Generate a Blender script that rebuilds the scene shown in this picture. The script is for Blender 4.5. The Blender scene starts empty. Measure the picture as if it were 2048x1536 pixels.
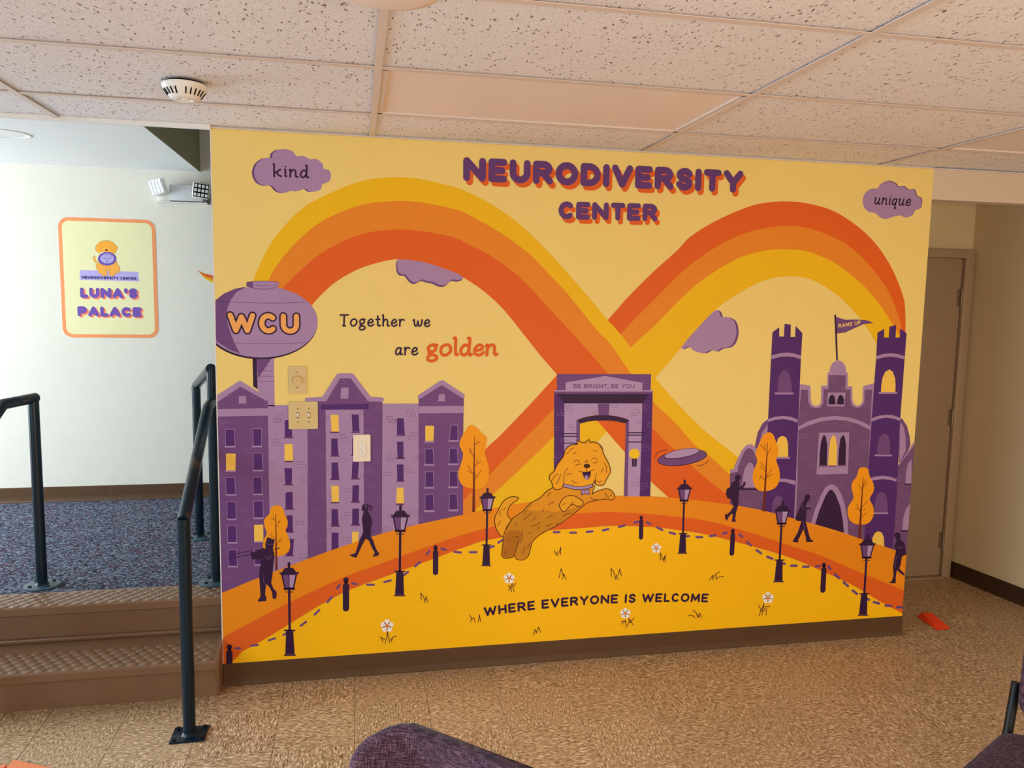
import bpy, bmesh, math, random
from mathutils import Vector, Matrix
random.seed(7)
scene=bpy.context.scene
COLL=scene.collection
R=math.radians
# ------------------------------------------------------------------ camera
cam_d=bpy.data.cameras.new('camera'); cam=bpy.data.objects.new('camera',cam_d); COLL.objects.link(cam)
cam_d.sensor_width=36; cam_d.lens=1557.75*36/2048; cam_d.clip_start=.05
rt=Vector((0.98077057,-0.19447002,0.0164467)); up=Vector((0.00449571,0.10676092,0.99427456)); fw=Vector((0.19511246,0.97508129,-0.10558225))
M=Matrix((rt,up,-fw)).transposed().to_4x4(); M.translation=Vector((0.58202,-3.45940,1.70821)); cam.matrix_world=M
scene.camera=cam
# ------------------------------------------------------------------ world, lights, exposure
w=bpy.data.worlds.new('world'); scene.world=w; w.use_nodes=True
w.node_tree.nodes['Background'].inputs[0].default_value=(.8,.88,1,1); w.node_tree.nodes['Background'].inputs[1].default_value=.3
def area(name,loc,to,sx,sy,power,col,spread=180):
    l=bpy.data.lights.new(name,'AREA'); l.shape='RECTANGLE'; l.size=sx; l.size_y=sy; l.energy=power; l.color=col; l.spread=R(spread)
    o=bpy.data.objects.new(name,l); COLL.objects.link(o); o.location=loc
    o.rotation_euler=(Vector(to)-Vector(loc)).to_track_quat('-Z','Y').to_euler()
    return o
LW=-2.62; LX=-4.4
area('landing_window_daylight',(LX,1.0,1.35),(0,1.1,1.2),1.7,1.7,218,(.74,.88,1.0))
area('room_window_daylight',(LW,-2.3,1.15),(1,-1.9,1.25),2.6,1.3,84,(.50,.76,1.0))
area('floor_bounce_fill',(LW+.01,-2.3,1.5),(.6,-2.9,0),2.4,1.1,100,(.64,.83,1.0),80)  # added narrow lamp, aimed at the floor to bounce light upward
area('warm_fill',(2.3,-5.3,.95),(2.3,0,.8),4.2,1.5,108,(1.0,.80,.62))  # added warm fill from behind the camera, no window modelled there
scene.view_settings.view_transform='Standard'; scene.view_settings.look='None'
scene.view_settings.exposure=0.0; scene.view_settings.gamma=1; scene.view_settings.use_curve_mapping=False
# ------------------------------------------------------------------ materials
def lin(c): return tuple(((v/255)/12.92 if v/255<=.04045 else ((v/255+.055)/1.055)**2.4) for v in c)
def mat(name,rgb,rough=.5,spec=.3,metal=0,bump=0,bscale=200,var=0,vscale=8,coat=0,sheen=0):
    m=bpy.data.materials.new(name); m.use_nodes=True; nt=m.node_tree; b=nt.nodes['Principled BSDF']
    c=lin(rgb); b.inputs['Base Color'].default_value=(*c,1); b.inputs['Roughness'].default_value=rough
    b.inputs['Specular IOR Level'].default_value=spec; b.inputs['Metallic'].default_value=metal; b.inputs['Coat Weight'].default_value=coat
    b.inputs['Sheen Weight'].default_value=sheen
    tc=nt.nodes.new('ShaderNodeTexCoord')
    n=nt.nodes.new('ShaderNodeTexNoise'); n.inputs['Scale'].default_value=vscale; n.inputs['Detail'].default_value=4
    nt.links.new(tc.outputs['Object'],n.inputs['Vector'])
    mx=nt.nodes.new('ShaderNodeMix'); mx.data_type='RGBA'
    v=var if var else .02
    mx.inputs[6].default_value=(*[x*(1-v) for x in c],1); mx.inputs[7].default_value=(*[min(1,x*(1+v)) for x in c],1)
    nt.links.new(n.outputs['Fac'],mx.inputs[0]); nt.links.new(mx.outputs[2],b.inputs['Base Color'])
    if bump:
        n2=nt.nodes.new('ShaderNodeTexNoise'); n2.inputs['Scale'].default_value=bscale; n2.inputs['Detail'].default_value=3
        bp=nt.nodes.new('ShaderNodeBump'); bp.inputs['Strength'].default_value=bump; bp.inputs['Distance'].default_value=.002
        nt.links.new(tc.outputs['Object'],n2.inputs['Vector']); nt.links.new(n2.outputs['Fac'],bp.inputs['Height']); nt.links.new(bp.outputs['Normal'],b.inputs['Normal'])
    return m
def nodes(m): nt=m.node_tree; return nt,nt.nodes,nt.links,nt.nodes['Principled BSDF']
def ramp(nt,stops,interp='LINEAR'):
    r=nt.nodes.new('ShaderNodeValToRGB'); cr=r.color_ramp; cr.interpolation=interp
    while len(cr.elements)<len(stops): cr.elements.new(.5)
    for e,(p,c) in zip(cr.elements,stops): e.position=p; e.color=(*c,1)
    return r
# --- printed vinyl colours
PRINT={'cream':(240,214,128),'yellow':(240,190,8),'orange':(232,138,34),'red':(226,98,24),'path':(236,142,14),'lawn':(252,192,2),
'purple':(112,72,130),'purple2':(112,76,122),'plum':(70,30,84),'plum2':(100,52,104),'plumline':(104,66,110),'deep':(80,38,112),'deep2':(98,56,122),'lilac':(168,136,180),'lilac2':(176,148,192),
'ink':(48,16,60),'ink2':(70,16,40),'night':(50,18,64),'lit':(244,200,84),'line':(150,108,156),'line2':(150,112,160),'foliage':(246,158,10),'bark':(112,36,16),'lamp':(246,200,30),
'dogline':(92,38,22),'doglight':(236,164,28),'dogmid':(226,150,24),'dogdark':(200,132,20),'dogdark2':(178,108,16),'doghead':(242,168,26),'dognose':(70,22,20),'white':(246,238,226),'orange2':(228,128,44),
'title':(98,58,122),'titleshade':(226,98,26),'letter':(242,172,96),'letter2':(244,206,110),
'banner':(182,170,224),'navy':(44,24,104),'signpurple':(112,80,170),'salmon':(242,124,92),'signcream':(234,228,178),'signorange':(240,152,98),'doglight2':(250,178,74),'dogmid2':(246,170,70),'doghead2':(250,172,58)}
PM={}
def pm(k):
    if k not in PM: PM[k]=mat('print_'+k,PRINT[k],.55,.25)
    return PM[k]
wall_m=mat('painted_wall',(226,222,210),.7,.2,bump=.15,bscale=300,var=.03)
wallr_m=mat('painted_wall_tan',(205,186,150),.7,.2,bump=.15,bscale=300,var=.03)
header_m=mat('painted_header',(214,196,176),.7,.2)
soff_m=mat('painted_soffit',(236,236,236),.7,.2,bump=.1)
dark_m=mat('shaft_tan',(136,126,98),.7,.2)  # darker tan than the landing walls
base_m=mat('brown_vinyl_base',(86,60,36),.45,.35,var=.06)
stair_m=mat('brown_rubber',(124,92,66),.36,.5,var=.08,vscale=3)
tee_m=mat('ceiling_tee',(222,208,200),.5,.3)
diff_m=mat('lamp_diffuser',(238,224,218),.4,.35,var=.03)
white_m=mat('white_plastic',(236,234,228),.4,.4)
ivory_m=mat('ivory_plastic',(214,190,132),.4,.4)
lightpl_m=mat('light_plastic',(240,226,206),.4,.4)
screw_m=mat('screw',(120,104,76),.4,.5,metal=.6)
grey_m=mat('grey_metal',(205,205,208),.4,.5)
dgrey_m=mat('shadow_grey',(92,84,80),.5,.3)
black_m=mat('black_metal',(9,8,10),.5,.25)
gap_m=mat('dark_gap',(24,18,14),.8,.1)
chrome_m=mat('brass_dial',(206,176,120),.35,.5,metal=.3)
hinge_m=mat('hinge_metal',(132,116,96),.35,.5,metal=.5)
door_m=mat('door_paint',(150,128,104),.45,.35,var=.04)
frame_m=mat('door_frame_paint',(160,138,112),.45,.35,var=.04)
orange_m=mat('orange_plastic',(236,66,18),.45,.4)
wood_m=mat('orange_wood',(196,104,58),.4,.4,var=.12,vscale=14)
glass_m=mat('lens_grid',(250,250,252),.15,.6)
# fabric
fab_m=mat('purple_fabric',(92,66,84),.9,.1,sheen=.05)
def fabric(m):
    nt,N,L,b=nodes(m); tc=N.new('ShaderNodeTexCoord'); mp=N.new('ShaderNodeMapping'); mp.inputs['Scale'].default_value=(60,60,600); mp2=N.new('ShaderNodeMapping'); mp2.inputs['Scale'].default_value=(600,600,50)
    a=N.new('ShaderNodeTexNoise'); a.inputs['Scale'].default_value=1; c=N.new('ShaderNodeTexNoise'); c.inputs['Scale'].default_value=1
    L.new(tc.outputs['Object'],mp.inputs[0]); L.new(tc.outputs['Object'],mp2.inputs[0]); L.new(mp.outputs[0],a.inputs['Vector']); L.new(mp2.outputs[0],c.inputs['Vector'])
    ad=N.new('ShaderNodeMath'); ad.operation='ADD'; L.new(a.outputs['Fac'],ad.inputs[0]); L.new(c.outputs['Fac'],ad.inputs[1])
    r=ramp(nt,[(.38,lin((38,22,34))),(.5,lin((62,40,52))),(.64,lin((112,84,92)))]); mul=N.new('ShaderNodeMath'); mul.operation='MULTIPLY'; mul.inputs[1].default_value=.5
    L.new(ad.outputs[0],mul.inputs[0]); L.new(mul.outputs[0],r.inputs[0]); L.new(r.outputs[0],b.inputs['Base Color'])
    bp=N.new('ShaderNodeBump'); bp.inputs['Strength'].default_value=.4; bp.inputs['Distance'].default_value=.001; L.new(mul.outputs[0],bp.inputs['Height']); L.new(bp.outputs[0],b.inputs['Normal'])
fabric(fab_m)
# vinyl composition floor tile, streaks along local x
tile_m=mat('vinyl_tile',(176,152,120),.38,.4)
def vct(m):
    nt,N,L,b=nodes(m); tc=N.new('ShaderNodeTexCoord'); oi=N.new('ShaderNodeObjectInfo'); ad=N.new('ShaderNodeVectorMath'); ad.operation='ADD'
    sc=N.new('ShaderNodeVectorMath'); sc.operation='SCALE'; sc.inputs[3].default_value=37
    cx=N.new('ShaderNodeCombineXYZ')
    for i in range(3): L.new(oi.outputs['Random'],cx.inputs[i])
    L.new(cx.outputs[0],sc.inputs[0]); L.new(tc.outputs['Object'],ad.inputs[0]); L.new(sc.outputs[0],ad.inputs[1])
    mp=N.new('ShaderNodeMapping'); mp.inputs['Scale'].default_value=(52,190,1); L.new(ad.outputs[0],mp.inputs[0])
    n=N.new('ShaderNodeTexNoise'); n.inputs['Scale'].default_value=1; n.inputs['Detail'].default_value=2.5; n.inputs['Roughness'].default_value=.6; L.new(mp.outputs[0],n.inputs['Vector'])
    r=ramp(nt,[(.32,lin((92,68,44))),(.43,lin((158,128,94))),(.55,lin((186,154,116))),(.64,lin((220,194,158))),(.72,lin((250,232,204)))])
    L.new(n.outputs['Fac'],r.inputs[0])
    hs=N.new('ShaderNodeHueSaturation'); ml=N.new('ShaderNodeMath'); ml.operation='MULTIPLY_ADD'; ml.inputs[1].default_value=.08; ml.inputs[2].default_value=.96
    L.new(oi.outputs['Random'],ml.inputs[0]); L.new(ml.outputs[0],hs.inputs['Value']); L.new(r.outputs[0],hs.inputs['Color']); L.new(hs.outputs[0],b.inputs['Base Color'])
vct(tile_m)
# fissured ceiling tile
ctile_m=mat('fissured_tile',(220,212,210),.9,.1)
def fiss(m):
    nt,N,L,b=nodes(m); tc=N.new('ShaderNodeTexCoord'); oi=N.new('ShaderNodeObjectInfo'); ad=N.new('ShaderNodeVectorMath'); ad.operation='ADD'
    sc=N.new('ShaderNodeVectorMath'); sc.operation='SCALE'; sc.inputs[3].default_value=23; cx=N.new('ShaderNodeCombineXYZ')
    for i in range(3): L.new(oi.outputs['Random'],cx.inputs[i])
    L.new(cx.outputs[0],sc.inputs[0]); L.new(tc.outputs['Object'],ad.inputs[0]); L.new(sc.outputs[0],ad.inputs[1])
    wn=N.new('ShaderNodeTexNoise'); wn.inputs['Scale'].default_value=30; L.new(ad.outputs[0],wn.inputs['Vector'])
    wm=N.new('ShaderNodeVectorMath'); wm.operation='SCALE'; wm.inputs[3].default_value=.03; L.new(wn.outputs['Color'],wm.inputs[0])
    a2=N.new('ShaderNodeVectorMath'); a2.operation='ADD'; L.new(ad.outputs[0],a2.inputs[0]); L.new(wm.outputs[0],a2.inputs[1])
    mp=N.new('ShaderNodeMapping'); mp.inputs['Scale'].default_value=(105,38,1); mp.inputs['Rotation'].default_value=(0,0,R(28)); L.new(a2.outputs[0],mp.inputs[0])
    v=N.new('ShaderNodeTexVoronoi'); v.inputs['Scale'].default_value=1; L.new(mp.outputs[0],v.inputs['Vector'])
    sp=N.new('ShaderNodeSeparateColor'); L.new(v.outputs['Color'],sp.inputs[0])
    th=N.new('ShaderNodeMath'); th.operation='MULTIPLY'; th.inputs[1].default_value=.37; L.new(sp.outputs[0],th.inputs[0])
    lt=N.new('ShaderNodeMath'); lt.operation='SUBTRACT'; L.new(th.outputs[0],lt.inputs[0]); L.new(v.outputs['Distance'],lt.inputs[1])
    r=ramp(nt,[(.0,(0,0,0)),(.1,(1,1,1))]); L.new(lt.outputs[0],r.inputs[0])
    n2=N.new('ShaderNodeTexNoise'); n2.inputs['Scale'].default_value=260; n2.inputs['Detail'].default_value=2; L.new(ad.outputs[0],n2.inputs['Vector'])
    r2=ramp(nt,[(.3,lin((196,182,180))),(.42,lin((234,230,232))),(.7,lin((244,241,243)))]); L.new(n2.outputs['Fac'],r2.inputs[0])
    mx=N.new('ShaderNodeMix'); mx.data_type='RGBA'; L.new(r.outputs[0],mx.inputs[0]); L.new(r2.outputs[0],mx.inputs[6]); mx.inputs[7].default_value=(*lin((146,126,120)),1)
    L.new(mx.outputs[2],b.inputs['Base Color'])
    bp=N.new('ShaderNodeBump'); bp.invert=True; bp.inputs['Strength'].default_value=.5; bp.inputs['Distance'].default_value=.002; L.new(r.outputs[0],bp.inputs['Height']); L.new(bp.outputs[0],b.inputs['Normal'])
fiss(ctile_m)
# carpet
carpet_m=mat('speckled_carpet',(90,88,110),.95,.05)
def carp(m):
    nt,N,L,b=nodes(m); tc=N.new('ShaderNodeTexCoord')
    mp=N.new('ShaderNodeMapping'); mp.inputs['Scale'].default_value=(100,165,1); L.new(tc.outputs['Object'],mp.inputs[0])
    v=N.new('ShaderNodeTexVoronoi'); v.inputs['Scale'].default_value=1; L.new(mp.outputs[0],v.inputs['Vector'])
    sp=N.new('ShaderNodeSeparateColor'); L.new(v.outputs['Color'],sp.inputs[0])
    r=ramp(nt,[(0,lin((40,40,54))),(.2,lin((64,72,90))),(.42,lin((106,120,138))),(.62,lin((80,70,84))),(.78,lin((112,68,76))),(.87,lin((138,146,156)))],'CONSTANT'); L.new(sp.outputs[0],r.inputs[0]); L.new(r.outputs[0],b.inputs['Base Color'])
    bp=N.new('ShaderNodeBump'); bp.inputs['Strength'].default_value=.8; bp.inputs['Distance'].default_value=.003; L.new(v.outputs['Distance'],bp.inputs['Height']); bp.invert=True; L.new(bp.outputs[0],b.inputs['Normal'])
carp(carpet_m)
# painted steel rails with worn patches
rail_m=mat('teal_painted_steel',(6,28,42),.3,.28); railw_m=mat('worn_teal_paint',(6,28,42),.36,.28); flange_m=mat('sheen_teal_paint',(52,78,92),.35,.5)  # flange_m is paler: glossy reflection put into the plate colour
def rails(m,lo):
    nt,N,L,b=nodes(m); tc=N.new('ShaderNodeTexCoord'); n=N.new('ShaderNodeTexNoise'); n.inputs['Scale'].default_value=9; n.inputs['Detail'].default_value=6; n.inputs['Roughness'].default_value=.7
    L.new(tc.outputs['Object'],n.inputs['Vector']); r=ramp(nt,[(lo,lin((6,28,42))),(lo+.03,lin((54,44,42))),(lo+.2,lin((84,72,66)))]); L.new(n.outputs['Fac'],r.inputs[0]); L.new(r.outputs[0],b.inputs['Base Color'])
rails(rail_m,.72); rails(railw_m,.54)
# ------------------------------------------------------------------ mesh helpers
def link(name,me,m,parent=None,smooth=False,loc=None):
    if m is not None and not me.materials: me.materials.append(m)
    if smooth:
        for p in me.polygons: p.use_smooth=True
    o=bpy.data.objects.new(name,me); COLL.objects.link(o)
    if loc: o.location=loc
    if parent is not None: o.parent=parent
    return o
def finish(name,bm,m,parent=None,smooth=False,loc=None,bevel=0,angle=35):
    if bevel:
        bmesh.ops.bevel(bm,geom=[e for e in bm.edges if len(e.link_faces)==2 and e.calc_face_angle(0)>R(40)],offset=bevel,segments=2,affect='EDGES',profile=.5)
    bmesh.ops.recalc_face_normals(bm,faces=bm.faces)
    me=bpy.data.meshes.new(name); bm.to_mesh(me); bm.free()
    o=link(name,me,m,parent,False,loc)
    if smooth:
        me.shade_smooth() if hasattr(me,'shade_smooth') else None
        try: me.set_sharp_from_angle(angle=R(angle))
        except Exception: pass
    return o
def bx(bm,a,b,rot=None,ctr=None):
    c=[(x+y)/2 for x,y in zip(a,b)]; s=[abs(y-x) for x,y in zip(a,b)]
    mt=Matrix.Translation(c)@Matrix.Diagonal((*s,1))
    if rot: mt=Matrix.Translation(ctr)@Matrix.Rotation(rot,4,'Z')@Matrix.Translation(-Vector(ctr))@mt
    bmesh.ops.create_cube(bm,size=1,matrix=mt)
def box(name,a,b,m,parent=None,bevel=0):
    bm=bmesh.new(); bx(bm,a,b); return finish(name,bm,m,parent,bevel>0,bevel=bevel)
def cylb(bm,p,q,r,seg=20,r2=None):
    p=Vector(p);q=Vector(q);d=q-p
    mt=Matrix.Translation((p+q)/2)@d.to_track_quat('Z','Y').to_matrix().to_4x4()
    bmesh.ops.create_cone(bm,cap_ends=True,segments=seg,radius1=r,radius2=r if r2 is None else r2,depth=d.length,matrix=mt)
def cyl(name,p,q,r,m,parent=None,seg=20,r2=None):
    bm=bmesh.new(); cylb(bm,p,q,r,seg,r2); return finish(name,bm,m,parent,True)
def tubeb(bm,pts,r,seg=18):
    pts=[Vector(p) for p in pts]; rings=[]; prev=None
    for i,p in enumerate(pts):
        d1=(p-pts[i-1]).normalized() if i else None; d2=(pts[i+1]-p).normalized() if i<len(pts)-1 else None
        t=(d1 or d2) if (d1 is None or d2 is None) else (d1+d2).normalized()
        if prev is None: u=t.orthogonal().normalized()
        else: u=(prev-t*prev.dot(t)).normalized()
        prev=u; v=t.cross(u); k=1
        if d1 is not None and d2 is not None:
            k=1/max(.5,math.cos(d1.angle(d2)/2)); bis=(d2-d1); 
            bis=bis.normalized() if bis.length>1e-6 else u
        ring=[]
        for j in range(seg):
            a=2*math.pi*j/seg; off=(u*math.cos(a)+v*math.sin(a))*r
            if k>1.0001: off=off+bis*off.dot(bis)*(k-1)
            ring.append(bm.verts.new(p+off))
        rings.append(ring)
    for A,B in zip(rings,rings[1:]):
        for j in range(seg): bm.faces.new((A[j],A[(j+1)%seg],B[(j+1)%seg],B[j]))
    bm.faces.new(rings[0][::-1]); bm.faces.new(rings[-1])
def tube(name,pts,r,m,parent=None,seg=18):
    bm=bmesh.new(); tubeb(bm,pts,r,seg); return finish(name,bm,m,parent,True)
def lathe(name,prof,ctr,m,parent=None,seg=36):
    bm=bmesh.new(); rings=[]
    for r,z in prof:
        rings.append([bm.verts.new((ctr[0]+r*math.cos(2*math.pi*j/seg),ctr[1]+r*math.sin(2*math.pi*j/seg),ctr[2]+z)) for j in range(seg)] if r>1e-6 else [bm.verts.new((ctr[0],ctr[1],ctr[2]+z))])
    for A,B in zip(rings,rings[1:]):
        for j in range(seg):
            k=(j+1)%seg
            if len(A)==1: bm.faces.new((A[0],B[k],B[j]))
            elif len(B)==1: bm.faces.new((A[j],A[k],B[0]))
            else: bm.faces.new((A[j],A[k],B[k],B[j]))
    return finish(name,bm,m,parent,True,angle=50)
def prism(name,poly,z0,z1,m,parent=None,bevel=0):
    bm=bmesh.new(); a=[bm.verts.new((x,y,z0)) for x,y in poly]; b=[bm.verts.new((x,y,z1)) for x,y in poly]
    n=len(poly); bm.faces.new(a[::-1]); bm.faces.new(b)
    for i in range(n): bm.faces.new((a[i],a[(i+1)%n],b[(i+1)%n],b[i]))
    return finish(name,bm,m,parent,bevel>0,bevel=bevel)
def rrect(cx,cz,w,h,r,n=6):
    p=[]
    for sx,sz,a0 in ((1,1,0),(-1,1,90),(-1,-1,180),(1,-1,270)):
        for i in range(n+1):
            a=R(a0+90*i/n); p.append((cx+sx*(w/2-r)+r*math.cos(a),cz+sz*(h/2-r)+r*math.sin(a)))
    return p
def plateY(name,poly,y0,y1,m,parent=None,bevel=0):
    """solid plate: outline in x,z, from y0 to y1"""
    bm=bmesh.new(); a=[bm.verts.new((x,y0,z)) for x,z in poly]; b=[bm.verts.new((x,y1,z)) for x,z in poly]
    n=len(poly); bm.faces.new(a); bm.faces.new(b[::-1])
    for i in range(n): bm.faces.new((a[i],b[i],b[(i+1)%n],a[(i+1)%n]))
    return finish(name,bm,m,parent,bevel>0,bevel=bevel)
def thing(name,label,cat,loc=(0,0,0),rz=0,group=None):
    o=bpy.data.objects.new(name,None); COLL.objects.link(o); o.location=loc; o.rotation_euler=(0,0,rz); o.empty_display_size=.1
    o['label']=label; o['category']=cat
    if group: o['group']=group
    return o
def struct(o): o['kind']='structure'; return o
# ================================================================== SETTING
H=2.396; WX=3.3814; YB=2.113; FZ=.33; FT=.3048
# floor with separate vinyl tiles
fl=struct(box('floor',(-2.72,-5.4,-.1),(5.0,.9,-.004),gap_m))
def tile_mesh(w,d,t):
    bm=bmesh.new(); bx(bm,(-w/2,-d/2,-t),(w/2,d/2,0)); bmesh.ops.bevel(bm,geom=[e for e in bm.edges if all(v.co.z>-t/2 for v in e.verts)],offset=.0006,segments=1,affect='EDGES')
    me=bpy.data.meshes.new('floor_tile'); bm.to_mesh(me); bm.free(); me.materials.append(tile_m); return me
xf=.566; G=.0015
full=tile_mesh(FT-G,FT-G,.005)
n=0
for j in range(-17,4):
    for i in range(-11,15):
        x0=xf+FT*i; y0=-.25+FT*j
        if x0+FT>5.0 or y0+FT>.9+.2: continue
        cx,cy=x0+FT/2,y0+FT/2
        # pieces seen from the room: a band in front of the mural and in the alcove
        if cy<-1.75 : continue
        if n>=290: continue
        n+=1
        o=link('floor_tile',full,None,fl,loc=(cx,cy,0)); 
        if (i+j)%2: o.rotation_euler=(0,0,math.pi/2)
bm=bmesh.new()
for j in range(-17,-5):
    for i in range(-11,15):
        x0=xf+FT*i; y0=-.25+FT*j
        if y0+FT/2>=-1.75: continue
        bx(bm,(x0+G/2,y0+G/2,-.005),(x0+FT-G/2,y0+FT-G/2,0))
o=finish('floor_tile',bm,tile_m,fl); o['kind']='stuff'
# mural wall and other walls
mw=struct(box('wall_mural',(0,0,0),(WX,.13,2.46),wall_m))
struct(box('wall_landing_back',(LX-.1,YB,0),(1.7,YB+.1,3.4),wall_m))
struct(box('wall_landing_right',(1.6,.13,0),(1.7,YB,3.4),wall_m))
struct(box('wall_left',(LW-.12,-5.5,-.1),(LW-.02,0,2.6),wall_m))
struct(box('wall_landing_left',(LX-.12,-.02,0),(LX-.02,YB+.1,2.7),wall_m))
struct(box('wall_landing_front',(LX-.1,-.12,0),(LW-.12,-.02,2.7),wall_m))
struct(box('wall_behind_camera',(LW-.1,-5.52,-.1),(5.1,-5.42,2.6),wall_m))
struct(box('wall_alcove_left',(WX,.13,0),(WX+.02,.76,2.46),wall_m))
struct(box('wall_alcove_back',(WX,.76,0),(4.5,.86,2.46),wallr_m))
struct(prism('wall_right',[(4.308,.78),(4.99,-5.45),(5.1,-5.45),(4.42,.78)],-.1,2.46,wallr_m))
struct(box('wall_header',(WX,0,2.245),(4.42,.075,2.396),header_m))
struct(box('floor_landing',(LX-.02,.36,0),(1.6,YB,FZ),carpet_m))
struct(box('ceiling_landing',(LX-.02,.0,2.525),(-.432,YB,2.62),soff_m))
struct(box('wall_shaft_left',(-.4318,.0,2.526),(-.428,YB,3.4),dark_m)); 
struct(box('ceiling_shaft',(-.43,.0,3.38),(1.7,YB+.1,3.42),dark_m))
struct(box('wall_shaft_front',(-.43,.0,2.46),(1.7,.05,3.4),dark_m))
struct(box('trim_landing_ceiling',(LW-.02,-.02,2.385),(0,.0,2.525),soff_m))
struct(box('trim_mural_corner',(-.004,-.002,.1),(0.0,.13,H),white_m))
struct(box('trim_ceiling_edge',(-2.6,-.012,2.391),(5.0,-.0005,2.3955),tee_m))
# baseboards
def coveb(name,p,q,nrm,z,m=base_m,h=.1016):
    p=Vector((*p,z));q=Vector((*q,z)); n_=Vector((*nrm,0)).normalized()
    prof=[(0,0),(.012,0),(.012,.004),(.006,.014),(.004,.03),(.0035,h-.003),(.002,h),(0,h)]
    bm=bmesh.new(); A=[bm.verts.new(p+n_*a+Vector((0,0,b))) for a,b in prof]; B=[bm.verts.new(q+n_*a+Vector((0,0,b))) for a,b in prof]
    k=len(prof)
    for i in range(k): bm.faces.new((A[i],A[(i+1)%k],B[(i+1)%k],B[i]))
    bm.faces.new(A[::-1]); bm.faces.new(B)
    return struct(finish(name,bm,m))
coveb('baseboard_mural',(0,-.0005),(WX+.003,-.0005),(0,-1),0)
coveb('baseboard_landing_back',(-1.05,YB-.001),(1.6,YB-.001),(0,-1),FZ)
coveb('baseboard_landing_back',(LX,YB-.001),(-1.053,YB-.001),(0,-1),FZ)
coveb('baseboard_alcove',(4.297,.7585),(4.308,.7585),(0,-1),0)
coveb('baseboard_right',(4.309,.758),(4.99,-5.4),(-1,-.11),0,mat('dark_vinyl_base',(58,38,22),.45,.35))
# ceiling: slab above, grid of tees and tiles
ce=struct(box('ceiling',(LW-.05,-5.5,H+.03),(5.1,0,H+.07),gap_m))
struct(box('ceiling_alcove',(WX,.076,H),(4.5,.86,H+.05),soff_m))
x1=.6487; b0=.3947; PX=4*FT; PY=2*FT; TW=.024
ks=[k for k in range(-3,5)]
def ctile(x0,x1_,y0,y1_,nm='ceiling_tile',mm=None,z=H+.006):
    bm=bmesh.new(); w_=x1_-x0; d_=y1_-y0; bx(bm,(-w_/2,-d_/2,0),(w_/2,d_/2,.015))
    return finish(nm,bm,mm or ctile_m,ce,loc=((x0+x1_)/2,(y0+y1_)/2,z))
shared={}
trof=[(0,0),(2,0)]
for k in range(-3,4):
    xa=x1+PX*k; xb=xa+PX
    xa=max(xa,LW); xb=min(xb,4.96)
    if xb-xa<.03: continue
    rows=[(-b0,0.0,-1)]+[(-b0-PY*(j+1),-b0-PY*j,j) for j in range(8)]
    for ya,yb,j in rows:
        if (k,j) in trof: continue
        key=(round(xb-xa,3),round(yb-ya,3))
        if key in shared:
            o=link('ceiling_tile',shared[key],None,ce,loc=((xa+xb)/2,(ya+yb)/2,H+.006))
        else:
            o=ctile(xa+.002,xb-.002,ya+.002,yb-.002); shared[key]=o.data
        if j>=0 and (k*3+j)%2: o.rotation_euler=(0,0,math.pi)
for k in range(-2,4):
    x=x1+PX*k
    bm=bmesh.new(); bx(bm,(x-TW/2,-5.4,H-.001),(x+TW/2,-.001,H+.0015)); bx(bm,(x-.002,-5.4,H+.0015),(x+.002,-.001,H+.03))
    finish('ceiling_tee',bm,tee_m,ce)
for j in range(9):
    y=-b0-PY*j
    for k in range(-3,4):
        xa=max(x1+PX*k+TW/2,LW); xb=min(x1+PX*(k+1)-TW/2,4.96)
        if xb-xa<.03: continue
        bm=bmesh.new(); bx(bm,(xa,y-TW/2,H),(xb,y+TW/2,H+.0015)); bx(bm,(xa,y-.002,H+.0015),(xb,y+.002,H+.03))
        finish('ceiling_cross_tee',bm,tee_m,ce)
def troffer(k,label):
    xa=x1+PX*k+TW/2; xb=x1+PX*(k+1)-TW/2; ya=-b0-PY+TW/2; yb=-b0-TW/2
    t=thing('ceiling_light',label,'ceiling light',((xa+xb)/2,(ya+yb)/2,H))
    w_,d_=(xb-xa)/2,(yb-ya)/2
    bm=bmesh.new()
    for a,b in (((-w_,-d_,.002),(-w_+.018,d_,.012)),((w_-.018,-d_,.002),(w_,d_,.012)),((-w_,-d_,.002),(w_,-d_+.014,.012)),((-w_,d_-.014,.002),(w_,d_,.012))): bx(bm,a,b)
    finish('frame',bm,tee_m,t)
    box('diffuser',(-w_+.017,-d_+.013,.008),(w_-.017,d_-.013,.012),diff_m,t)
    box('housing',(-w_+.002,-d_+.002,.014),(w_-.002,d_-.002,.028),white_m,t)
troffer(0,'long flat frosted ceiling light panel, switched off, above the mural title')
troffer(2,'tan frosted ceiling light panel at the right edge of the ceiling')
# window frames in the left wall (daylight comes in here)
def winframe(name,y0,y1_,z0,z1_,X=None):
    bm=bmesh.new()
    for a,b in (((0,y0-.05,z0-.05),(.05,y0,z1_+.05)),((0,y1_,z0-.05),(.05,y1_+.05,z1_+.05)),((0,y0,z0-.05),(.05,y1_,z0)),((0,y0,z1_),(.05,y1_,z1_+.05))): bx(bm,a,b)
    return struct(finish(name,bm,frame_m,loc=(LW-.018 if X is None else X,0,0)))
winframe('window_1',.14,1.86,.49,2.21,LX-.018); winframe('window_2',-3.62,-.98,.48,2.04)
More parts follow.
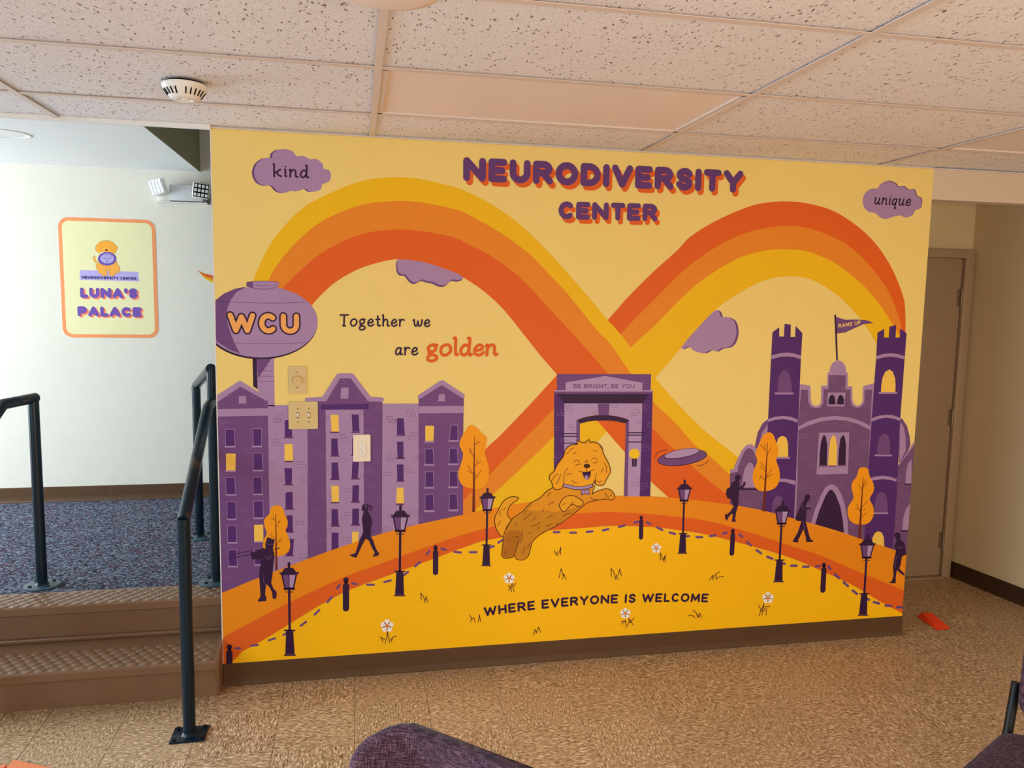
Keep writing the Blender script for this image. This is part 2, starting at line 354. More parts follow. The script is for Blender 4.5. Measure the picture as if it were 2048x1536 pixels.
# ================================================================== MURAL
def spl(f,closed,m=4):
    p=[(f[i]/1e4,f[i+1]/1e4) for i in range(0,len(f),2)]; n_=len(p); out=[]
    rng=range(n_) if closed else range(n_-1)
    for i in rng:
        g=(lambda k:p[k%n_]) if closed else (lambda k:p[min(max(k,0),n_-1)])
        p0,p1,p2,p3=g(i-1),g(i),g(i+1),g(i+2)
        for j in range(m):
            t=j/m; out.append(tuple(.5*((2*p1[a])+(-p0[a]+p2[a])*t+(2*p0[a]-5*p1[a]+4*p2[a]-p3[a])*t*t+(-p0[a]+3*p1[a]-3*p2[a]+p3[a])*t**3) for a in (0,1)))
    if not closed: out.append(p[-1])
    return out
def pts(f): return [(f[i]/1e4,f[i+1]/1e4) for i in range(0,len(f),2)]
def clip(poly,rect):
    x0,x1_,z0,z1_=rect
    for ax,lim,s in ((0,x0,1),(0,x1_,-1),(1,z0,1),(1,z1_,-1)):
        out=[]
        for i,p in enumerate(poly):
            q=poly[i-1]; a=(p[ax]-lim)*s>=0; b=(q[ax]-lim)*s>=0
            if a!=b:
                t=(lim-q[ax])/(p[ax]-q[ax]); out.append((q[0]+(p[0]-q[0])*t,q[1]+(p[1]-q[1])*t))
            if a: out.append(p)
        poly=out
        if len(poly)<3: return []
    return poly
def strokepolys(p,w):
    r=w/2; out=[]; ns=12 if r>.004 else 6
    for a,b in zip(p,p[1:]):
        dx,dz=b[0]-a[0],b[1]-a[1]; L=math.hypot(dx,dz)
        if L<1e-7: continue
        nx,nz=-dz/L*r,dx/L*r
        out.append([(a[0]+nx,a[1]+nz),(a[0]-nx,a[1]-nz),(b[0]-nx,b[1]-nz),(b[0]+nx,b[1]+nz)])
    for i,c in enumerate(p):
        if 0<i<len(p)-1:
            u=(p[i][0]-p[i-1][0],p[i][1]-p[i-1][1]); v=(p[i+1][0]-p[i][0],p[i+1][1]-p[i][1])
            lu=math.hypot(*u) or 1; lv=math.hypot(*v) or 1
            if (u[0]*v[0]+u[1]*v[1])/(lu*lv)>.9 and r<.004: continue
        out.append([(c[0]+r*math.cos(2*math.pi*k/ns),c[1]+r*math.sin(2*math.pi*k/ns)) for k in range(ns)])
    return out
def shapes(shs):
    out=[]
    for s in shs:
        k=s[0]
        if k=='p': out.append(pts(s[1]))
        elif k=='c': out.append(spl(s[1],True))
        elif k=='b': out.append(spl(s[1],False)+spl(s[2],False)[::-1])
        elif k=='s': out+=strokepolys(pts(s[1]),s[2]/1e4)
        elif k=='t': out+=strokepolys(spl(s[1],False),s[2]/1e4)
    return out
STEP=.00012
from mathutils.geometry import delaunay_2d_cdt
def printed(name,color,layer,shs,parent,y,rect,label=None,split=True):
    polys=[]
    for P in shapes(shs):
        P=clip(P,rect)
        if len(P)<3: continue
        ar=sum(P[i-1][0]*P[i][1]-P[i][0]*P[i-1][1] for i in range(len(P)))
        if abs(ar)<1e-9: continue
        polys.append(P if ar>0 else P[::-1])
    if not polys: return None
    V=[];F=[]
    for P in polys:
        b=len(V); V+=[Vector((x*10,z*10)) for x,z in P]; F.append(list(range(b,b+len(P))))
    vo,eo,fo,_,_,of=delaunay_2d_cdt(V,[],F,0,1e-5,True)
    fo=[f for f,g in zip(fo,of) if g]
    # connected islands become objects of their own
    par=list(range(len(vo)))
    def fd(i):
        while par[i]!=i: par[i]=par[par[i]]; i=par[i]
        return i
    for f in fo:
        for k in f[1:]: par[fd(k)]=fd(f[0])
    isl={}
    for f in fo: isl.setdefault(fd(f[0]) if split else 0,[]).append(f)
    o=None
    for fs in isl.values():
        idx={}; vv=[]; ff=[]
        for f in fs:
            q=[]
            for k in f:
                if k not in idx: idx[k]=len(vv); vv.append((vo[k].x/10,y-STEP*layer,vo[k].y/10))
                q.append(idx[k])
            ff.append(q)
        if sum(abs((vv[q[1]][0]-vv[q[0]][0])*(vv[q[2]][2]-vv[q[0]][2])-(vv[q[2]][0]-vv[q[0]][0])*(vv[q[1]][2]-vv[q[0]][2])) for q in ff)<4e-7: continue
        me=bpy.data.meshes.new(name); me.from_pydata(vv,[],ff); me.update()
        o=link(name,me,pm(color),parent)
        if label: o['label']=label
    return o
MURAL=[
['rainbow_band','orange red stripe of the right rainbow loop',[[None,'red',3,[('b',[32867,15597,32744,16972,32544,17715,31886,18935,30966,20071,29872,20942,28468,21668,27115,21970,26058,22033,24958,21942,23879,21667,22325,20972,21105,20211,20509,19588,19316,18521,18135,17345,17198,16294,14801,13697,13485,12272,12222,10969,11696,10493,10626,9359,9720,8389,8817,7376],[32746,15596,32600,16096,32334,16780,31682,17947,30697,19029,29603,19910,28551,20418,27187,20820,25995,20886,24895,20742,23625,20379,22382,19758,21162,18912,20559,18387,19366,17204,17826,15629,14671,12119,13441,10878,12242,9667,11829,9210,10867,8305,9956,7332])],None]]],
['rainbow_band','orange middle stripe of the right rainbow loop',[[None,'orange',3,[('b',[32746,15596,32600,16096,32334,16780,31682,17947,30697,19029,29603,19910,28551,20418,27187,20820,25995,20886,24895,20742,23625,20379,22382,19758,21162,18912,20559,18387,19366,17204,17826,15629,14671,12119,13441,10878,12242,9667,11829,9210,10867,8305,9956,7332],[32720,15470,32171,16155,31472,17016,30643,17866,29696,18579,28631,19220,27257,19692,26060,19777,24953,19686,23679,19327,22435,18651,21212,17748,19412,15969,18361,15003,15984,12293,14700,10832,13464,9636,12259,8518,11959,8269,11107,7523,10649,7071])],None]]],
['rainbow_band','yellow inner stripe of the right rainbow loop',[[None,'yellow',3,[('b',[32720,15470,32171,16155,31472,17016,30643,17866,29696,18579,28631,19220,27257,19692,26060,19777,24953,19686,23679,19327,22435,18651,21212,17748,19412,15969,18361,15003,15984,12293,14700,10832,13464,9636,12259,8518,11959,8269,11107,7523,10649,7071],[31565,14837,31252,15274,30555,16200,29812,16931,28728,17769,27338,18406,26136,18488,25030,18297,23764,17678,22521,16829,21306,15574,20874,15038,19626,13590,17285,11047,15819,9387,14638,8230,13463,7198])],None]]],
['rainbow_band','yellow outer stripe of the left rainbow loop',[[None,'yellow',4,[('b',[1343,16953,1559,17774,1770,18322,2188,19166,2706,19909,3635,20877,4938,21616,6234,22132,7674,22314,8748,22247,10101,21988,10499,21855,11617,21362,12871,20580,14156,19472,15353,18271,16625,16930,17198,16294,17749,15744,19626,13590,20994,12170,22277,11012,23959,9748,25572,8507],[1909,16963,2167,17808,2647,18616,3373,19473,4244,20233,5286,20795,6337,21151,7675,21310,8753,21269,10110,21043,10776,20788,12085,20115,13352,19272,14224,18470,15134,17588,16037,16579,16731,15782,17353,15208,18375,13853,19569,12448,20587,11572,21791,10337,22730,9653,23689,8811,25074,7766])],None]]],
['rainbow_band','orange middle stripe of the left rainbow loop',[[None,'orange',4,[('b',[1909,16963,2167,17808,2647,18616,3373,19473,4244,20233,5286,20795,6337,21151,7675,21310,8753,21269,10110,21043,10776,20788,12085,20115,13352,19272,14224,18470,15134,17588,16037,16579,16731,15782,17353,15208,18375,13853,19569,12448,20587,11572,21791,10337,22730,9653,23689,8811,25074,7766],[2316,16969,2753,17505,3460,18216,4232,18910,5278,19532,6333,19925,7677,20098,9020,20014,10121,19811,10522,19628,11807,19008,13075,18108,14257,16940,15415,15770,16151,15016,17274,13808,19617,11176,20907,9989,22382,8723,23662,7763,24577,7026])],None]]],
['rainbow_band','orange red inner stripe of the left rainbow loop',[[None,'red',4,[('b',[2316,16969,2753,17505,3460,18216,4232,18910,5278,19532,6333,19925,7677,20098,9020,20014,10121,19811,10522,19628,11807,19008,13075,18108,14257,16940,15415,15770,16151,15016,17274,13808,19617,11176,20907,9989,22382,8723,23662,7763,24577,7026],[3647,16459,3941,16783,4489,17389,5163,17936,6074,18427,7141,18754,7787,18814,8765,18710,10134,18285,10470,18096,11375,17518,12250,16753,13118,15750,14025,14663,14798,13813,16853,11575,18256,10047,19586,8632,20535,7793,21423,6894])],None]]],
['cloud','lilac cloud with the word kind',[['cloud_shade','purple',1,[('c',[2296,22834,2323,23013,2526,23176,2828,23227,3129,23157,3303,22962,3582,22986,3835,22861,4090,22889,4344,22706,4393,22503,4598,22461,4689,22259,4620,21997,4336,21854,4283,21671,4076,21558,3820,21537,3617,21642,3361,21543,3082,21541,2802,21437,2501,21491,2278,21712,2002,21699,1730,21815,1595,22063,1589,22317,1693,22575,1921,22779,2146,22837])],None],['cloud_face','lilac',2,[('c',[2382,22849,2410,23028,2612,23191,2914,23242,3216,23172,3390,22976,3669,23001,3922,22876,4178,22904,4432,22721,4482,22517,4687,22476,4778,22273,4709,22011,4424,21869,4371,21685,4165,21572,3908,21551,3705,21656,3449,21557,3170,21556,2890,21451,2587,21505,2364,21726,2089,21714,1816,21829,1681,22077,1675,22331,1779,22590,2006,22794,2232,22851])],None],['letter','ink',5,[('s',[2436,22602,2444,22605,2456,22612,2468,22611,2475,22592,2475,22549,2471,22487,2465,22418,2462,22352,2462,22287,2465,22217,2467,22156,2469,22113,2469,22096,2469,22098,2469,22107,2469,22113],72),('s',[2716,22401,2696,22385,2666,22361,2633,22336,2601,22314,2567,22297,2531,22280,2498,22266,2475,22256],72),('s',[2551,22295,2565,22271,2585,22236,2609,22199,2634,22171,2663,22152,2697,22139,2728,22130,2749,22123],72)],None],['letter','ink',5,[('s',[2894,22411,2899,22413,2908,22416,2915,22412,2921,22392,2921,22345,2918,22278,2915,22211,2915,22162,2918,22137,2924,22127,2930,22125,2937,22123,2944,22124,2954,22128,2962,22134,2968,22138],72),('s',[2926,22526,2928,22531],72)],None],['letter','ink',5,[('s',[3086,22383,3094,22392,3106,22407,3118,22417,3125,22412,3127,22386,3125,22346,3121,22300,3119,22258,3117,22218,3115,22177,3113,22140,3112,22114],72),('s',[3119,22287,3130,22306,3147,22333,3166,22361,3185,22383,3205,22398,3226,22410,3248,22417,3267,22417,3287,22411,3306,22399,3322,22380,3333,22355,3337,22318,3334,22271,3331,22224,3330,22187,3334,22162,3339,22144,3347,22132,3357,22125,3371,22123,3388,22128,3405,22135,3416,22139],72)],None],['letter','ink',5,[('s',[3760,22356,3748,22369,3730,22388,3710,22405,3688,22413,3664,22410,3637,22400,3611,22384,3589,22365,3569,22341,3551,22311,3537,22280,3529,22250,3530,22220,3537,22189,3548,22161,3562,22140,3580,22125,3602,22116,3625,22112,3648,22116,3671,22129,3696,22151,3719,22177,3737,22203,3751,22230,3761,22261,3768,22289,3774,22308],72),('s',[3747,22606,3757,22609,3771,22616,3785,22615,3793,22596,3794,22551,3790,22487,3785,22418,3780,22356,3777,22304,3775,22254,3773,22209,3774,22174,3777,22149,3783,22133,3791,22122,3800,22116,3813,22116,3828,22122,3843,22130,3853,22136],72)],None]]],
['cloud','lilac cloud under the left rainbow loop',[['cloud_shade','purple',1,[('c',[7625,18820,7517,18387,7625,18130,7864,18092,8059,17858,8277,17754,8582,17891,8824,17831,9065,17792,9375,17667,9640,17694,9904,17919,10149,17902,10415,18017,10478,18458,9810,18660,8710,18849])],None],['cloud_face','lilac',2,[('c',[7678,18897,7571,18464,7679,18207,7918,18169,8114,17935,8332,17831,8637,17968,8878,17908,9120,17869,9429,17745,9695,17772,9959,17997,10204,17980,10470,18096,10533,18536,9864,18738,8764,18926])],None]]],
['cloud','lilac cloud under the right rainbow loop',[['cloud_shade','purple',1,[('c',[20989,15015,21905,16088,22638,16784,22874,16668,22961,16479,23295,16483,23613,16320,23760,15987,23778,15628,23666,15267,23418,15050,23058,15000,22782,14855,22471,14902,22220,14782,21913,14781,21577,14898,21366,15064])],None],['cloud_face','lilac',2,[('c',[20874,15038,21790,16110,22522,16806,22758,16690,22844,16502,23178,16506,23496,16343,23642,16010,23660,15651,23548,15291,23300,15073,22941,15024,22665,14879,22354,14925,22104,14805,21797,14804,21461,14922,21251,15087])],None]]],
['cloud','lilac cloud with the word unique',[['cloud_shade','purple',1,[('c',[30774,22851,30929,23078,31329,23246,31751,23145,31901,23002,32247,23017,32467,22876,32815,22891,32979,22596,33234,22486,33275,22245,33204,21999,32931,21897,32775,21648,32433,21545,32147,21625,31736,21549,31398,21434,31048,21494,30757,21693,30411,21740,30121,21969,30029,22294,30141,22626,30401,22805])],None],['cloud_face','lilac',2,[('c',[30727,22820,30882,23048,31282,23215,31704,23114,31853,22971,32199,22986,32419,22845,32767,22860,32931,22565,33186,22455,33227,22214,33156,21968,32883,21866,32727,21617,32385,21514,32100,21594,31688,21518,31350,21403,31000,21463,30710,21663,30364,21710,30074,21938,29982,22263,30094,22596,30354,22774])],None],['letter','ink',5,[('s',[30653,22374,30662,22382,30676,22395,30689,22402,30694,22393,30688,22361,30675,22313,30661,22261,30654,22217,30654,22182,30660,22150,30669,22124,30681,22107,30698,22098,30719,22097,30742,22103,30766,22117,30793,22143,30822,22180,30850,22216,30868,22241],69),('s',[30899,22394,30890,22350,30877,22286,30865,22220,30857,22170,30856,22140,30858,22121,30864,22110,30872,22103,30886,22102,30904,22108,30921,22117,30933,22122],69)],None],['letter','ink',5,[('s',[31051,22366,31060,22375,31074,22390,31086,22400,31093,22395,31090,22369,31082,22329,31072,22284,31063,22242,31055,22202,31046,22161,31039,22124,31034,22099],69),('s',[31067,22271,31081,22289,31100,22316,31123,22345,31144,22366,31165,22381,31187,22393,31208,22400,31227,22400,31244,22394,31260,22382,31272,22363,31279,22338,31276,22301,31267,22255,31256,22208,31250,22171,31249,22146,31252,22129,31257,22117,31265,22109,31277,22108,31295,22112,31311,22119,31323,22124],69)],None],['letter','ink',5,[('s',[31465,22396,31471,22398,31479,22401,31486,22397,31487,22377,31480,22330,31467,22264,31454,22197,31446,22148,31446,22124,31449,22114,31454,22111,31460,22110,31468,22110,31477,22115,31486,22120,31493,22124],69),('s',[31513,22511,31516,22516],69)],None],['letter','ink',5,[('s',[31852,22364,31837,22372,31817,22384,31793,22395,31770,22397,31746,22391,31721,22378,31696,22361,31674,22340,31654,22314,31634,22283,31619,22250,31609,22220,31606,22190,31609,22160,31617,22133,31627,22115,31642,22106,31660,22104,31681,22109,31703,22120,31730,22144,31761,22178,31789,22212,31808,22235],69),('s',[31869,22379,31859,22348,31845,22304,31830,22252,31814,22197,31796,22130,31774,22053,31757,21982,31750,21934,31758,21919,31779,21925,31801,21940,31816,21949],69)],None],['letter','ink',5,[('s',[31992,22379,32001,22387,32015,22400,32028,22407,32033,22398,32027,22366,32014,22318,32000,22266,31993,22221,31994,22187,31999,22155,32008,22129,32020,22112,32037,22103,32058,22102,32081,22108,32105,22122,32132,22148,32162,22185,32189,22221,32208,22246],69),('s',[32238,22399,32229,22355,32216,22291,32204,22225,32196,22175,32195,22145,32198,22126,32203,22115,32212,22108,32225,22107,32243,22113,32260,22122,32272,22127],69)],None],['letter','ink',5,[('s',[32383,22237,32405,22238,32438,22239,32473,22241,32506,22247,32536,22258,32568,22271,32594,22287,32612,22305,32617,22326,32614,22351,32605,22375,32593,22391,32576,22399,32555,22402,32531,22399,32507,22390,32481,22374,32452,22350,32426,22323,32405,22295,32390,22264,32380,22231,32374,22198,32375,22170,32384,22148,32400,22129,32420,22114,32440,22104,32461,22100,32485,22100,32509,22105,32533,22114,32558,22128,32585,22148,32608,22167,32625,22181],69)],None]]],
['water_tower','purple water tower with initials',[['tower_stem','lilac',5,[('p',[1625,14575,2341,14577,2339,12420,2040,12423,1641,13182])],None],['tower_stem','purple',6,[('p',[1625,14575,2305,14577,1675,13639])],None],['tower_stem','ink',6,[('p',[1462,14575,1635,14575,1646,13155,1469,13291])],None],['seam_line','plum',7,[('s',[1485,14175,2325,14164],12),('s',[1481,13956,2321,13944],12),('s',[1477,13731,2318,13718],12),('s',[1473,13505,2315,13502],12)],None],['tank_outline','ink',7,[('p',[4168,16016,4145,15812,4083,15612,3981,15418,3841,15234,3667,15063,3461,14908,3227,14773,2969,14659,2692,14568,2401,14502,2100,14461,1796,14448,1493,14460,1197,14499,913,14563,646,14652,399,14763,178,14894,-15,15043,-176,15208,-303,15386,-393,15574,-446,15768,-461,15966,-437,16164,-375,16358,-276,16547,-141,16726,27,16893,225,17045,450,17179,700,17293,969,17386,1253,17455,1547,17500,1848,17518,2149,17511,2445,17478,2732,17420,3005,17336,3258,17229,3487,17101,3688,16952,3858,16787,3993,16608,4091,16417,4149,16218])],None],['tank','lilac',8,[('p',[4173,16064,4151,15864,4089,15667,3989,15476,3851,15295,3678,15128,3475,14976,3243,14843,2988,14730,2714,14641,2426,14576,2129,14536,1828,14523,1528,14535,1236,14573,955,14636,690,14723,446,14831,227,14960,36,15107,-123,15269,-249,15444,-338,15628,-391,15819,-405,16013,-382,16208,-320,16399,-222,16585,-89,16761,77,16925,273,17074,496,17206,743,17319,1009,17410,1290,17478,1581,17521,1878,17540,2176,17533,2470,17501,2753,17443,3023,17361,3273,17256,3500,17130,3699,16984,3867,16822,4001,16645,4097,16458,4155,16263])],None],['tank_shade','purple',9,[('p',[42,16932,356,17198,810,17415,1313,17518,1110,17420,857,17259,651,16968,520,16679,449,16390,480,15997,573,15630,739,15156,884,14839,957,14691,556,14838,210,15074,5,15257])],None],['seam_line','plum',10,[('t',[41,16901,999,16853,1857,16836,2826,16851,3755,16897],14),('t',[3,15178,965,15126,1827,15109,2802,15125,3736,15174],14)],None],['tank_cap','lilac',10,[('p',[1291,17695,1619,17744,1973,17762,2328,17749,2593,17712,2590,17554,2324,17465,1968,17411,1614,17451,1288,17528])],None],['tank_cap','purple',11,[('p',[1291,17695,1543,17732,1524,17470,1288,17528])],None],['tank_cap_line','plum',12,[('s',[1291,17695,1619,17744,1973,17762,2328,17749,2593,17712],16),('s',[1288,17528,1614,17451,1968,17411,2324,17465,2590,17554],16),('s',[1291,17695,1288,17528],16),('s',[1541,17575,1970,17552,2591,17607],10)],None],['letter_outline','ink',12,[('s',[598,16310,814,15670,1047,16243,1280,15667,1496,16304],343)],None],['letter_outline','ink',12,[('s',[2316,16217,2259,16263,2194,16292,2125,16300,2056,16287,1993,16254,1939,16204,1898,16139,1872,16063,1863,15983,1872,15902,1898,15826,1939,15760,1993,15709,2056,15676,2125,15662,2194,15669,2259,15696,2316,15742],343)],None],['letter_outline','ink',12,[('s',[2752,16296,2752,15926,2761,15856,2788,15791,2831,15736,2887,15693,2952,15666,3021,15656,3091,15665,3156,15691,3212,15733,3254,15788,3281,15853,3290,15922,3290,16292],343)],None],['letter','letter',13,[('s',[598,16310,814,15670,1047,16243,1280,15667,1496,16304],213)],None],['letter','letter',13,[('s',[2316,16217,2259,16263,2194,16292,2125,16300,2056,16287,1993,16254,1939,16204,1898,16139,1872,16063,1863,15983,1872,15902,1898,15826,1939,15760,1993,15709,2056,15676,2125,15662,2194,15669,2259,15696,2316,15742],213)],None],['letter','letter',13,[('s',[2752,16296,2752,15926,2761,15856,2788,15791,2831,15736,2887,15693,2952,15666,3021,15656,3091,15665,3156,15691,3212,15733,3254,15788,3281,15853,3290,15922,3290,16292],213)],None]]],
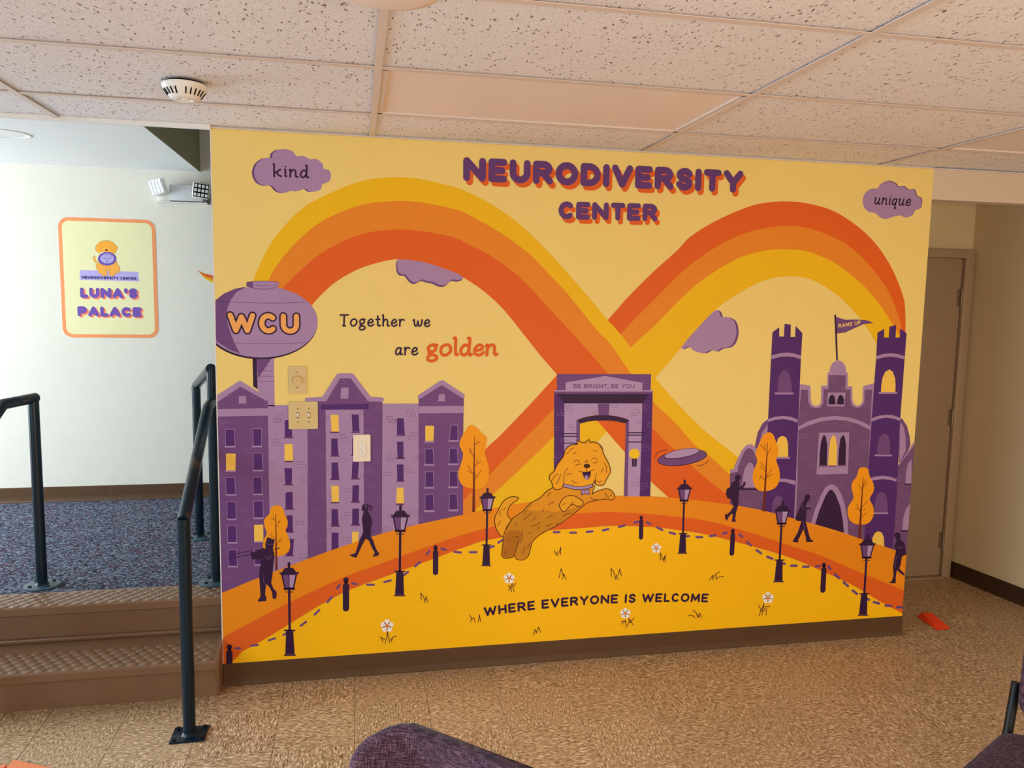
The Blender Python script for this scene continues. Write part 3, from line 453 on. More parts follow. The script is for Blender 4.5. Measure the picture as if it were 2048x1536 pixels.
['building','purple brick hall with gables and lit windows',[['wall_section','lilac',5,[('p',[2041,12477,3759,12460,3680,5071,3670,4153,1909,4255])],None],['wall_section','purple',6,[('p',[3709,12652,6909,12624,6884,5485,3634,4844])],None],['wall_section','lilac',7,[('p',[4470,12244,6094,12226,6095,4944,4463,5030])],None],['wall_section','lilac',6,[('p',[6892,12501,8516,12486,8540,5989,6885,6065])],None],['wall_section','purple',8,[('p',[7,12657,930,13320,2069,12666,2054,12341,2049,9080,2046,4589,2007,3792,-188,3926])],None],['wall_section','purple',8,[('p',[8505,12722,9543,13306,10538,12695,10529,11852,10525,10333,10561,6604,8526,6689])],None],['gable_trim','lilac',9,[('p',[-13,12914,934,13540,2097,12790,2075,12661,1992,12661,950,13282,57,12657,-19,12631])],None],['gable_trim','lilac',9,[('p',[8469,12838,9437,13485,9563,13527,9668,13474,10562,12876,10563,12727,10500,12695,9533,13306,8574,12696,8480,12722])],None],['wall_section','purple',7,[('p',[4420,12563,4511,12645,5103,13645,5530,13644,6295,12601,6295,12546])],None],['gable_trim','lilac',9,[('p',[3603,12625,3605,12778,4332,12816,4961,13809,5067,13847,5574,13847,5681,13791,6404,12800,6920,12774,6985,12679,6947,12585,6290,12602,5546,13622,5092,13623,4490,12618])],None],['string_course','lilac',9,[('p',[-26,12326,2054,12341,2049,12021,-33,12004]),('p',[8523,12360,10520,12352,10523,12034,8524,12036])],None],['string_course','deep',9,[('p',[4261,12477,6311,12490,6321,12257,4274,12246])],None],['attic_window','lilac',9,[('p',[881,12875,1150,12873,1180,12555,864,12558]),('p',[5143,13217,5463,13215,5434,12720,5102,12733]),('p',[9416,12905,9683,12903,9675,12575,9380,12578])],None],['window_outline','lilac',9,[('p',[291,11466,668,11460,693,10716,285,10725])],None],['window','deep',10,[('p',[308,11444,649,11439,675,10728,304,10735])],None],['window_sill','lilac',10,[('p',[268,10725,690,10717,704,10651,251,10660])],None],['window','lit',10,[('p',[302,10399,699,10390,674,9658,296,9669])],None],['window_sill','lilac',10,[('p',[271,9669,679,9658,693,9592,254,9604])],None],['window_outline','lilac',9,[('p',[261,9374,641,9364,677,8604,266,8617])],None],['window','deep',10,[('p',[279,9352,622,9342,658,8616,284,8628])],None],['window_sill','lilac',10,[('p',[274,8628,684,8615,698,8548,257,8563])],None],['window_outline','lilac',9,[('p',[290,8303,660,8290,671,7521,284,7536])],None],['window','deep',10,[('p',[308,8280,641,8269,652,7532,303,7546])],None],['window_sill','lilac',10,[('p',[292,7546,673,7532,687,7464,276,7481])],None],['window_outline','lilac',9,[('p',[288,7236,665,7238,660,6480,283,6497])],None],['window','deep',10,[('p',[306,7213,646,7216,642,6492,301,6508])],None],['window_sill','lilac',10,[('p',[291,6503,683,6485,697,6417,274,6437])],None],['window_outline','lilac',9,[('p',[286,6168,664,6173,681,5415,291,5435])],None],['window','deep',10,[('p',[304,6145,645,6151,662,5427,310,5445])],None],['window_sill','lilac',10,[('p',[284,5441,683,5420,697,5352,267,5375])],None],['window_outline','lilac',9,[('p',[1403,11465,1800,11458,1772,10700,1436,10707])],None],['window','deep',10,[('p',[1421,11443,1781,11437,1754,10711,1454,10717])],None],['window_sill','lilac',10,[('p',[1382,10713,1779,10705,1794,10639,1366,10648])],None],['window_outline','lilac',9,[('p',[1410,10412,1793,10404,1816,9639,1407,9650])],None],['window','deep',10,[('p',[1428,10390,1774,10382,1798,9651,1425,9661])],None],['window_sill','lilac',10,[('p',[1394,9661,1819,9650,1833,9584,1378,9596])],None],['window_outline','lilac',9,[('p',[1381,9354,1760,9343,1763,8591,1378,8603])],None],['window','deep',10,[('p',[1399,9331,1741,9321,1744,8602,1396,8614])],None],['window_sill','lilac',10,[('p',[1376,8614,1791,8601,1805,8534,1359,8548])],None],['window_outline','lilac',9,[('p',[1393,8304,1794,8290,1797,7532,1390,7548])],None],['window','deep',10,[('p',[1411,8281,1775,8268,1779,7544,1409,7559])],None],['window_sill','lilac',10,[('p',[1388,7559,1789,7544,1803,7465,1371,7482])],None],['window','lit',10,[('p',[1398,7224,1778,7220,1777,6480,1395,6497])],None],['window_sill','lilac',10,[('p',[1390,6498,1761,6481,1776,6424,1373,6442])],None],['window_outline','lilac',9,[('p',[1386,6172,1722,6157,1726,5434,1384,5452])],None],['window','deep',10,[('p',[1405,6149,1703,6135,1707,5447,1403,5462])],None],['window_sill','lilac',10,[('p',[1382,5452,1691,5436,1706,5368,1365,5385])],None],['window','lit',10,[('p',[8809,11478,9202,11472,9183,10784,8813,10791])],None],['window_sill','lilac',10,[('p',[8785,10780,9194,10772,9212,10703,8768,10712])],None],['window_outline','lilac',9,[('p',[9936,11501,10283,11496,10290,10786,9897,10793])],None],['window','deep',10,[('p',[9957,11478,10263,11473,10269,10797,9917,10804])],None],['window_sill','lilac',10,[('p',[9872,10805,10315,10797,10333,10716,9855,10725])],None],['window_outline','lilac',9,[('p',[8794,10438,9172,10441,9215,9719,8798,9718])],None],['window','deep',10,[('p',[8814,10415,9151,10419,9195,9731,8818,9729])],None],['window_sill','lilac',10,[('p',[8762,9730,9212,9719,9229,9650,8745,9662])],None],['window_outline','lilac',9,[('p',[9899,10449,10270,10441,10311,9715,9882,9725])],None],['window','deep',10,[('p',[9920,10426,10250,10419,10290,9727,9903,9736])],None],['window_sill','lilac',10,[('p',[9857,9737,10302,9726,10320,9645,9841,9657])],None],['window_outline','lilac',9,[('p',[8810,9385,9189,9386,9221,8671,8802,8672])],None],['window','deep',10,[('p',[8831,9361,9169,9364,9201,8683,8823,8683])],None],['window_sill','lilac',10,[('p',[8778,8673,9218,8659,9235,8589,8761,8604])],None],['window_outline','lilac',9,[('p',[9908,9390,10280,9380,10321,8648,9902,8661])],None],['window','deep',10,[('p',[9928,9366,10259,9358,10300,8661,9923,8672])],None],['window_sill','lilac',10,[('p',[9866,8674,10312,8660,10329,8578,9849,8593])],None],['window_outline','lilac',9,[('p',[8804,8337,9195,8336,9228,7593,8807,7597])],None],['window','deep',10,[('p',[8824,8314,9175,8314,9207,7605,8828,7607])],None],['window_sill','lilac',10,[('p',[8782,7598,9224,7581,9242,7499,8766,7517])],None],['window_outline','lilac',9,[('p',[9905,8325,10290,8312,10319,7576,9911,7591])],None],['window','deep',10,[('p',[9926,8301,10269,8289,10298,7588,9931,7602])],None],['window_sill','lilac',10,[('p',[9886,7592,10321,7576,10340,7493,9869,7511])],None],['window','deep',10,[('p',[2746,11815,3028,11812,3050,11071,2736,11076])],None],['window_sill','plum2',10,[('p',[2715,11071,3092,11064,3107,11009,2699,11016])],None],['window','lit',10,[('p',[2721,10763,3056,10757,3078,10022,2711,10030])],None],['window_sill','plum2',10,[('p',[2721,10025,3078,10016,3093,9955,2705,9964])],None],['window','deep',10,[('p',[2701,9699,3027,9690,3007,8985,2744,8993])],None],['window_sill','plum2',10,[('p',[2686,8995,3054,8984,3070,8922,2669,8934])],None],['window','deep',10,[('p',[2739,8614,3029,8650,3030,7894,2729,7905])],None],['window_sill','plum2',10,[('p',[2708,7906,3072,7893,3087,7836,2691,7851])],None],['window','deep',10,[('p',[2740,7580,3016,7597,3027,6853,2731,6866])],None],['window_sill','plum2',10,[('p',[2710,6878,3059,6863,3074,6806,2693,6823])],None],['window','deep',10,[('p',[2800,6525,3066,6524,3003,5790,2727,5803])],None],['window_sill','plum2',10,[('p',[2705,5805,3046,5788,3061,5730,2689,5749])],None],['window','lit',10,[('p',[4681,12021,5012,12017,5034,11274,4713,11279])],None],['window_sill','plum2',10,[('p',[4665,11275,5023,11269,5039,11207,4648,11214])],None],['window','deep',10,[('p',[4700,10969,4967,10964,5005,10216,4694,10223])],None],['window_sill','plum2',10,[('p',[4656,10224,5042,10215,5058,10153,4640,10163])],None],['window','deep',10,[('p',[4702,9899,4976,9903,5025,9172,4696,9170])],None],['window_sill','plum2',10,[('p',[4648,9183,5035,9172,5051,9104,4631,9116])],None],['window','lit',10,[('p',[4683,8861,5006,8851,5012,8117,4704,8127])],None],['window_sill','plum2',10,[('p',[4667,8129,5017,8117,5033,8054,4650,8067])],None],['window','deep',10,[('p',[4686,7806,4956,7796,4999,7055,4680,7068])],None],['window_sill','plum2',10,[('p',[4658,7069,5037,7053,5053,6990,4642,7007])],None],['window','deep',10,[('p',[4683,6737,4981,6725,4976,5981,4677,5995])],None],['window_sill','plum2',10,[('p',[4650,5996,4976,5981,4992,5923,4633,5940])],None],['window','deep',10,[('p',[5580,12026,5887,12023,5911,11271,5614,11275])],None],['window_sill','plum2',10,[('p',[5566,11271,5928,11265,5944,11203,5549,11210])],None],['window','deep',10,[('p',[5596,10952,5883,10947,5880,10190,5593,10197])],None],['window_sill','plum2',10,[('p',[5544,10243,5663,10240,5679,10184,5528,10187])],None],['window','deep',10,[('p',[5596,9905,5889,9898,5832,9166,5566,9173])],None],['window_sill','plum2',10,[('p',[5544,9174,5919,9163,5935,9101,5527,9112])],None],['window','deep',10,[('p',[5602,8850,5885,8853,5871,8115,5582,8125])],None],['window_sill','plum2',10,[('p',[5533,8127,5915,8114,5931,8045,5516,8059])],None],['window','deep',10,[('p',[5586,7795,5880,7796,5877,7070,5577,7083])],None],['window_sill','plum2',10,[('p',[5533,7084,5921,7069,5937,6999,5516,7017])],None],['window','lit',10,[('p',[5575,6739,5865,6727,5830,6171,5572,6183])],None],['window','deep',10,[('p',[7550,11834,7842,11830,7898,11080,7550,11097])],None],['window_sill','plum2',10,[('p',[7539,11086,7910,11079,7926,11022,7523,11030])],None],['window','deep',10,[('p',[7550,10775,7833,10770,7845,10032,7579,10038])],None],['window_sill','plum2',10,[('p',[7540,10056,7889,10048,7906,9979,7523,9988])],None],['window','deep',10,[('p',[7551,9743,7845,9736,7847,8994,7569,9002])],None],['window_sill','plum2',10,[('p',[7541,9014,7875,9004,7891,8947,7524,8957])],None],['window','lit',10,[('p',[7552,8688,7847,8679,7871,7960,7514,7972])],None],['window_sill','plum2',10,[('p',[7514,7961,7848,7949,7865,7874,7497,7887])],None],['brick_outline','line',10,[('s',[90,11852,393,11848,409,11740,105,11744,90,11852],9),('s',[76,11690,288,11687,286,11569,73,11572,76,11690],9),('s',[1071,10545,1364,10539,1336,10392,1043,10398,1071,10545],9),('s',[38,9523,318,9515,341,9361,61,9369,38,9523],9),('s',[25,9370,188,9365,185,9245,22,9250,25,9370],9),('s',[894,9345,1187,9337,1159,9189,866,9198,894,9345],9),('s',[1004,9194,1288,9186,1308,9047,1025,9056,1004,9194],9),('s',[749,7972,1058,7961,1056,7822,746,7834,749,7972],9),('s',[1820,8450,2070,8442,2044,8303,1794,8312,1820,8450],9),('s',[42,7832,155,7828,176,7678,64,7682,42,7832],9),('s',[897,7373,1187,7361,1184,7222,894,7234,897,7373],9),('s',[1045,7239,1304,7228,1279,7095,1020,7106,1045,7239],9),('s',[73,6407,278,6397,299,6257,93,6267,73,6407],9),('s',[43,5050,276,5037,273,4902,41,4915,43,5050],9),('s',[133,4910,413,4895,385,4750,106,4765,133,4910],9),('s',[1929,11347,2048,11345,2067,11225,1948,11227,1929,11347],9)],None],['brick_outline','line',10,[('s',[392,12975,594,12974,614,12840,411,12841,392,12975],9),('s',[1423,12957,1714,12955,1712,12815,1420,12817,1423,12957],9),('s',[80,12550,281,12548,253,12398,51,12400,80,12550],9),('s',[1898,12576,2053,12574,2074,12433,1920,12435,1898,12576],9),('s',[130,11835,403,11831,400,11696,127,11700,130,11835],9),('s',[1596,12021,1801,12018,1776,11883,1570,11886,1596,12021],9),('s',[4985,13530,5262,13529,5285,13392,5008,13393,4985,13530],10),('s',[5784,12949,6053,12947,6053,12814,5783,12816,5784,12949],10),('s',[6647,12376,6909,12373,6881,12217,6619,12220,6647,12376],10),('s',[6253,11399,6493,11395,6518,11249,6278,11253,6253,11399],10),('s',[6090,11268,6329,11264,6329,11152,6090,11156,6090,11268],10),('s',[3896,11403,4182,11399,4155,11255,3870,11260,3896,11403],10),('s',[3788,11250,4053,11246,4075,11107,3811,11112,3788,11250],10),('s',[8574,11860,8880,11856,8881,11732,8574,11736,8574,11860],10),('s',[8518,11725,8741,11722,8719,11592,8496,11596,8518,11725],10)],None],['brick_outline','line',10,[('s',[4012,10360,4321,10354,4344,10214,4035,10221,4012,10360],10),('s',[4266,10216,4480,10211,4479,10072,4265,10077,4266,10216],10),('s',[3704,9756,3996,9749,3970,9610,3678,9618,3704,9756],10),('s',[4156,8653,4456,8643,4479,8502,4178,8512,4156,8653],10),('s',[4293,8497,4465,8491,4464,8345,4292,8350,4293,8497],10),('s',[3870,7847,4180,7835,4155,7695,3844,7707,3870,7847],10),('s',[3810,7217,4104,7205,4128,7056,3833,7069,3810,7217],10),('s',[3701,7063,3958,7052,3957,6927,3700,6938,3701,7063],10),('s',[4205,6473,4448,6463,4422,6321,4180,6332,4205,6473],10),('s',[6095,9667,6379,9660,6403,9518,6119,9525,6095,9667],10),('s',[6204,9512,6488,9504,6488,9345,6203,9353,6204,9512],10),('s',[6300,8886,6574,8878,6546,8719,6272,8728,6300,8886],10),('s',[6694,8213,6887,8206,6911,8068,6718,8075,6694,8213],10),('s',[6611,8078,6871,8069,6870,7920,6611,7930,6611,8078],10),('s',[6643,10235,6890,10229,6864,10083,6617,10089,6643,10235],10),('s',[8535,10386,8747,10382,8772,10244,8559,10249,8535,10386],10),('s',[8512,7416,8625,7412,8626,7267,8513,7271,8512,7416],10),('s',[8513,7260,8761,7250,8738,7111,8489,7121,8513,7260],10)],None],['brick_outline','plumline',10,[('s',[2183,10988,2443,10983,2466,10834,2206,10839,2183,10988],9),('s',[2326,10837,2586,10832,2584,10695,2324,10700,2326,10837],9),('s',[2078,9963,2339,9957,2310,9803,2050,9809,2078,9963],9),('s',[2382,9336,2680,9328,2704,9172,2406,9181,2382,9336],9),('s',[3194,9991,3468,9984,3466,9846,3192,9852,3194,9991],10),('s',[3308,9850,3599,9842,3573,9704,3283,9711,3308,9850],10),('s',[3364,9220,3671,9211,3694,9071,3386,9080,3364,9220],10),('s',[3171,7321,3480,7309,3478,7157,3169,7169,3171,7321],10),('s',[3510,6703,3644,6697,3616,6545,3482,6551,3510,6703],10),('s',[3259,5806,3580,5790,3603,5647,3282,5663,3259,5806],10),('s',[3364,5658,3605,5647,3604,5521,3363,5533,3364,5658],10),('s',[2315,11865,2575,11861,2552,11736,2292,11740,2315,11865],9),('s',[5049,11129,5290,11125,5313,10991,5071,10995,5049,11129],10),('s',[5155,10994,5424,10989,5423,10844,5154,10849,5155,10994],10),('s',[5042,10069,5311,10063,5287,9929,5017,9936,5042,10069],10),('s',[4492,9747,4556,9746,4581,9594,4517,9596,4492,9747],10),('s',[5276,8730,5536,8722,5535,8569,5275,8578,5276,8730],10),('s',[5958,9360,6083,9357,6055,9199,5930,9203,5958,9360],10),('s',[4474,7598,4592,7594,4618,7434,4499,7439,4474,7598],10),('s',[5242,7637,5514,7627,5513,7473,5241,7484,5242,7637],10),('s',[5132,7488,5404,7478,5379,7336,5107,7347,5132,7488],10),('s',[4506,6927,4679,6920,4701,6782,4528,6790,4506,6927],10),('s',[5142,6489,5453,6475,5452,6332,5141,6346,5142,6489],10),('s',[7236,11754,7478,11751,7456,11628,7215,11631,7236,11754],10),('s',[8214,11176,8465,11172,8493,11012,8243,11017,8214,11176],10),('s',[8076,11020,8343,11015,8343,10879,8076,10884,8076,11020],10),('s',[7192,10189,7496,10182,7469,10029,7165,10036,7192,10189],10),('s',[7109,10038,7358,10032,7378,9918,7129,9924,7109,10038],10),('s',[8329,10152,8469,10148,8469,10000,8329,10003,8329,10152],10),('s',[7957,9522,8275,9514,8249,9366,7931,9374,7957,9522],10),('s',[6971,9400,7275,9392,7299,9255,6995,9263,6971,9400],10),('s',[8197,7619,8478,7609,8478,7476,8197,7486,8197,7619],10),('s',[7180,7484,7358,7477,7332,7329,7154,7336,7180,7484],10),('s',[8086,6969,8339,6959,8363,6824,8109,6835,8086,6969],10),('s',[6914,6884,7147,6875,7147,6724,6913,6734,6914,6884],10)],None],['brick_outline','plumline',10,[('s',[2422,12027,2666,12024,2690,11871,2446,11874,2422,12027],9),('s',[2300,11876,2575,11872,2573,11736,2298,11740,2300,11876],9),('s',[7990,12194,8239,12191,8217,12062,7968,12065,7990,12194],10),('s',[8129,12063,8362,12060,8387,11919,8154,11922,8129,12063],10),('s',[7110,11924,7368,11921,7368,11780,7110,11784,7110,11924],10),('s',[7247,11782,7495,11779,7468,11627,7221,11631,7247,11782],10),('s',[4495,11957,4574,11956,4597,11818,4517,11819,4495,11957],10),('s',[5969,12161,6093,12159,6093,12020,5969,12022,5969,12161],10)],None]]],
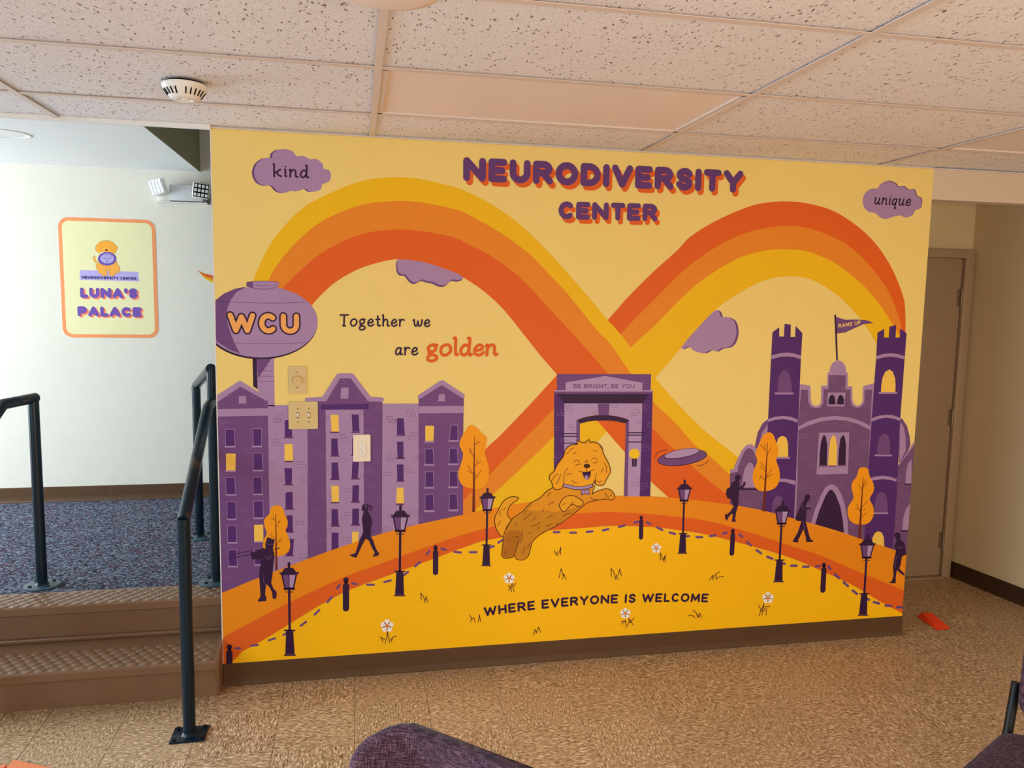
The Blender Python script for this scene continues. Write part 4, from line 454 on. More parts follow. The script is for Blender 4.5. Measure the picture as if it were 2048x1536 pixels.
['castle','purple castle with two battlement towers',[['annex','purple',5,[('p',[24839,9653,24913,10150,25039,10892,25281,11353,25614,11596,25774,8753,24886,8777])],None],['annex','lilac',6,[('p',[25107,9647,25136,10332,25273,10888,25613,11379,25760,8753,25154,8770])],None],['annex','lilac',6,[('p',[23675,9091,23872,9117,23925,9364,24255,10039,24474,10283,24737,10327,24980,10148,25130,9834,25188,8769,23689,8811])],None],['annex','purple2',7,[('p',[23671,8905,24077,8974,24084,9236,24372,9944,24516,10108,24681,10130,24854,9996,25040,9649,26270,8107,27373,6795,27435,5764,23782,6930])],None],['annex_window','lilac',8,[('p',[24331,8167,24349,8605,24436,9102,24601,9379,24753,9406,24893,9278,25020,8774,25121,8143])],None],['annex_window','ink',9,[('p',[24287,8125,25191,8096,25195,8021,24337,8048])],None],['annex','purple',5,[('p',[32813,11546,33037,11434,33318,11076,33505,10556,33592,10100,33213,9198,32995,9204])],None],['annex','lilac',6,[('p',[32865,11340,33101,11079,33265,10560,33343,9846,33032,9203])],None],['annex','lilac',7,[('p',[32859,8914,33848,10355,34102,7204,32639,7254,32529,8695])],None],['annex','purple2',8,[('p',[32873,8914,33863,10160,34351,4128,32799,4204,32476,8436])],None],['annex_window','lilac',9,[('p',[33447,8081,33436,8671,33509,9126,33707,9382,33813,8070])],None],['annex_window','lilac',9,[('p',[33456,5639,33477,6301,33588,6760,33821,7049,33935,5619])],None],['annex_window','ink',10,[('p',[33387,8096,33812,8083,33817,8011,33393,8024]),('p',[33383,5642,33935,5619,33942,5538,33389,5562])],None],['central_wall','lilac',8,[('p',[27157,13271,27746,13188,27811,12473,27871,12285,28035,12171,28240,12188,28368,12330,28333,13185,28655,13183,28647,13837,29765,13822,29798,13146,30041,13145,30111,12453,30193,12275,30355,12167,30529,12184,30678,12353,30656,13142,31257,13297,31271,11171,31490,4732,27255,5900,27139,11232])],None],['central_wall','purple2',9,[('p',[27242,12986,27616,12984,27665,12412,27797,12161,28076,12064,28335,12093,28488,12279,28468,13004,28735,13015,28710,13712,29656,13698,29670,12990,29948,12982,30010,12391,30110,12169,30362,12059,30605,12101,30781,12289,30760,12965,31168,12975,31203,11427,31257,7952,31413,4802,27354,5960,27330,8074,27216,11419])],None],['dome','lilac',9,[('p',[28744,13824,28756,14054,28857,14283,29054,14432,29225,14445,29438,14346,29588,14178,29682,13822])],None],['flag_pole','ink',10,[('p',[28821,16685,28916,16686,29162,14457,29073,14457])],None],['flag','purple',11,[('p',[28903,16582,29432,16447,29982,16466,30538,16448,30750,16401,31022,16298,30482,16249,30011,16059,29475,15820,29019,15767])],None],['twin_window','lilac',10,[('p',[28712,12840,29694,12833,29687,12129,28702,12152])],None],['twin_window','ink',11,[('p',[28772,12245,28788,12527,28860,12683,28960,12738,29082,12662,29149,12492,29173,12241]),('p',[29249,12240,29272,12523,29344,12679,29430,12735,29553,12659,29635,12488,29638,12237])],None],['arch_course','lilac',10,[('p',[27192,11138,27707,11412,28449,11609,29205,11662,30046,11569,30692,11370,31203,11140,31190,10929,30562,11213,29848,11414,29217,11473,28462,11401,27721,11192,27202,10969])],None],['triple_window','lilac',10,[('p',[28361,10824,30042,10821,30105,8697,28345,8713])],None],['triple_window','ink',11,[('p',[28481,9175,28464,9759,28497,10329,28580,10643,28658,10718,28755,10609,28858,10195,28905,9164]),('p',[29526,9161,29516,9927,29561,10499,29701,10700,29806,10590,29905,10174,29947,9150])],None],['triple_window','lit',11,[('p',[28968,9162,28972,9939,29018,10509,29164,10709,29290,10599,29394,10184,29450,9150])],None],['triple_window','plum2',12,[('p',[28413,9164,28920,9151,28923,9100,28416,9113]),('p',[28969,9149,29451,9137,29454,9086,28972,9098]),('p',[29527,9148,29990,9136,29994,9085,29530,9097])],None],['castle_door','lilac',10,[('p',[28190,6119,28401,6950,28700,7711,28920,8076,29227,8195,29515,8071,29786,7708,30035,7149,30257,6296,30358,5442])],None],['castle_door','night',11,[('p',[28410,6046,28619,6813,28918,7575,29108,7877,29260,7911,29471,7686,29796,7028,30005,6241,30111,5518])],None],['castle_tower','deep',10,[('p',[25551,15799,25894,16044,25920,15596,26173,15598,26170,16216,26505,16177,26521,15582,26775,15584,26763,16119,27146,15770,27142,14515,27195,11419,27215,9976,27258,6414,25459,6867,25559,8129,25556,11442,25547,14695])],None],['castle_tower','deep',10,[('p',[31267,15822,31631,16025,31650,15588,31917,15590,31918,16140,32286,16218,32299,15593,32533,15595,32533,16046,32907,15817,32902,14526,32886,11532,33003,7242,32973,4596,31276,5204,31253,8988,31253,11426,31284,14648])],None],['tower_course','lilac',11,[('p',[25561,14677,25954,14775,26352,14819,26743,14778,27133,14669,27129,14503,26753,14601,26363,14636,25965,14593,25559,14488]),('p',[25537,11554,25932,11666,26333,11698,26740,11656,27156,11513,27152,11357,26750,11488,26342,11543,25941,11511,25532,11399]),('p',[26244,8563,26652,8551,27206,8427,27191,8218,26662,8380,26253,8411])],None],['tower_course','lilac',11,[('p',[31283,14661,31641,14762,32062,14807,32491,14765,32891,14665,32889,14501,32505,14588,32075,14631,31654,14587,31281,14492]),('p',[31260,11522,31662,11644,32050,11690,32482,11653,32887,11513,32885,11352,32495,11486,32061,11543,31674,11484,31258,11349]),('p',[31225,8394,31645,8512,32108,8544,32545,8480,32916,8358,32906,8215,32558,8317,32121,8368,31658,8330,31235,8245])],None],['tower_window','purple',11,[('p',[25984,12858,25980,13166,25992,13534,26089,13828,26288,13963,26509,13852,26647,13563,26739,13162,26750,12853])],None],['tower_window','lit',11,[('p',[26100,9655,26076,10313,26141,10593,26357,10714,26585,10616,26699,10301,26745,9641])],None],['tower_window','purple',11,[('p',[26016,6846,26015,7228,26097,7574,26292,7726,26501,7643,26617,7397,26684,7076,26689,6757])],None],['tower_window','lit',11,[('p',[31679,12845,31674,13200,31716,13579,31849,13882,32075,13989,32276,13862,32429,13545,32484,13196,32497,12840])],None],['tower_window','purple',11,[('p',[31687,9675,31681,10138,31748,10491,31878,10662,32052,10723,32237,10642,32364,10383,32410,10059,32426,9658])],None],['tower_window','purple',11,[('p',[31747,6631,31745,7154,31826,7511,32026,7720,32247,7660,32392,7459,32487,7063,32515,6602])],None],['tower_window','lit',11,[('p',[31728,4920,31757,5315,31863,5541,32058,5645,32275,5556,32411,5286,32485,4686])],None],['tower_window_sill','lilac',12,[('p',[25797,12859,26872,12852,26837,12760,25869,12766]),('p',[26101,9649,26861,9632,26839,9544,26106,9561]),('p',[31558,12846,32619,12839,32590,12750,31544,12758]),('p',[31567,9658,32573,9622,32551,9539,31545,9575]),('p',[31688,6646,32572,6613,32549,6528,31695,6561])],None],['brick_outline','line2',12,[('s',[28784,13637,29128,13636,29171,13474,28826,13475,28784,13637],12),('s',[28725,13476,28980,13475,28990,13325,28735,13326,28725,13476],12),('s',[29469,13085,29733,13084,29715,12946,29451,12948,29469,13085],13),('s',[27447,12861,27651,12859,27694,12691,27490,12693,27447,12861],12),('s',[28463,12654,28621,12653,28632,12497,28473,12498,28463,12654],12),('s',[30762,12839,30952,12838,30930,12667,30741,12669,30762,12839],13),('s',[30866,12383,31183,12380,31221,12240,30904,12243,30866,12383],13),('s',[30805,12244,31087,12242,31098,12089,30816,12092,30805,12244],13),('s',[27333,11948,27605,11945,27583,11776,27310,11780,27333,11948],12),('s',[27262,11780,27514,11777,27551,11633,27299,11636,27262,11780],12),('s',[29097,12035,29388,12031,29399,11874,29107,11877,29097,12035],13),('s',[28454,11307,28758,11303,28737,11145,28433,11150,28454,11307],12),('s',[29749,11320,30064,11316,30103,11169,29788,11174,29749,11320],13),('s',[29641,11176,29948,11171,29959,11013,29651,11018,29641,11176],13),('s',[27337,10772,27665,10766,27644,10610,27316,10616,27337,10772],12),('s',[27265,10604,27566,10598,27605,10447,27304,10453,27265,10604],12),('s',[27503,9730,27826,9723,27836,9558,27513,9566,27503,9730],12),('s',[30845,10411,31129,10406,31108,10246,30825,10252,30845,10411],13),('s',[30786,10252,31091,10246,31131,10098,30826,10104,30786,10252],13),('s',[28080,9293,28287,9287,28297,9141,28089,9146,28080,9293],12),('s',[27999,9149,28262,9142,28252,9066,27989,9073,27999,9149],12),('s',[30687,9260,30985,9253,31029,9091,30730,9098,30687,9260],13),('s',[30095,9659,30285,9655,30298,9475,30107,9480,30095,9659],13),('s',[28567,8707,28880,8698,28861,8552,28547,8561,28567,8707],13),('s',[27433,8294,27778,8283,27819,8123,27474,8133,27433,8294],12),('s',[27347,8137,27670,8127,27678,7999,27354,8010,27347,8137],12),('s',[29646,8208,29914,8200,29892,8027,29624,8035,29646,8208],13),('s',[33022,10532,33268,10527,33310,10378,33063,10382,33022,10532],13),('s',[33404,9727,33644,9722,33656,9565,33416,9571,33404,9727],13),('s',[33345,8902,33564,8896,33544,8733,33326,8739,33345,8902],13),('s',[32911,8424,33093,8419,33140,8247,32958,8253,32911,8424],13),('s',[24157,9483,24370,9478,24378,9322,24165,9327,24157,9483],12),('s',[24866,9777,25000,9774,24978,9619,24844,9622,24866,9777],12),('s',[23834,8557,23980,8553,24017,8396,23871,8400,23834,8557],12)],None],['brick_outline','line2',12,[('s',[24428,7586,24696,7577,24736,7412,24468,7421,24428,7586],12),('s',[24589,7436,24904,7425,24913,7267,24597,7278,24589,7436],12),('s',[28122,7858,28400,7849,28379,7689,28101,7698,28122,7858],13),('s',[28399,7528,28608,7521,28650,7359,28441,7366,28399,7528],13),('s',[25333,7694,25549,7687,25557,7548,25341,7555,25333,7694],12),('s',[30465,6059,30701,6050,30682,5900,30446,5910,30465,6059],13),('s',[27836,7111,28149,7100,28185,6957,27873,6969,27836,7111],13),('s',[33073,6152,33380,6139,33393,5973,33085,5986,33073,6152],13),('s',[33188,5981,33504,5969,33489,5850,33174,5863,33188,5981],13),('s',[32943,7080,33103,7074,33149,6908,32988,6913,32943,7080],13),('s',[33603,7584,33779,7578,33792,7413,33616,7419,33603,7584],13)],None],['brick_outline','deep2',12,[('s',[25707,15606,25920,15608,25943,15517,25731,15516,25707,15606],11),('s',[26470,15076,26805,15078,26810,14992,26475,14991,26470,15076],11),('s',[25639,14238,25852,14238,25839,14147,25626,14147,25639,14238],11),('s',[26279,14012,26668,14012,26704,13870,26315,13871,26279,14012],11),('s',[26813,13273,27063,13272,27069,13160,26819,13162,26813,13273],11),('s',[26624,12483,26962,12480,26945,12356,26607,12359,26624,12483],11),('s',[25899,11064,26235,11059,26267,10934,25930,10940,25899,11064],11),('s',[26821,10299,27093,10293,27101,10167,26829,10173,26821,10299],11),('s',[31870,15465,32153,15467,32133,15310,31851,15308,31870,15465],11),('s',[32490,14777,32775,14778,32801,14684,32516,14683,32490,14777],11),('s',[31697,14021,31980,14020,31992,13863,31709,13863,31697,14021],11),('s',[32618,13132,32904,13131,32888,13003,32602,13005,32618,13132],11),('s',[31315,12506,31598,12504,31633,12376,31350,12379,31315,12506],11),('s',[31550,9304,31837,9297,31846,9167,31560,9174,31550,9304],11),('s',[32131,11094,32418,11089,32398,10929,32111,10934,32131,11094],11),('s',[32422,9153,32783,9144,32819,9013,32458,9022,32422,9153],12)],None],['letter','letter2',14,[('s',[29094,16061,29094,16222,29155,16232,29161,16233,29180,16233,29195,16226,29206,16214,29209,16199,29206,16182,29195,16167,29180,16155,29161,16149,29094,16138],40),('s',[29155,16148,29216,16081],40)],None],['letter','letter2',14,[('s',[29282,16091,29348,16263,29414,16113],40),('s',[29311,16144,29385,16156],40)],None],['letter','letter2',14,[('s',[29480,16123,29489,16286,29558,16168,29626,16308,29636,16149],40)],None],['letter','letter2',14,[('s',[29803,16311,29797,16317,29788,16325,29778,16330,29768,16332,29758,16331,29747,16328,29734,16322,29722,16313,29712,16303,29708,16292,29706,16280,29708,16270,29716,16263,29727,16257,29739,16253,29750,16250,29760,16249,29771,16247,29783,16242,29794,16236,29802,16229,29804,16218,29802,16206,29798,16194,29789,16185,29777,16176,29766,16170,29755,16166,29744,16165,29734,16166,29723,16173,29712,16182,29705,16189],40)],None],['letter','letter2',14,[('s',[29970,16364,29970,16271,29972,16254,29978,16238,29988,16226,30001,16217,30016,16213,30032,16213,30048,16218,30063,16227,30076,16240,30086,16256,30092,16273,30095,16291,30095,16384],40)],None],['letter','letter2',14,[('s',[30161,16234,30161,16395,30216,16404,30224,16406,30242,16405,30257,16398,30267,16385,30271,16368,30267,16350,30257,16334,30242,16322,30224,16315,30161,16305],40)],None]]],
['path','orange path curving over the hill',[[None,'path',14,[('b',[-182,4191,78,4277,1550,4844,3632,5588,5151,6087,6913,6613,8480,6953,10462,7313,11050,7437,13451,7794,15856,7950,18013,7969,20227,7834,22488,7540,24975,7106,27183,6514,29597,5801,31201,5241,33135,4588,33816,4342,34503,4087],[-228,2140,61,2262,1358,2918,2696,3578,4049,4189,5416,4748,6800,5198,8484,5757,10471,6372,11993,6721,14063,7044,16182,7185,17726,7188,20262,6938,22533,6570,24701,5944,26708,5248,28908,4495,31108,3526,33784,2405,34515,2090])],None]]],
['path_edge','orange red edge of the curving path',[[None,'red',14,[('b',[-228,2140,61,2262,1358,2918,2696,3578,4049,4189,5416,4748,6800,5198,8484,5757,10471,6372,11993,6721,14063,7044,16182,7185,17726,7188,20262,6938,22533,6570,24701,5944,26708,5248,28908,4495,31108,3526,33784,2405,34515,2090],[-256,853,430,1145,806,1520,1499,1873,2736,2595,4041,3379,5412,4052,7359,4702,9055,5260,10477,5751,11416,6034,12295,6173,14076,6395,16508,6475,17748,6515,19644,6376,21130,6158,22564,5878,25079,5162,27167,4483,28959,3706,30796,2844,32310,1952,33809,1147,34626,718])],None]]],
['lawn','golden yellow lawn below the path',[[None,'lawn',14,[('p',[-256,853,430,1145,806,1520,1499,1873,2736,2595,4041,3379,5412,4052,7359,4702,9055,5260,10477,5751,11416,6034,12295,6173,14076,6395,16508,6475,17748,6515,19644,6376,21130,6158,22564,5878,25079,5162,27167,4483,28959,3706,30796,2844,32310,1952,33809,1147,34626,718,34107,479,-365,632])],None]]],
['gateway_arch','purple stone gateway arch',[['attic_block','purple',15,[('p',[14840,13784,19413,13775,19418,12985,14858,13014])],None],['pediment','lilac2',16,[('p',[15254,13395,17156,13697,18999,13367,18994,12988,15264,13011])],None],['cornice','lilac2',17,[('p',[14721,13043,19535,13014,19538,12949,14722,12980])],None],['column','deep',15,[('p',[14728,12980,15247,12976,15339,7967,14824,7985])],None],['column','deep',15,[('p',[18933,12953,19525,12949,19588,7886,19050,7904])],None],['cornice','purple',16,[('p',[14746,12974,19525,12943,19517,12842,14749,12875])],None],['soffit','night',17,[('p',[14862,12874,19373,12843,19015,12393,15218,12429])],None],['arch_face','lilac2',16,[('p',[15218,12429,19021,12393,19038,11593,18390,11602,18201,11694,17828,11788,17457,11846,17089,11868,16724,11855,16360,11806,16060,11722,15821,11637,15237,11645])],None],['arch_face','lilac2',16,[('p',[15237,11645,15833,11637,15917,7948,15308,7968])],None],['arch_face','lilac2',16,[('p',[18390,11602,19038,11593,19050,7904,18440,7924])],None],['keystone','purple',17,[('p',[16829,12402,17409,12396,17385,11805,16908,11811])],None],['arch_soffit','night',18,[('p',[15833,11637,16060,11722,16361,11795,16724,11843,17089,11856,17457,11834,17828,11776,18202,11682,18390,11602,18240,11449,17836,11538,17465,11585,17097,11602,16731,11595,16367,11559,16006,11469])],None],['jamb','purple',17,[('p',[15821,11637,15994,11470,16063,7943,15905,7948]),('p',[18390,11602,18240,11449,18264,7942,18452,7924])],None],['column_ring','night',18,[('s',[15066,11019,15885,11005],48),('s',[15250,10881,15871,10870],48),('s',[15197,10558,15837,10545],48),('s',[18361,10999,19210,10985],50),('s',[18365,10885,19089,10872],50),('s',[18395,10555,19069,10542],50)],None],['globe_lamp','lamp',19,[('p',[18977,9971,18970,9906,18946,9845,18906,9793,18853,9754,18790,9730,18722,9723,18654,9734,18590,9760,18534,9802,18491,9855,18463,9917,18451,9983,18458,10048,18482,10109,18522,10160,18575,10199,18637,10223,18705,10230,18773,10220,18837,10194,18893,10152,18937,10099,18965,10037])],None],['lamp_bracket','night',19,[('p',[18590,9751,18853,9744,18842,9358,18622,9363])],None],['lamp_bracket','purple',20,[('p',[18691,9724,18748,9723,18753,9384,18703,9385])],None],['brick_outline','plumline',19,[('s',[15262,12335,15532,12332,15559,12203,15289,12206,15262,12335],11),('s',[15385,12205,15655,12202,15659,12062,15389,12065,15385,12205],11),('s',[17533,12354,17810,12351,17789,12215,17512,12218,17533,12354],11),('s',[16658,12009,16902,12006,16931,11870,16687,11873,16658,12009],11),('s',[18591,12088,18902,12084,18907,11941,18596,11945,18591,12088],11),('s',[18515,11946,18801,11942,18779,11799,18493,11803,18515,11946],11),('s',[15452,11436,15705,11433,15734,11297,15481,11301,15452,11436],11),('s',[15588,11299,15817,11295,15821,11154,15592,11158,15588,11299],11),('s',[18840,11548,18989,11546,18969,11414,18820,11416,18840,11548],11),('s',[15279,10408,15430,10405,15461,10257,15310,10260,15279,10408],11),('s',[18649,8587,18995,8576,19000,8424,18654,8435,18649,8587],11),('s',[18833,8715,19040,8709,19020,8576,18813,8582,18833,8715],11)],None],['brick_outline','line',19,[('s',[15028,12145,15237,12142,15267,11996,15058,11998,15028,12145],11),('s',[14882,11989,15151,11986,15154,11845,14885,11848,14882,11989],11),('s',[14760,11312,14958,11309,14933,11157,14736,11160,14760,11312],11),('s',[15072,10778,15252,10775,15285,10615,15105,10618,15072,10778],11),('s',[14808,10035,15090,10028,15093,9880,14811,9887,14808,10035],11),('s',[14769,9888,14931,9884,14910,9754,14748,9758,14769,9888],11),('s',[19112,12297,19331,12295,19362,12157,19143,12159,19112,12297],11),('s',[19042,12160,19254,12158,19259,12033,19047,12035,19042,12160],11),('s',[19331,11439,19551,11436,19528,11286,19308,11289,19331,11439],11),('s',[19117,10421,19293,10417,19324,10278,19148,10281,19117,10421],11),('s',[19047,10283,19437,10275,19443,10112,19053,10120,19047,10283],11),('s',[19334,9296,19536,9291,19513,9140,19311,9145,19334,9296],11),('s',[19110,8524,19407,8515,19440,8368,19142,8377,19110,8524],11),('s',[19065,8379,19286,8373,19291,8232,19070,8239,19065,8379],11)],None],['letter','purple',19,[('s',[15660,13149,15660,13315,15727,13315,15734,13315,15754,13311,15771,13300,15780,13283,15780,13266,15771,13250,15754,13239,15734,13235,15660,13236],34),('s',[15727,13235,15741,13235,15764,13231,15783,13218,15793,13201,15793,13182,15783,13165,15764,13153,15741,13149,15660,13149],34)],None],['letter','purple',19,[('s',[15990,13313,15860,13314,15860,13148,15990,13147],34),('s',[15860,13231,15970,13230],34)],None],['letter','purple',19,[('s',[16162,13146,16162,13312,16229,13311,16236,13311,16256,13307,16272,13296,16281,13280,16281,13262,16272,13246,16256,13235,16236,13231,16162,13232],34),('s',[16229,13231,16242,13231,16266,13227,16284,13215,16295,13197,16295,13178,16284,13161,16266,13149,16242,13145,16162,13146],34)],None],['letter','purple',19,[('s',[16362,13144,16362,13310,16435,13310,16443,13310,16465,13306,16484,13297,16497,13283,16501,13266,16497,13250,16484,13236,16465,13226,16443,13223,16362,13224],34),('s',[16435,13223,16509,13143],34)],None],['letter','purple',19,[('s',[16588,13142,16588,13309],34)],None],['letter','purple',19,[('s',[16800,13288,16782,13300,16761,13307,16739,13307,16718,13301,16699,13290,16684,13274,16673,13254,16668,13232,16669,13210,16676,13188,16689,13169,16705,13155,16725,13145,16747,13141,16769,13144,16789,13152,16820,13174,16820,13216,16761,13216],34)],None],['letter','purple',19,[('s',[16889,13140,16889,13307],34),('s',[17036,13139,17036,13306],34),('s',[16889,13223,17036,13222],34)],None],['letter','purple',19,[('s',[17102,13305,17240,13304],34),('s',[17171,13305,17171,13138],34)],None],['letter','purple',19,[('s',[17309,13146,17307,13104],34)],None],['letter','purple',19,[('s',[17484,13136,17484,13302,17551,13302,17558,13302,17578,13298,17594,13286,17603,13270,17603,13253,17594,13237,17578,13226,17558,13222,17484,13223],34),('s',[17551,13222,17564,13222,17588,13217,17606,13205,17617,13188,17617,13169,17606,13151,17588,13140,17564,13136,17484,13136],34)],None],['letter','purple',19,[('s',[17814,13300,17684,13301,17684,13135,17814,13134],34),('s',[17684,13218,17794,13217],34)],None],['letter','purple',19,[('s',[17986,13299,18065,13202,18145,13298],34),('s',[18065,13202,18065,13132],34)],None],['letter','purple',19,[('s',[18381,13213,18378,13234,18370,13254,18356,13272,18339,13285,18318,13294,18296,13297,18274,13294,18254,13286,18236,13273,18222,13255,18214,13235,18211,13214,18214,13192,18222,13172,18236,13155,18254,13142,18274,13133,18296,13130,18318,13133,18339,13141,18356,13154,18370,13171,18378,13191,18381,13213],34)],None],['letter','purple',19,[('s',[18447,13295,18447,13199,18450,13181,18457,13164,18469,13149,18485,13138,18503,13131,18522,13129,18542,13131,18560,13138,18576,13149,18588,13163,18595,13180,18598,13198,18598,13294],34)],None]]],
['flying_disc','purple flying disc with motion lines',[['disc_outline','ink',16,[('p',[22420,9881,22413,9813,22368,9743,22285,9672,22168,9604,22019,9540,21845,9482,21649,9432,21438,9392,21219,9362,20998,9343,20782,9337,20578,9343,20392,9361,20228,9391,20093,9430,19990,9480,19922,9536,19891,9599,19898,9667,19943,9736,20024,9806,20139,9873,20285,9937,20457,9994,20650,10044,20859,10085,21077,10116,21297,10135,21513,10142,21719,10137,21908,10120,22074,10091,22212,10051,22318,10002,22388,9945])],None],['disc_rim','purple',17,[('p',[22382,9877,22374,9815,22329,9751,22248,9687,22134,9624,21989,9565,21819,9512,21629,9465,21425,9427,21212,9398,20998,9380,20789,9373,20591,9377,20411,9392,20253,9417,20122,9452,20023,9496,19958,9547,19928,9604,19936,9664,19980,9728,20060,9791,20172,9853,20314,9912,20481,9965,20669,10012,20872,10050,21083,10079,21297,10098,21507,10106,21706,10103,21889,10089,22049,10064,22182,10029,22284,9985,22351,9934])],None],['disc_outline','ink',18,[('p',[22027,10070,22019,10025,21977,9976,21901,9926,21794,9876,21662,9829,21508,9785,21340,9748,21163,9718,20985,9696,20811,9684,20650,9681,20507,9688,20387,9704,20295,9730,20235,9763,20208,9803,20216,9848,20258,9896,20333,9945,20438,9995,20569,10042,20721,10085,20888,10123,21065,10153,21243,10175,21417,10188,21579,10191,21724,10185,21845,10168,21938,10143,22000,10110])],None],['disc_top','lilac2',19,[('p',[21995,10077,21987,10038,21944,9996,21870,9951,21766,9906,21638,9863,21489,9824,21326,9789,21156,9760,20983,9739,20817,9726,20661,9721,20524,9725,20409,9737,20321,9758,20264,9785,20239,9819,20247,9858,20289,9901,20362,9945,20465,9989,20592,10032,20739,10071,20901,10106,21071,10135,21243,10157,21410,10170,21567,10176,21706,10172,21822,10160,21911,10139,21970,10112])],None],['motion_line','ink',17,[('t',[19757,9802,19827,9952,20044,10081,20359,10135],23),('t',[21933,9322,22094,9330,22350,9416,22505,9572],23)],None]]],
['chain','dashed purple chain between the bollards',[['chain_dash','purple',17,[('s',[529,1690,710,1677],97)],None],['chain_dash','purple',17,[('s',[1181,1760,1453,1781],98)],None],['chain_dash','purple',17,[('s',[1933,1957,2197,2031],98)],None],['chain_dash','purple',17,[('s',[2567,2161,2810,2295],99)],None],['chain_dash','purple',17,[('s',[3313,2535,3539,2701],100)],None],['chain_dash','purple',17,[('s',[3916,3014,4117,3214],100)],None],['chain_dash','purple',17,[('s',[4474,3551,4658,3770],101)],None],['chain_dash','purple',17,[('s',[4916,4156,5011,4324],101)],None],['chain_dash','purple',17,[('s',[5574,4362,5761,4317],102)],None],['chain_dash','purple',17,[('s',[6232,4261,6520,4245],103)],None],['chain_dash','purple',17,[('s',[6994,4343,7275,4406],103)],None],['chain_dash','purple',17,[('s',[7833,4590,8056,4774],104)],None],['chain_dash','purple',17,[('s',[8378,5004,8596,5196],105)],None],['chain_dash','purple',17,[('s',[8906,5537,9018,5698],105)],None],['chain_dash','purple',17,[('s',[9577,5787,9764,5709],106)],None],['chain_dash','purple',17,[('s',[10167,5596,10466,5555],107)],None],['chain_dash','purple',17,[('s',[10886,5548,11188,5534],108)],None],['chain_dash','purple',17,[('s',[11711,5694,11996,5787],108)],None],['chain_dash','purple',17,[('s',[12208,5944,12434,6067],109)],None],['chain_dash','purple',17,[('s',[14860,6326,15131,6314],112)],None],['chain_dash','purple',17,[('s',[15665,6267,15938,6256],113)],None],['chain_dash','purple',17,[('s',[16475,6270,16750,6282],114)],None],['chain_dash','purple',17,[('s',[17269,6317,17539,6362],115)],None],['chain_dash','purple',17,[('s',[18065,6448,18334,6508],116)],None],['chain_dash','purple',17,[('s',[18837,6618,19012,6673],117)],None],['chain_dash','purple',17,[('s',[19477,6620,19645,6521],117)],None],['chain_dash','purple',17,[('s',[20005,6345,20263,6204],118)],None],['chain_dash','purple',17,[('s',[20646,6065,20927,5981],119)],None],['chain_dash','purple',17,[('s',[21374,5848,21665,5835],120)],None],['chain_dash','purple',17,[('s',[22056,5768,22349,5755],121)],None],['chain_dash','purple',17,[('s',[22765,5793,23055,5819],122)],None],['chain_dash','purple',17,[('s',[23446,5885,23635,5925],123)],None],['chain_dash','purple',17,[('s',[24329,5811,24477,5671],124)],None],['chain_dash','purple',17,[('s',[24735,5410,24975,5216],125)],None],['chain_dash','purple',17,[('s',[25290,4965,25548,4789],125)],None],['chain_dash','purple',17,[('s',[25892,4599,26182,4477],126)],None],['chain_dash','purple',17,[('s',[26560,4253,26866,4187],127)],None],['chain_dash','purple',17,[('s',[27231,4064,27541,4048],128)],None],['chain_dash','purple',17,[('s',[27903,3977,28215,3961],129)],None],['chain_dash','purple',17,[('s',[28630,3949,28834,3972],130)],None],['chain_dash','purple',17,[('s',[29315,3926,29461,3769],131)],None],['chain_dash','purple',17,[('s',[29720,3480,29970,3269],132)],None],['chain_dash','purple',17,[('s',[30263,3027,30515,2814],133)],None],['chain_dash','purple',17,[('s',[30805,2563,31072,2363],134)],None],['chain_dash','purple',17,[('s',[31475,2134,31788,2013],135)],None],['chain_dash','purple',17,[('s',[32071,1871,32394,1773],136)],None],['chain_dash','purple',17,[('s',[32786,1639,33117,1592],137)],None],['chain_dash','purple',17,[('s',[33475,1502,33807,1481],138)],None]]],
['street_lamp','nearest street lamp at the bottom left',[['lamp_roof','ink',20,[('p',[2784,5483,2895,5477,2894,5222,3014,5215,3173,4972,2504,5008,2663,5234,2783,5227])],None],['lamp_roof','ink',21,[('p',[2424,5033,3253,5011,3237,4913,2440,4956])],None],['lantern_frame','ink',20,[('p',[2488,4987,3189,4950,3043,4251,2628,4275])],None],['lantern_pane','purple',21,[('p',[2567,4919,2821,4906,2819,4337,2676,4345])],None],['lantern_pane','lilac2',21,[('p',[2853,4904,3109,4890,2995,4327,2851,4335])],None],['post','ink',20,[('p',[2580,4308,3091,4279,3059,4207,2612,4233]),('p',[2675,4153,3011,4133,3011,4094,2675,4114]),('p',[2783,4288,2887,4282,2881,2299,2777,2306])],None],['post_base','ink',20,[('p',[2588,2405,3070,2372,3070,2316,2982,2300,3027,1221,2624,1252,2676,2321,2588,2349])],None],['post_base','plum2',21,[('p',[2668,2331,2990,2308,2990,2291,2668,2313]),('p',[2608,1266,3043,1233,3043,1216,2608,1249])],None],['post_base','ink',21,[('p',[2568,1247,3084,1208,3083,1151,2568,1191])],None]]],
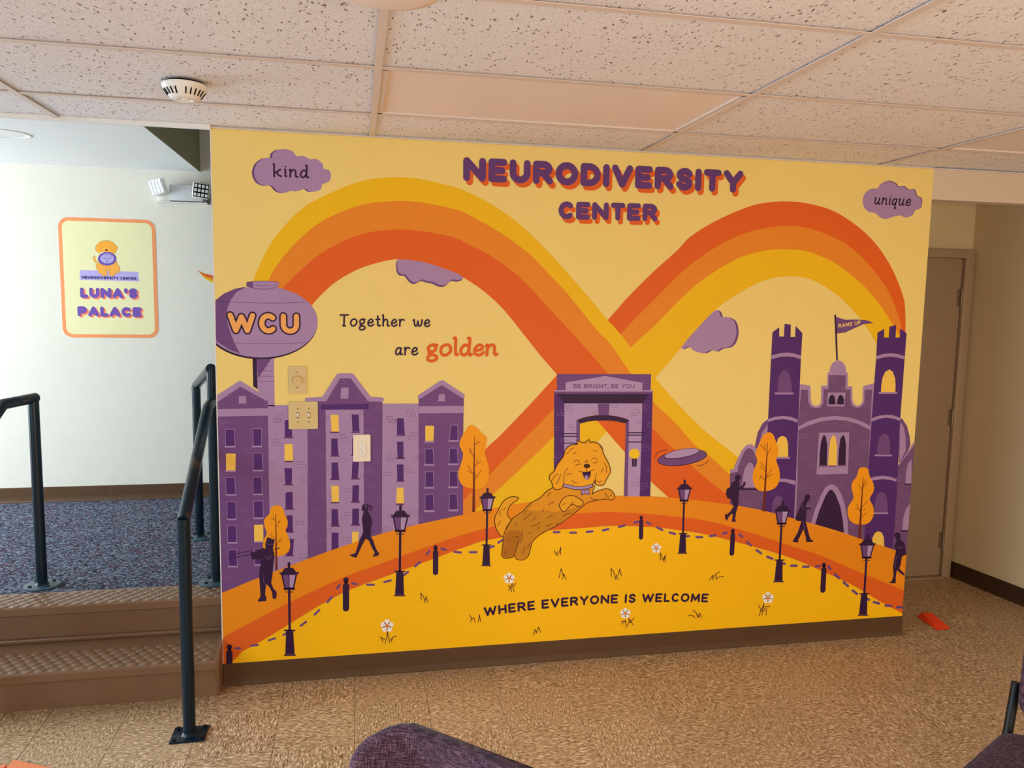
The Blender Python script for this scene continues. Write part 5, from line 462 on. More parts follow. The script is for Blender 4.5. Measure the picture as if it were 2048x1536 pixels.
['street_lamp','street lamp in front of the walking woman',[['lamp_roof','ink',20,[('p',[7658,7881,7771,7877,7769,7625,7891,7621,8052,7383,7369,7410,7534,7634,7655,7629])],None],['lamp_roof','ink',21,[('p',[7288,7434,8135,7422,8117,7326,7304,7358])],None],['lantern_frame','ink',20,[('p',[7353,7389,8069,7362,7916,6672,7492,6690])],None],['lantern_pane','purple',21,[('p',[7433,7323,7693,7313,7688,6753,7541,6759])],None],['lantern_pane','lilac2',21,[('p',[7726,7312,7986,7302,7867,6746,7720,6752])],None],['post','ink',20,[('p',[7443,6721,7965,6699,7932,6629,7475,6648]),('p',[7539,6570,7882,6555,7882,6517,7539,6532]),('p',[7651,6704,7757,6700,7739,4747,7632,4753])],None],['post_base','ink',20,[('p',[7441,4849,7932,4823,7932,4767,7841,4750,7881,3689,7470,3714,7530,4767,7440,4793])],None],['post_base','plum2',21,[('p',[7522,4776,7850,4759,7850,4742,7522,4759]),('p',[7454,3728,7898,3701,7898,3684,7454,3710])],None],['post_base','ink',21,[('p',[7413,3709,7939,3677,7939,3621,7412,3653])],None]]],
['street_lamp','street lamp left of the dog',[['lamp_roof','ink',20,[('p',[11625,8538,11726,8535,11725,8315,11834,8312,11979,8105,11368,8126,11514,8322,11623,8319])],None],['lamp_roof','ink',21,[('p',[11296,8147,12052,8140,12037,8056,11310,8080])],None],['lantern_frame','ink',20,[('p',[11354,8108,11994,8087,11859,7485,11480,7499])],None],['lantern_pane','purple',21,[('p',[11426,8051,11658,8043,11655,7555,11524,7560])],None],['lantern_pane','lilac2',21,[('p',[11687,8042,11920,8034,11816,7549,11684,7554])],None],['post','ink',20,[('p',[11437,7526,11903,7509,11873,7447,11465,7463]),('p',[11523,7394,11829,7383,11829,7350,11523,7361]),('p',[11622,7512,11717,7508,11707,5808,11612,5813])],None],['post_base','ink',20,[('p',[11441,5895,11880,5875,11880,5826,11799,5812,11838,4889,11471,4908,11521,5824,11440,5847])],None],['post_base','plum2',21,[('p',[11513,5832,11806,5819,11806,5804,11513,5817]),('p',[11456,4920,11853,4899,11853,4884,11456,4905])],None],['post_base','ink',21,[('p',[11420,4903,11890,4879,11889,4830,11419,4855])],None]]],
['street_lamp','street lamp under the flying disc',[['lamp_roof','ink',20,[('p',[21269,8657,21376,8653,21377,8434,21492,8431,21647,8225,21004,8245,21156,8441,21270,8438])],None],['lamp_roof','ink',21,[('p',[20928,8266,21723,8259,21709,8176,20944,8200])],None],['lantern_frame','ink',20,[('p',[20989,8227,21662,8206,21529,7606,21131,7620])],None],['lantern_pane','purple',21,[('p',[21066,8170,21310,8163,21314,7676,21176,7680])],None],['lantern_pane','lilac2',21,[('p',[21341,8162,21586,8154,21482,7670,21344,7675])],None],['post','ink',20,[('p',[21084,7647,21575,7630,21545,7569,21115,7584]),('p',[21177,7516,21499,7504,21499,7471,21177,7483]),('p',[21280,7633,21379,7630,21392,5934,21291,5939])],None],['post_base','ink',20,[('p',[21110,6020,21572,6001,21573,5952,21488,5938,21541,5018,21155,5036,21195,5950,21111,5972])],None],['post_base','plum2',21,[('p',[21188,5958,21495,5945,21496,5930,21188,5943]),('p',[21140,5048,21557,5028,21557,5013,21140,5033])],None],['post_base','ink',21,[('p',[21101,5032,21595,5008,21596,4959,21102,4983])],None]]],
['street_lamp','street lamp before the left castle tower',[['lamp_roof','ink',20,[('p',[26519,7439,26643,7434,26643,7185,26777,7180,26956,6945,26207,6973,26385,7194,26518,7190])],None],['lamp_roof','ink',21,[('p',[26118,6997,27046,6983,27028,6888,26135,6921])],None],['lantern_frame','ink',20,[('p',[26189,6953,26974,6923,26813,6241,26348,6260])],None],['lantern_pane','purple',21,[('p',[26278,6887,26563,6876,26562,6322,26401,6328])],None],['lantern_pane','lilac2',21,[('p',[26598,6875,26884,6864,26759,6314,26598,6321])],None],['post','ink',20,[('p',[26294,6291,26866,6268,26831,6198,26330,6219]),('p',[26401,6141,26777,6125,26777,6088,26401,6103]),('p',[26522,6274,26638,6269,26636,4337,26520,4343])],None],['post_base','ink',20,[('p',[26309,4438,26848,4411,26848,4356,26749,4340,26802,3291,26352,3316,26407,4357,26309,4383])],None],['post_base','plum2',21,[('p',[26398,4366,26758,4348,26758,4331,26398,4349]),('p',[26334,3330,26821,3303,26821,3286,26334,3313])],None],['post_base','ink',21,[('p',[26289,3311,26866,3279,26866,3224,26289,3256])],None]]],
['street_lamp','street lamp at the bottom right',[['lamp_roof','ink',20,[('p',[31406,5488,31537,5483,31538,5226,31678,5220,31868,4976,31081,5012,31267,5238,31407,5232])],None],['lamp_roof','ink',21,[('p',[30988,5038,31961,5015,31943,4917,31007,4960])],None],['lantern_frame','ink',20,[('p',[31063,4992,31887,4954,31722,4253,31234,4277])],None],['lantern_pane','purple',21,[('p',[31156,4923,31455,4909,31458,4339,31290,4347])],None],['lantern_pane','lilac2',21,[('p',[31493,4908,31793,4894,31665,4329,31496,4337])],None],['post','ink',20,[('p',[31177,4310,31778,4280,31741,4209,31215,4235]),('p',[31290,4154,31685,4134,31685,4096,31291,4116]),('p',[31416,4290,31538,4284,31549,2297,31426,2304])],None],['post_base','ink',20,[('p',[31204,2404,31770,2370,31770,2314,31667,2298,31729,1218,31257,1249,31308,2319,31205,2347])],None],['post_base','plum2',21,[('p',[31299,2329,31676,2306,31676,2289,31299,2311]),('p',[31238,1263,31748,1230,31748,1213,31238,1246])],None],['post_base','ink',21,[('p',[31191,1244,31796,1205,31796,1148,31191,1188])],None]]],
['bollard',None,[['bollard_head','ink',20,[('p',[379,1760,369,1712,344,1673,306,1649,262,1643,219,1655,182,1685,158,1728,151,1776,160,1823,186,1862,224,1887,267,1893,311,1880,347,1850,371,1808])],None],['bollard_post','ink',20,[('s',[259,1506,243,733],265),('p',[209,1718,318,1710,354,1498,164,1513])],None]]],
['bollard',None,[['bollard_head','ink',20,[('p',[5414,4529,5405,4481,5379,4441,5339,4416,5294,4409,5248,4421,5209,4451,5183,4493,5175,4542,5184,4590,5210,4630,5249,4655,5295,4662,5341,4650,5380,4620,5405,4578])],None],['bollard_post','ink',20,[('s',[5293,4270,5286,3208],278),('p',[5237,4484,5351,4478,5393,4264,5193,4276])],None]]],
['bollard',None,[['bollard_head','ink',20,[('p',[9409,5840,9401,5799,9378,5765,9344,5743,9304,5736,9263,5746,9229,5772,9206,5808,9198,5850,9205,5891,9228,5925,9262,5947,9302,5953,9343,5943,9377,5918,9400,5882])],None],['bollard_post','ink',20,[('s',[9305,5617,9310,4668],245),('p',[9253,5801,9354,5796,9393,5613,9216,5621])],None]]],
['bollard',None,[['bollard_head','ink',20,[('p',[19261,6863,19255,6829,19236,6801,19207,6783,19172,6778,19137,6786,19107,6806,19086,6836,19078,6870,19083,6904,19102,6932,19131,6950,19166,6956,19201,6948,19232,6927,19253,6897])],None],['bollard_post','ink',20,[('s',[19176,6680,19192,5877],212),('p',[19127,6830,19214,6827,19252,6677,19100,6683])],None]]],
['bollard',None,[['bollard_head','ink',20,[('p',[24069,6008,24063,5969,24041,5937,24007,5916,23966,5910,23925,5920,23889,5944,23864,5978,23853,6017,23860,6056,23881,6088,23915,6109,23956,6115,23998,6106,24034,6082,24059,6048])],None],['bollard_post','ink',20,[('s',[23972,5798,23965,4865],250),('p',[23912,5971,24015,5967,24062,5794,23882,5802])],None]]],
['bollard',None,[['bollard_head','ink',20,[('p',[29192,4003,29186,3959,29161,3922,29122,3899,29074,3893,29025,3904,28983,3932,28953,3971,28940,4016,28947,4061,28972,4097,29011,4121,29059,4127,29107,4116,29150,4088,29180,4049])],None],['bollard_post','ink',20,[('s',[29082,3764,29096,2685],293),('p',[29010,3963,29130,3956,29187,3758,28977,3770])],None]]],
['tree','golden tree behind the trombone player',[['foliage','foliage',13,[('p',[2420,8077,2471,8041,2531,8033,2564,7971,2600,7953,2601,7904,2636,7869,2632,7815,2667,7773,2661,7719,2695,7681,2689,7634,2723,7606,2719,7563,2768,7510,2774,7441,2811,7383,2799,7309,2821,7272,2800,7235,2820,7197,2792,7131,2800,7071,2756,7040,2744,6991,2708,6963,2730,6908,2732,6841,2766,6818,2764,6774,2799,6750,2796,6706,2828,6680,2819,6638,2851,6609,2842,6566,2873,6536,2862,6494,2891,6463,2883,6389,2912,6325,2893,6259,2911,6195,2880,6138,2886,6073,2846,6023,2835,5957,2774,5923,2758,5882,2710,5879,2681,5838,2630,5839,2594,5800,2542,5805,2506,5770,2458,5782,2423,5753,2379,5770,2340,5745,2299,5768,2259,5747,2220,5774,2180,5757,2146,5786,2106,5773,2074,5805,2033,5796,2005,5831,1964,5826,1942,5865,1903,5868,1890,5909,1852,5922,1846,5967,1810,5989,1810,6037,1776,6066,1783,6113,1753,6147,1766,6191,1741,6228,1761,6270,1741,6313,1766,6354,1751,6401,1779,6440,1768,6487,1798,6522,1792,6568,1829,6597,1832,6646,1872,6671,1876,6721,1912,6746,1907,6794,1934,6825,1913,6866,1927,6907,1895,6941,1901,6987,1866,7018,1871,7065,1839,7097,1850,7142,1823,7177,1837,7220,1810,7256,1826,7299,1803,7336,1825,7374,1809,7414,1839,7444,1837,7486,1878,7505,1891,7550,1937,7562,1955,7608,2000,7620,2013,7667,2051,7684,2049,7730,2079,7758,2066,7802,2093,7835,2078,7876,2107,7906,2117,7973,2181,8000,2199,8036,2241,8031,2266,8063,2305,8051])],None],['trunk','bark',16,[('p',[2299,7681,2320,7680,2351,5141,2256,5146])],None],['branch','bark',16,[('s',[2306,7400,2118,7475],19),('s',[2214,7600,2233,7431],19),('s',[2306,7064,2474,7394],19),('s',[2404,7273,2484,7337],19),('s',[2298,6558,2028,6767],19),('s',[2159,6733,2108,6820],19),('s',[2299,6220,2537,6632],19),('s',[2418,6440,2566,6462],19)],None]]],
['tree','golden tree beside the purple hall',[['foliage','foliage',13,[('p',[10976,11471,11027,11423,11098,11408,11142,11347,11209,11314,11217,11270,11259,11254,11266,11209,11309,11191,11317,11146,11361,11131,11376,11086,11424,11076,11446,11031,11495,11022,11516,10976,11561,10963,11570,10916,11608,10893,11599,10847,11627,10810,11605,10766,11625,10721,11597,10678,11614,10629,11585,10587,11603,10540,11573,10501,11585,10454,11551,10420,11561,10372,11527,10337,11541,10288,11514,10246,11538,10195,11522,10141,11558,10088,11553,10023,11595,9969,11594,9901,11637,9847,11633,9781,11671,9730,11662,9672,11697,9625,11687,9570,11721,9525,11708,9471,11739,9424,11721,9371,11746,9318,11723,9262,11746,9201,11719,9142,11737,9078,11706,9021,11718,8957,11680,8907,11682,8848,11637,8809,11631,8750,11581,8716,11566,8659,11511,8634,11486,8582,11427,8572,11390,8529,11327,8536,11271,8504,11201,8525,11132,8503,11062,8532,10991,8518,10927,8554,10862,8545,10809,8583,10746,8579,10696,8622,10634,8625,10593,8674,10534,8686,10504,8740,10451,8764,10436,8825,10388,8865,10383,8932,10341,8984,10346,9053,10311,9112,10326,9179,10301,9240,10327,9302,10316,9371,10356,9432,10356,9507,10401,9566,10402,9639,10444,9694,10439,9761,10476,9810,10470,9870,10507,9913,10500,9969,10534,10010,10520,10064,10546,10109,10521,10159,10531,10212,10489,10257,10482,10317,10433,10357,10423,10420,10376,10460,10377,10520,10346,10564,10368,10617,10351,10671,10385,10719,10378,10777,10417,10821,10416,10879,10458,10917,10457,10971,10498,11002,10503,11054,10549,11079,10558,11129,10603,11149,10611,11196,10653,11213,10669,11283,10710,11322,10704,11374,10743,11399,10757,11442,10808,11446,10843,11483,10894,11465])],None],['trunk','bark',16,[('p',[11027,10956,11050,10956,11102,7435,10975,7440])],None],['branch','bark',16,[('s',[11039,9975,10787,10413],21),('s',[10890,10382,10847,10181],21),('s',[11044,10552,11300,10720],21),('s',[11156,10752,11158,10579],21),('s',[11055,9569,11369,9822],21),('s',[11166,9914,11169,9682],21),('s',[11043,9104,10767,9634],21),('s',[10972,9251,10712,9403],21),('s',[11045,8929,11375,9386],21),('s',[11116,9247,11147,9072],21)],None]]],
['tree','golden tree before the left castle tower',[['foliage','foliage',13,[('p',[25708,10903,25762,10853,25836,10827,25872,10747,25921,10718,25924,10658,25974,10612,25974,10544,26023,10490,26020,10423,26068,10371,26064,10310,26110,10267,26108,10212,26154,10174,26151,10120,26194,10082,26184,10029,26221,9986,26199,9935,26223,9882,26184,9834,26192,9771,26146,9726,26151,9660,26108,9614,26124,9551,26096,9500,26132,9445,26123,9387,26172,9339,26174,9276,26226,9230,26229,9165,26278,9116,26271,9051,26312,8995,26300,8928,26341,8867,26326,8799,26362,8735,26339,8671,26366,8607,26333,8550,26349,8484,26307,8431,26314,8363,26265,8314,26262,8246,26204,8207,26189,8144,26124,8120,26091,8064,26015,8053,25963,8002,25879,8000,25817,7956,25736,7966,25672,7930,25601,7951,25540,7926,25474,7957,25407,7942,25347,7982,25279,7978,25230,8027,25165,8034,25132,8089,25073,8113,25056,8177,25000,8220,24993,8289,24943,8342,24946,8411,24902,8466,24912,8528,24875,8580,24895,8636,24865,8689,24893,8741,24870,8798,24903,8849,24886,8910,24923,8962,24912,9028,24961,9081,24963,9154,25016,9207,25019,9282,25069,9334,25061,9405,25097,9458,25068,9518,25082,9575,25037,9624,25039,9684,24992,9730,24998,9790,24961,9841,24986,9899,24969,9962,25013,10018,25011,10091,25064,10146,25069,10221,25124,10272,25129,10343,25179,10388,25176,10452,25222,10495,25217,10556,25263,10595,25259,10652,25306,10684,25307,10736,25357,10755,25368,10802,25422,10811,25442,10855,25496,10853,25522,10892,25608,10887])],None],['trunk','bark',16,[('p',[25575,10386,25602,10385,25646,6923,25510,6928])],None],['branch','bark',16,[('s',[25594,9917,25205,10299],24),('s',[25458,10326,25453,10045],24),('s',[25586,9699,25784,10132],24),('s',[25594,9072,25254,9394],24),('s',[25601,8946,25231,9207],24),('s',[25598,8632,25891,9064],24),('s',[25609,8443,25275,8767],24),('s',[25389,8763,25235,8517],24),('s',[25598,8632,25927,8780],24)],None]]],
['tree','golden tree before the castle door',[['foliage','foliage',13,[('p',[31032,9019,31099,8983,31172,8982,31212,8916,31275,8852,31263,8798,31304,8750,31290,8692,31332,8640,31322,8582,31371,8536,31371,8479,31428,8440,31438,8378,31497,8341,31508,8279,31564,8241,31567,8181,31614,8140,31602,8085,31642,8040,31622,7988,31656,7940,31629,7892,31657,7841,31623,7796,31644,7742,31600,7702,31601,7642,31544,7609,31536,7546,31480,7513,31479,7451,31434,7415,31457,7358,31438,7311,31487,7267,31491,7209,31550,7172,31564,7109,31624,7072,31630,7009,31679,6965,31668,6904,31712,6850,31697,6788,31735,6731,31713,6670,31745,6611,31714,6557,31735,6497,31694,6451,31705,6387,31656,6343,31657,6279,31600,6242,31591,6181,31529,6158,31507,6105,31440,6100,31400,6054,31326,6061,31272,6023,31197,6040,31136,6009,31065,6034,31003,6011,30937,6044,30868,6030,30802,6071,30728,6065,30667,6113,30595,6115,30548,6168,30484,6178,30456,6234,30397,6256,30382,6315,30328,6349,30325,6408,30276,6450,30283,6508,30239,6554,30254,6611,30217,6664,30240,6721,30210,6780,30241,6836,30219,6899,30257,6951,30243,7016,30293,7062,30299,7130,30363,7171,30380,7242,30444,7282,30455,7352,30508,7395,30495,7461,30524,7513,30485,7573,30493,7637,30442,7690,30442,7757,30391,7806,30397,7867,30357,7913,30378,7962,30345,8005,30369,8084,30348,8164,30398,8233,30390,8283,30440,8308,30446,8362,30502,8383,30512,8439,30568,8462,30573,8519,30622,8547,30615,8606,30657,8648,30641,8710,30680,8758,30662,8817,30703,8858,30691,8909,30759,8953,30798,9006,30873,8994,30934,9022])],None],['trunk','bark',16,[('p',[30967,8511,30996,8511,31067,5312,30923,5319])],None],['branch','bark',16,[('s',[30980,7831,30748,8097],26),('s',[30988,8025,31155,8377],26),('s',[31007,7960,31237,8225],26),('s',[30993,6659,30710,7125],26),('s',[30983,6790,30655,6900],26),('s',[30979,6855,31306,7267],26),('s',[30976,6398,31315,6647],26),('s',[31129,6752,31193,6847],26)],None]]],
['person','silhouette of a trombone player in a tall hat',[['body','ink',22,[('p',[1947,6658,2250,6532,2204,6252,2182,6197,2149,6069,2201,6027,2235,5827,2181,5434,2131,4926,2073,4588,2174,4297,2289,4176,2302,3975,2231,3825,2115,3889,2118,4100,2016,4363,1871,4542,1831,4345,1810,4033,1862,3944,1848,3773,1531,3753,1495,3824,1614,3987,1596,4444,1577,4899,1610,5293,1695,5696,1564,5680,1277,5694,1243,5876,1236,6045,1334,5995,1545,6075,1651,6149,1782,6176,1860,6128,1854,6381])],None],['trombone','ink',22,[('s',[320,5904,1257,6083],25),('s',[317,5753,1254,5920],25),('s',[320,5904,317,5753],25),('s',[2123,6087,2467,6150],38)],None],['fold_line','line',23,[('s',[1890,6380,2036,6305,2179,6338],11),('s',[1828,5791,1985,5738,2146,5877],11),('s',[1853,5705,1984,5659,2117,5748],11),('s',[1773,5002,1757,4662,1860,4486],11)],None]]],
['person','silhouette of a woman walking with headphones',[['body','ink',22,[('p',[6023,7939,6117,8004,6254,7988,6319,7900,6280,7747,6242,7674,6318,7557,6417,7353,6449,7064,6394,6894,6387,6492,6497,6314,6607,5962,6690,5784,6784,5681,6690,5575,6457,5552,6579,5732,6468,5911,6304,6311,6172,6398,5983,6049,5817,5682,5761,5540,5585,5595,5449,5682,5723,5761,5891,6341,6057,6679,6042,6966,5999,7312,6088,7663,5990,7712])],None],['hair','ink',22,[('t',[6319,7900,6418,7868,6429,7782,6363,7698],48)],None],['headphones','lilac',23,[('s',[6177,8002,6187,7819],22)],None]]],
['person','silhouette of a student with backpack raising a cup',[['body','ink',22,[('p',[23955,8772,24051,8851,24206,8796,24260,8639,24167,8516,24188,8359,24217,8183,24390,8322,24402,8466,24502,8463,24511,8300,24354,8116,24178,8034,24183,7293,24082,6919,24053,6573,24118,6463,23872,6472,23922,6799,23864,6895,23682,6682,23636,6526,23517,6657,23505,6909,23601,6842,23779,6993,23933,7239,23857,7430,23781,7633,23594,7658,23504,7880,23538,8117,23750,8248,23775,8403,23955,8523])],None]]],
['person','silhouette of a walker looking at a phone',[['body','ink',22,[('p',[27769,7645,27901,7737,28043,7681,28075,7507,27974,7350,27926,7339,27839,7066,28049,7027,28172,7054,28157,6971,27904,6916,27899,6325,28138,5604,28236,5373,28400,5320,28356,5251,28008,5247,27947,5548,27806,5929,27541,5384,27570,5254,27271,5287,27252,5372,27491,5761,27663,6334,27363,6397,27306,6541,27442,6792,27563,7076,27620,7266,27762,7422])],None],['fold_line','line',23,[('s',[27656,7233,27677,7008,27813,6939],14),('s',[27785,6265,27858,5875],14)],None]]],
['person','silhouette of a runner at the right edge',[['body','ink',22,[('p',[32996,5446,33098,5534,33321,5498,33372,5310,33370,5144,33619,4966,33699,4695,33788,4323,33544,4234,33493,3768,33432,3603,33767,3283,33775,3175,33527,3330,33305,3529,33259,3176,33288,2804,32865,2848,33056,2952,33128,3250,33055,3723,33098,4123,33172,4587,33046,4792,33167,5120,33083,5256])],None],['fold_line','line',23,[('s',[33156,4787,33422,4675,33561,4768],15),('s',[33235,4250,33150,3919,33193,3649],15)],None]]],
['dog','leaping golden shaggy dog wearing a collar',[['tail_outline','dogline',23,[('t',[12813,7015,12663,7169,12629,7408,12743,7700,12976,7869,13139,8012,13031,8075,12736,8085,12445,7917,12272,7658,12158,7425,12045,7193,12031,6898,12112,6598,12293,6293,12471,6225,12554,6579,12813,7015],35)],None],['tail','doglight',23,[('c',[12813,7015,12663,7169,12629,7408,12743,7700,12976,7869,13139,8012,13031,8075,12736,8085,12445,7917,12272,7658,12158,7425,12045,7193,12031,6898,12112,6598,12293,6293,12471,6225,12554,6579])],None],['torso_outline','dogline',24,[('t',[14753,8464,14457,8295,14163,8007,13749,7783,13573,7641,13340,7381,12988,7157,12813,6985,12641,6695,12469,6345,12444,6048,12392,5572,12378,5333,12547,5175,12902,5217,12990,5303,13083,5118,13383,5055,13631,5212,13734,5508,13817,5866,14081,6155,14557,6435,15036,6656,15635,7055,16234,7515,16474,7700,16964,7792,17396,7838,17646,7768,17798,7885,17761,8068,17600,8255,17380,8334,17073,8272,16829,8189,16678,8103,16733,8343,16666,8525,15262,8628,14753,8464],36)],None],['torso','dogmid',24,[('c',[14753,8464,14457,8295,14163,8007,13749,7783,13573,7641,13340,7381,12988,7157,12813,6985,12641,6695,12469,6345,12444,6048,12392,5572,12378,5333,12547,5175,12902,5217,12990,5303,13083,5118,13383,5055,13631,5212,13734,5508,13817,5866,14081,6155,14557,6435,15036,6656,15635,7055,16234,7515,16474,7700,16964,7792,17396,7838,17646,7768,17798,7885,17761,8068,17600,8255,17380,8334,17073,8272,16829,8189,16678,8103,16733,8343,16666,8525,15262,8628])],None],['shade','dogdark',25,[('c',[13400,7349,13697,7428,14056,7367,14416,7401,14840,7296,15262,7370,15747,7442,16172,7548,15634,7067,15036,6681,14557,6459,14081,6185,13787,5867,13710,5509,13607,5237,13382,5103,13094,5166,12995,5351,12902,5259,12546,5217,12414,5343,12434,5570,12475,5986,12505,6343,12671,6664,12873,6953])],None],['shade','dogdark2',26,[('c',[12474,6046,12528,6342,12762,6511,13059,6498,13299,6369,13246,6012,13076,5539,12972,5304,12783,5223,12546,5217,12413,5391])],None],['paw_outline','dogline',27,[('t',[15074,7617,15249,7911,15488,8052,15792,8042,16040,7914,16240,7756,16202,7577,15989,7524,15742,7641,15562,7527,15385,7305,15201,7372,15074,7617],37)],None],['paw','doglight',27,[('c',[15074,7617,15249,7911,15488,8052,15792,8042,16040,7914,16240,7756,16202,7577,15989,7524,15742,7641,15562,7527,15385,7305,15201,7372])],None],['head_outline','dogline',28,[('t',[15911,10502,15876,10663,16151,10568,16303,10595,16439,10711,16504,10574,16699,10588,16947,10482,17105,10311,17155,10072,17338,9738,17502,9404,17530,9102,17366,8806,17238,8538,16943,8517,16805,8611,16813,8762,16695,8585,16607,8437,16149,8409,15598,8510,15263,8568,15176,8421,14936,8369,14783,8463,14686,8764,14582,8886,14619,9092,14796,9236,14968,9587,15230,9936,15314,10230,15549,10450,15911,10502],39)],None],['head','doghead',28,[('c',[15911,10502,15876,10663,16151,10568,16303,10595,16439,10711,16504,10574,16699,10588,16947,10482,17105,10311,17155,10072,17338,9738,17502,9404,17530,9102,17366,8806,17238,8538,16943,8517,16805,8611,16813,8762,16695,8585,16607,8437,16149,8409,15598,8510,15263,8568,15176,8421,14936,8369,14783,8463,14686,8764,14582,8886,14619,9092,14796,9236,14968,9587,15230,9936,15314,10230,15549,10450])],None],['collar','ink',30,[('p',[15243,8664,15841,8508,16208,8479,16682,8597,16700,8416,16212,8311,15846,8323,15266,8472])],None],['collar','lilac2',31,[('p',[15268,8628,15842,8479,16209,8449,16659,8562,16674,8447,16211,8347,15845,8359,15289,8502])],None],['name_tag','ink',31,[('c',[16102,8332,16211,8359,16323,8295,16456,8351,16568,8300,16521,8217,16574,8095,16464,8062,16328,8127,16219,8058,16108,8098,16154,8211])],None],['name_tag','lilac',32,[('c',[16133,8307,16212,8329,16324,8265,16457,8321,16538,8289,16497,8212,16542,8120,16463,8092,16327,8157,16218,8094,16138,8121,16185,8210])],None],['face_line','dogline',32,[('t',[15456,9367,15309,9163,15276,8806,15263,8568],27),('t',[16865,9090,16810,8852,16829,8611],27),('t',[15740,9616,15798,9715,15900,9754,16043,9644],27),('t',[15817,9459,15924,9534,16087,9559],27),('t',[16589,9714,16660,9814,16751,9830,16876,9749],27),('t',[16679,9592,16789,9590,16923,9628],27),('t',[15993,9216,16189,9169,16434,9168,16712,9268],27),('t',[16367,9373,16384,9181],27),('t',[15711,10044,15770,10090,15861,10100],27),('t',[16680,10171,16741,10188,16834,10138],27),('t',[16356,9761,16372,9624],27),('t',[16284,9704,16324,9613],27),('t',[16443,9712,16421,9623],27),('t',[15682,8794,15776,8684,15928,8668],27),('t',[15496,10167,15378,10051],27),('t',[15703,10340,15525,10226],27),('t',[16980,10403,17088,10252],27),('t',[17079,9115,17195,9352],27),('t',[17231,9591,17350,9348,17344,9107],27),('t',[14715,8823,14831,8997,14979,9112],26),('t',[14930,8638,15045,8872,15130,9108],27),('t',[16875,8730,17000,8666,17153,8722],27),('t',[15403,9041,15523,9097,15644,9106],27)],None],['nose','dognose',32,[('p',[16542,9452,16535,9419,16513,9390,16479,9367,16435,9353,16386,9349,16337,9355,16292,9372,16256,9396,16233,9427,16224,9460,16231,9493,16253,9523,16287,9546,16331,9560,16380,9564,16429,9557,16474,9541,16510,9516,16533,9486])],None],['mouth','night',32,[('c',[16178,9151,16373,9158,16568,9188,16560,9009,16474,8819,16321,8824,16232,8958])],None],['mouth','lilac',33,[('p',[16478,8903,16471,8862,16451,8828,16420,8805,16383,8798,16345,8807,16313,8832,16290,8867,16282,8909,16288,8950,16308,8984,16339,9007,16377,9014,16414,9005,16447,8980,16469,8945])],None],['fur_line','dogline',29,[('t',[14522,8055,14579,8172,14668,8229],26),('t',[13575,7551,13693,7636,13782,7663],26),('t',[13402,7260,13459,7377,13606,7491],26),('t',[13053,6857,13026,6709],26),('t',[13825,6945,13943,7060,14002,7118],26),('t',[14297,7346,14354,7463],26),('t',[14591,7634,14649,7722,14829,7775],27),('t',[14544,7037,14663,7092,14783,7148],27),('t',[14074,6516,14131,6633],26),('t',[14432,6651,14612,6674,14762,6758],27),('t',[13659,6293,13716,6411],26),('t',[13005,6202,13184,6164],26),('t',[13248,5892,13333,6128,13346,6427],26),('t',[13157,6016,13046,5541,12990,5303],26),('t',[13377,5345,13490,5700],26),('t',[12709,6155,12770,6033],26),('t',[12541,5565,12573,5384],26),('t',[13611,5634,13727,5870],26),('t',[14976,6659,15034,6777],27),('t',[15269,7069,15449,7183,15631,7206],27),('t',[12282,7006,12197,6772],26),('t',[12393,7476,12509,7590],26),('t',[12249,7245,12275,7480],26),('t',[15621,7597,15710,7685,15769,7773],27),('t',[15256,7610,15375,7726],27),('t',[17324,8143,17390,8020,17518,7894],27),('t',[16591,7925,16778,7828,16962,7864],27),('t',[17637,8072,17578,7953],27),('t',[13712,6651,13950,6701,14187,6841],26),('t',[13348,6964,13524,7076,13759,7306],26)],None]]],
['flower',None,[['petal','white',24,[('p',[7239,2454,7226,2396,7191,2352,7140,2329,7083,2333,7032,2362,6996,2412,6984,2471,6996,2528,7032,2572,7083,2595,7140,2591,7191,2562,7226,2513])],None],['petal','white',24,[('p',[7407,2314,7395,2256,7359,2212,7308,2189,7251,2193,7199,2223,7164,2272,7151,2331,7164,2389,7199,2433,7251,2456,7308,2452,7359,2422,7395,2373])],None],['petal','white',24,[('p',[7343,2110,7330,2053,7295,2008,7243,1986,7186,1989,7135,2019,7100,2068,7087,2128,7100,2185,7135,2230,7187,2252,7243,2248,7295,2219,7330,2170])],None],['petal','white',24,[('p',[7135,2124,7122,2067,7087,2022,7036,2000,6979,2004,6928,2033,6892,2083,6880,2142,6892,2199,6928,2244,6979,2266,7036,2262,7087,2233,7123,2184])],None],['petal','white',24,[('p',[7071,2337,7058,2279,7023,2235,6972,2212,6915,2216,6864,2245,6829,2295,6816,2354,6829,2411,6864,2455,6915,2478,6972,2474,7023,2445,7059,2396])],None],['flower_center','orange2',25,[('p',[7193,2271,7185,2234,7162,2205,7129,2191,7093,2193,7060,2212,7037,2244,7029,2282,7037,2319,7060,2347,7093,2362,7130,2360,7162,2341,7185,2309])],None]]],
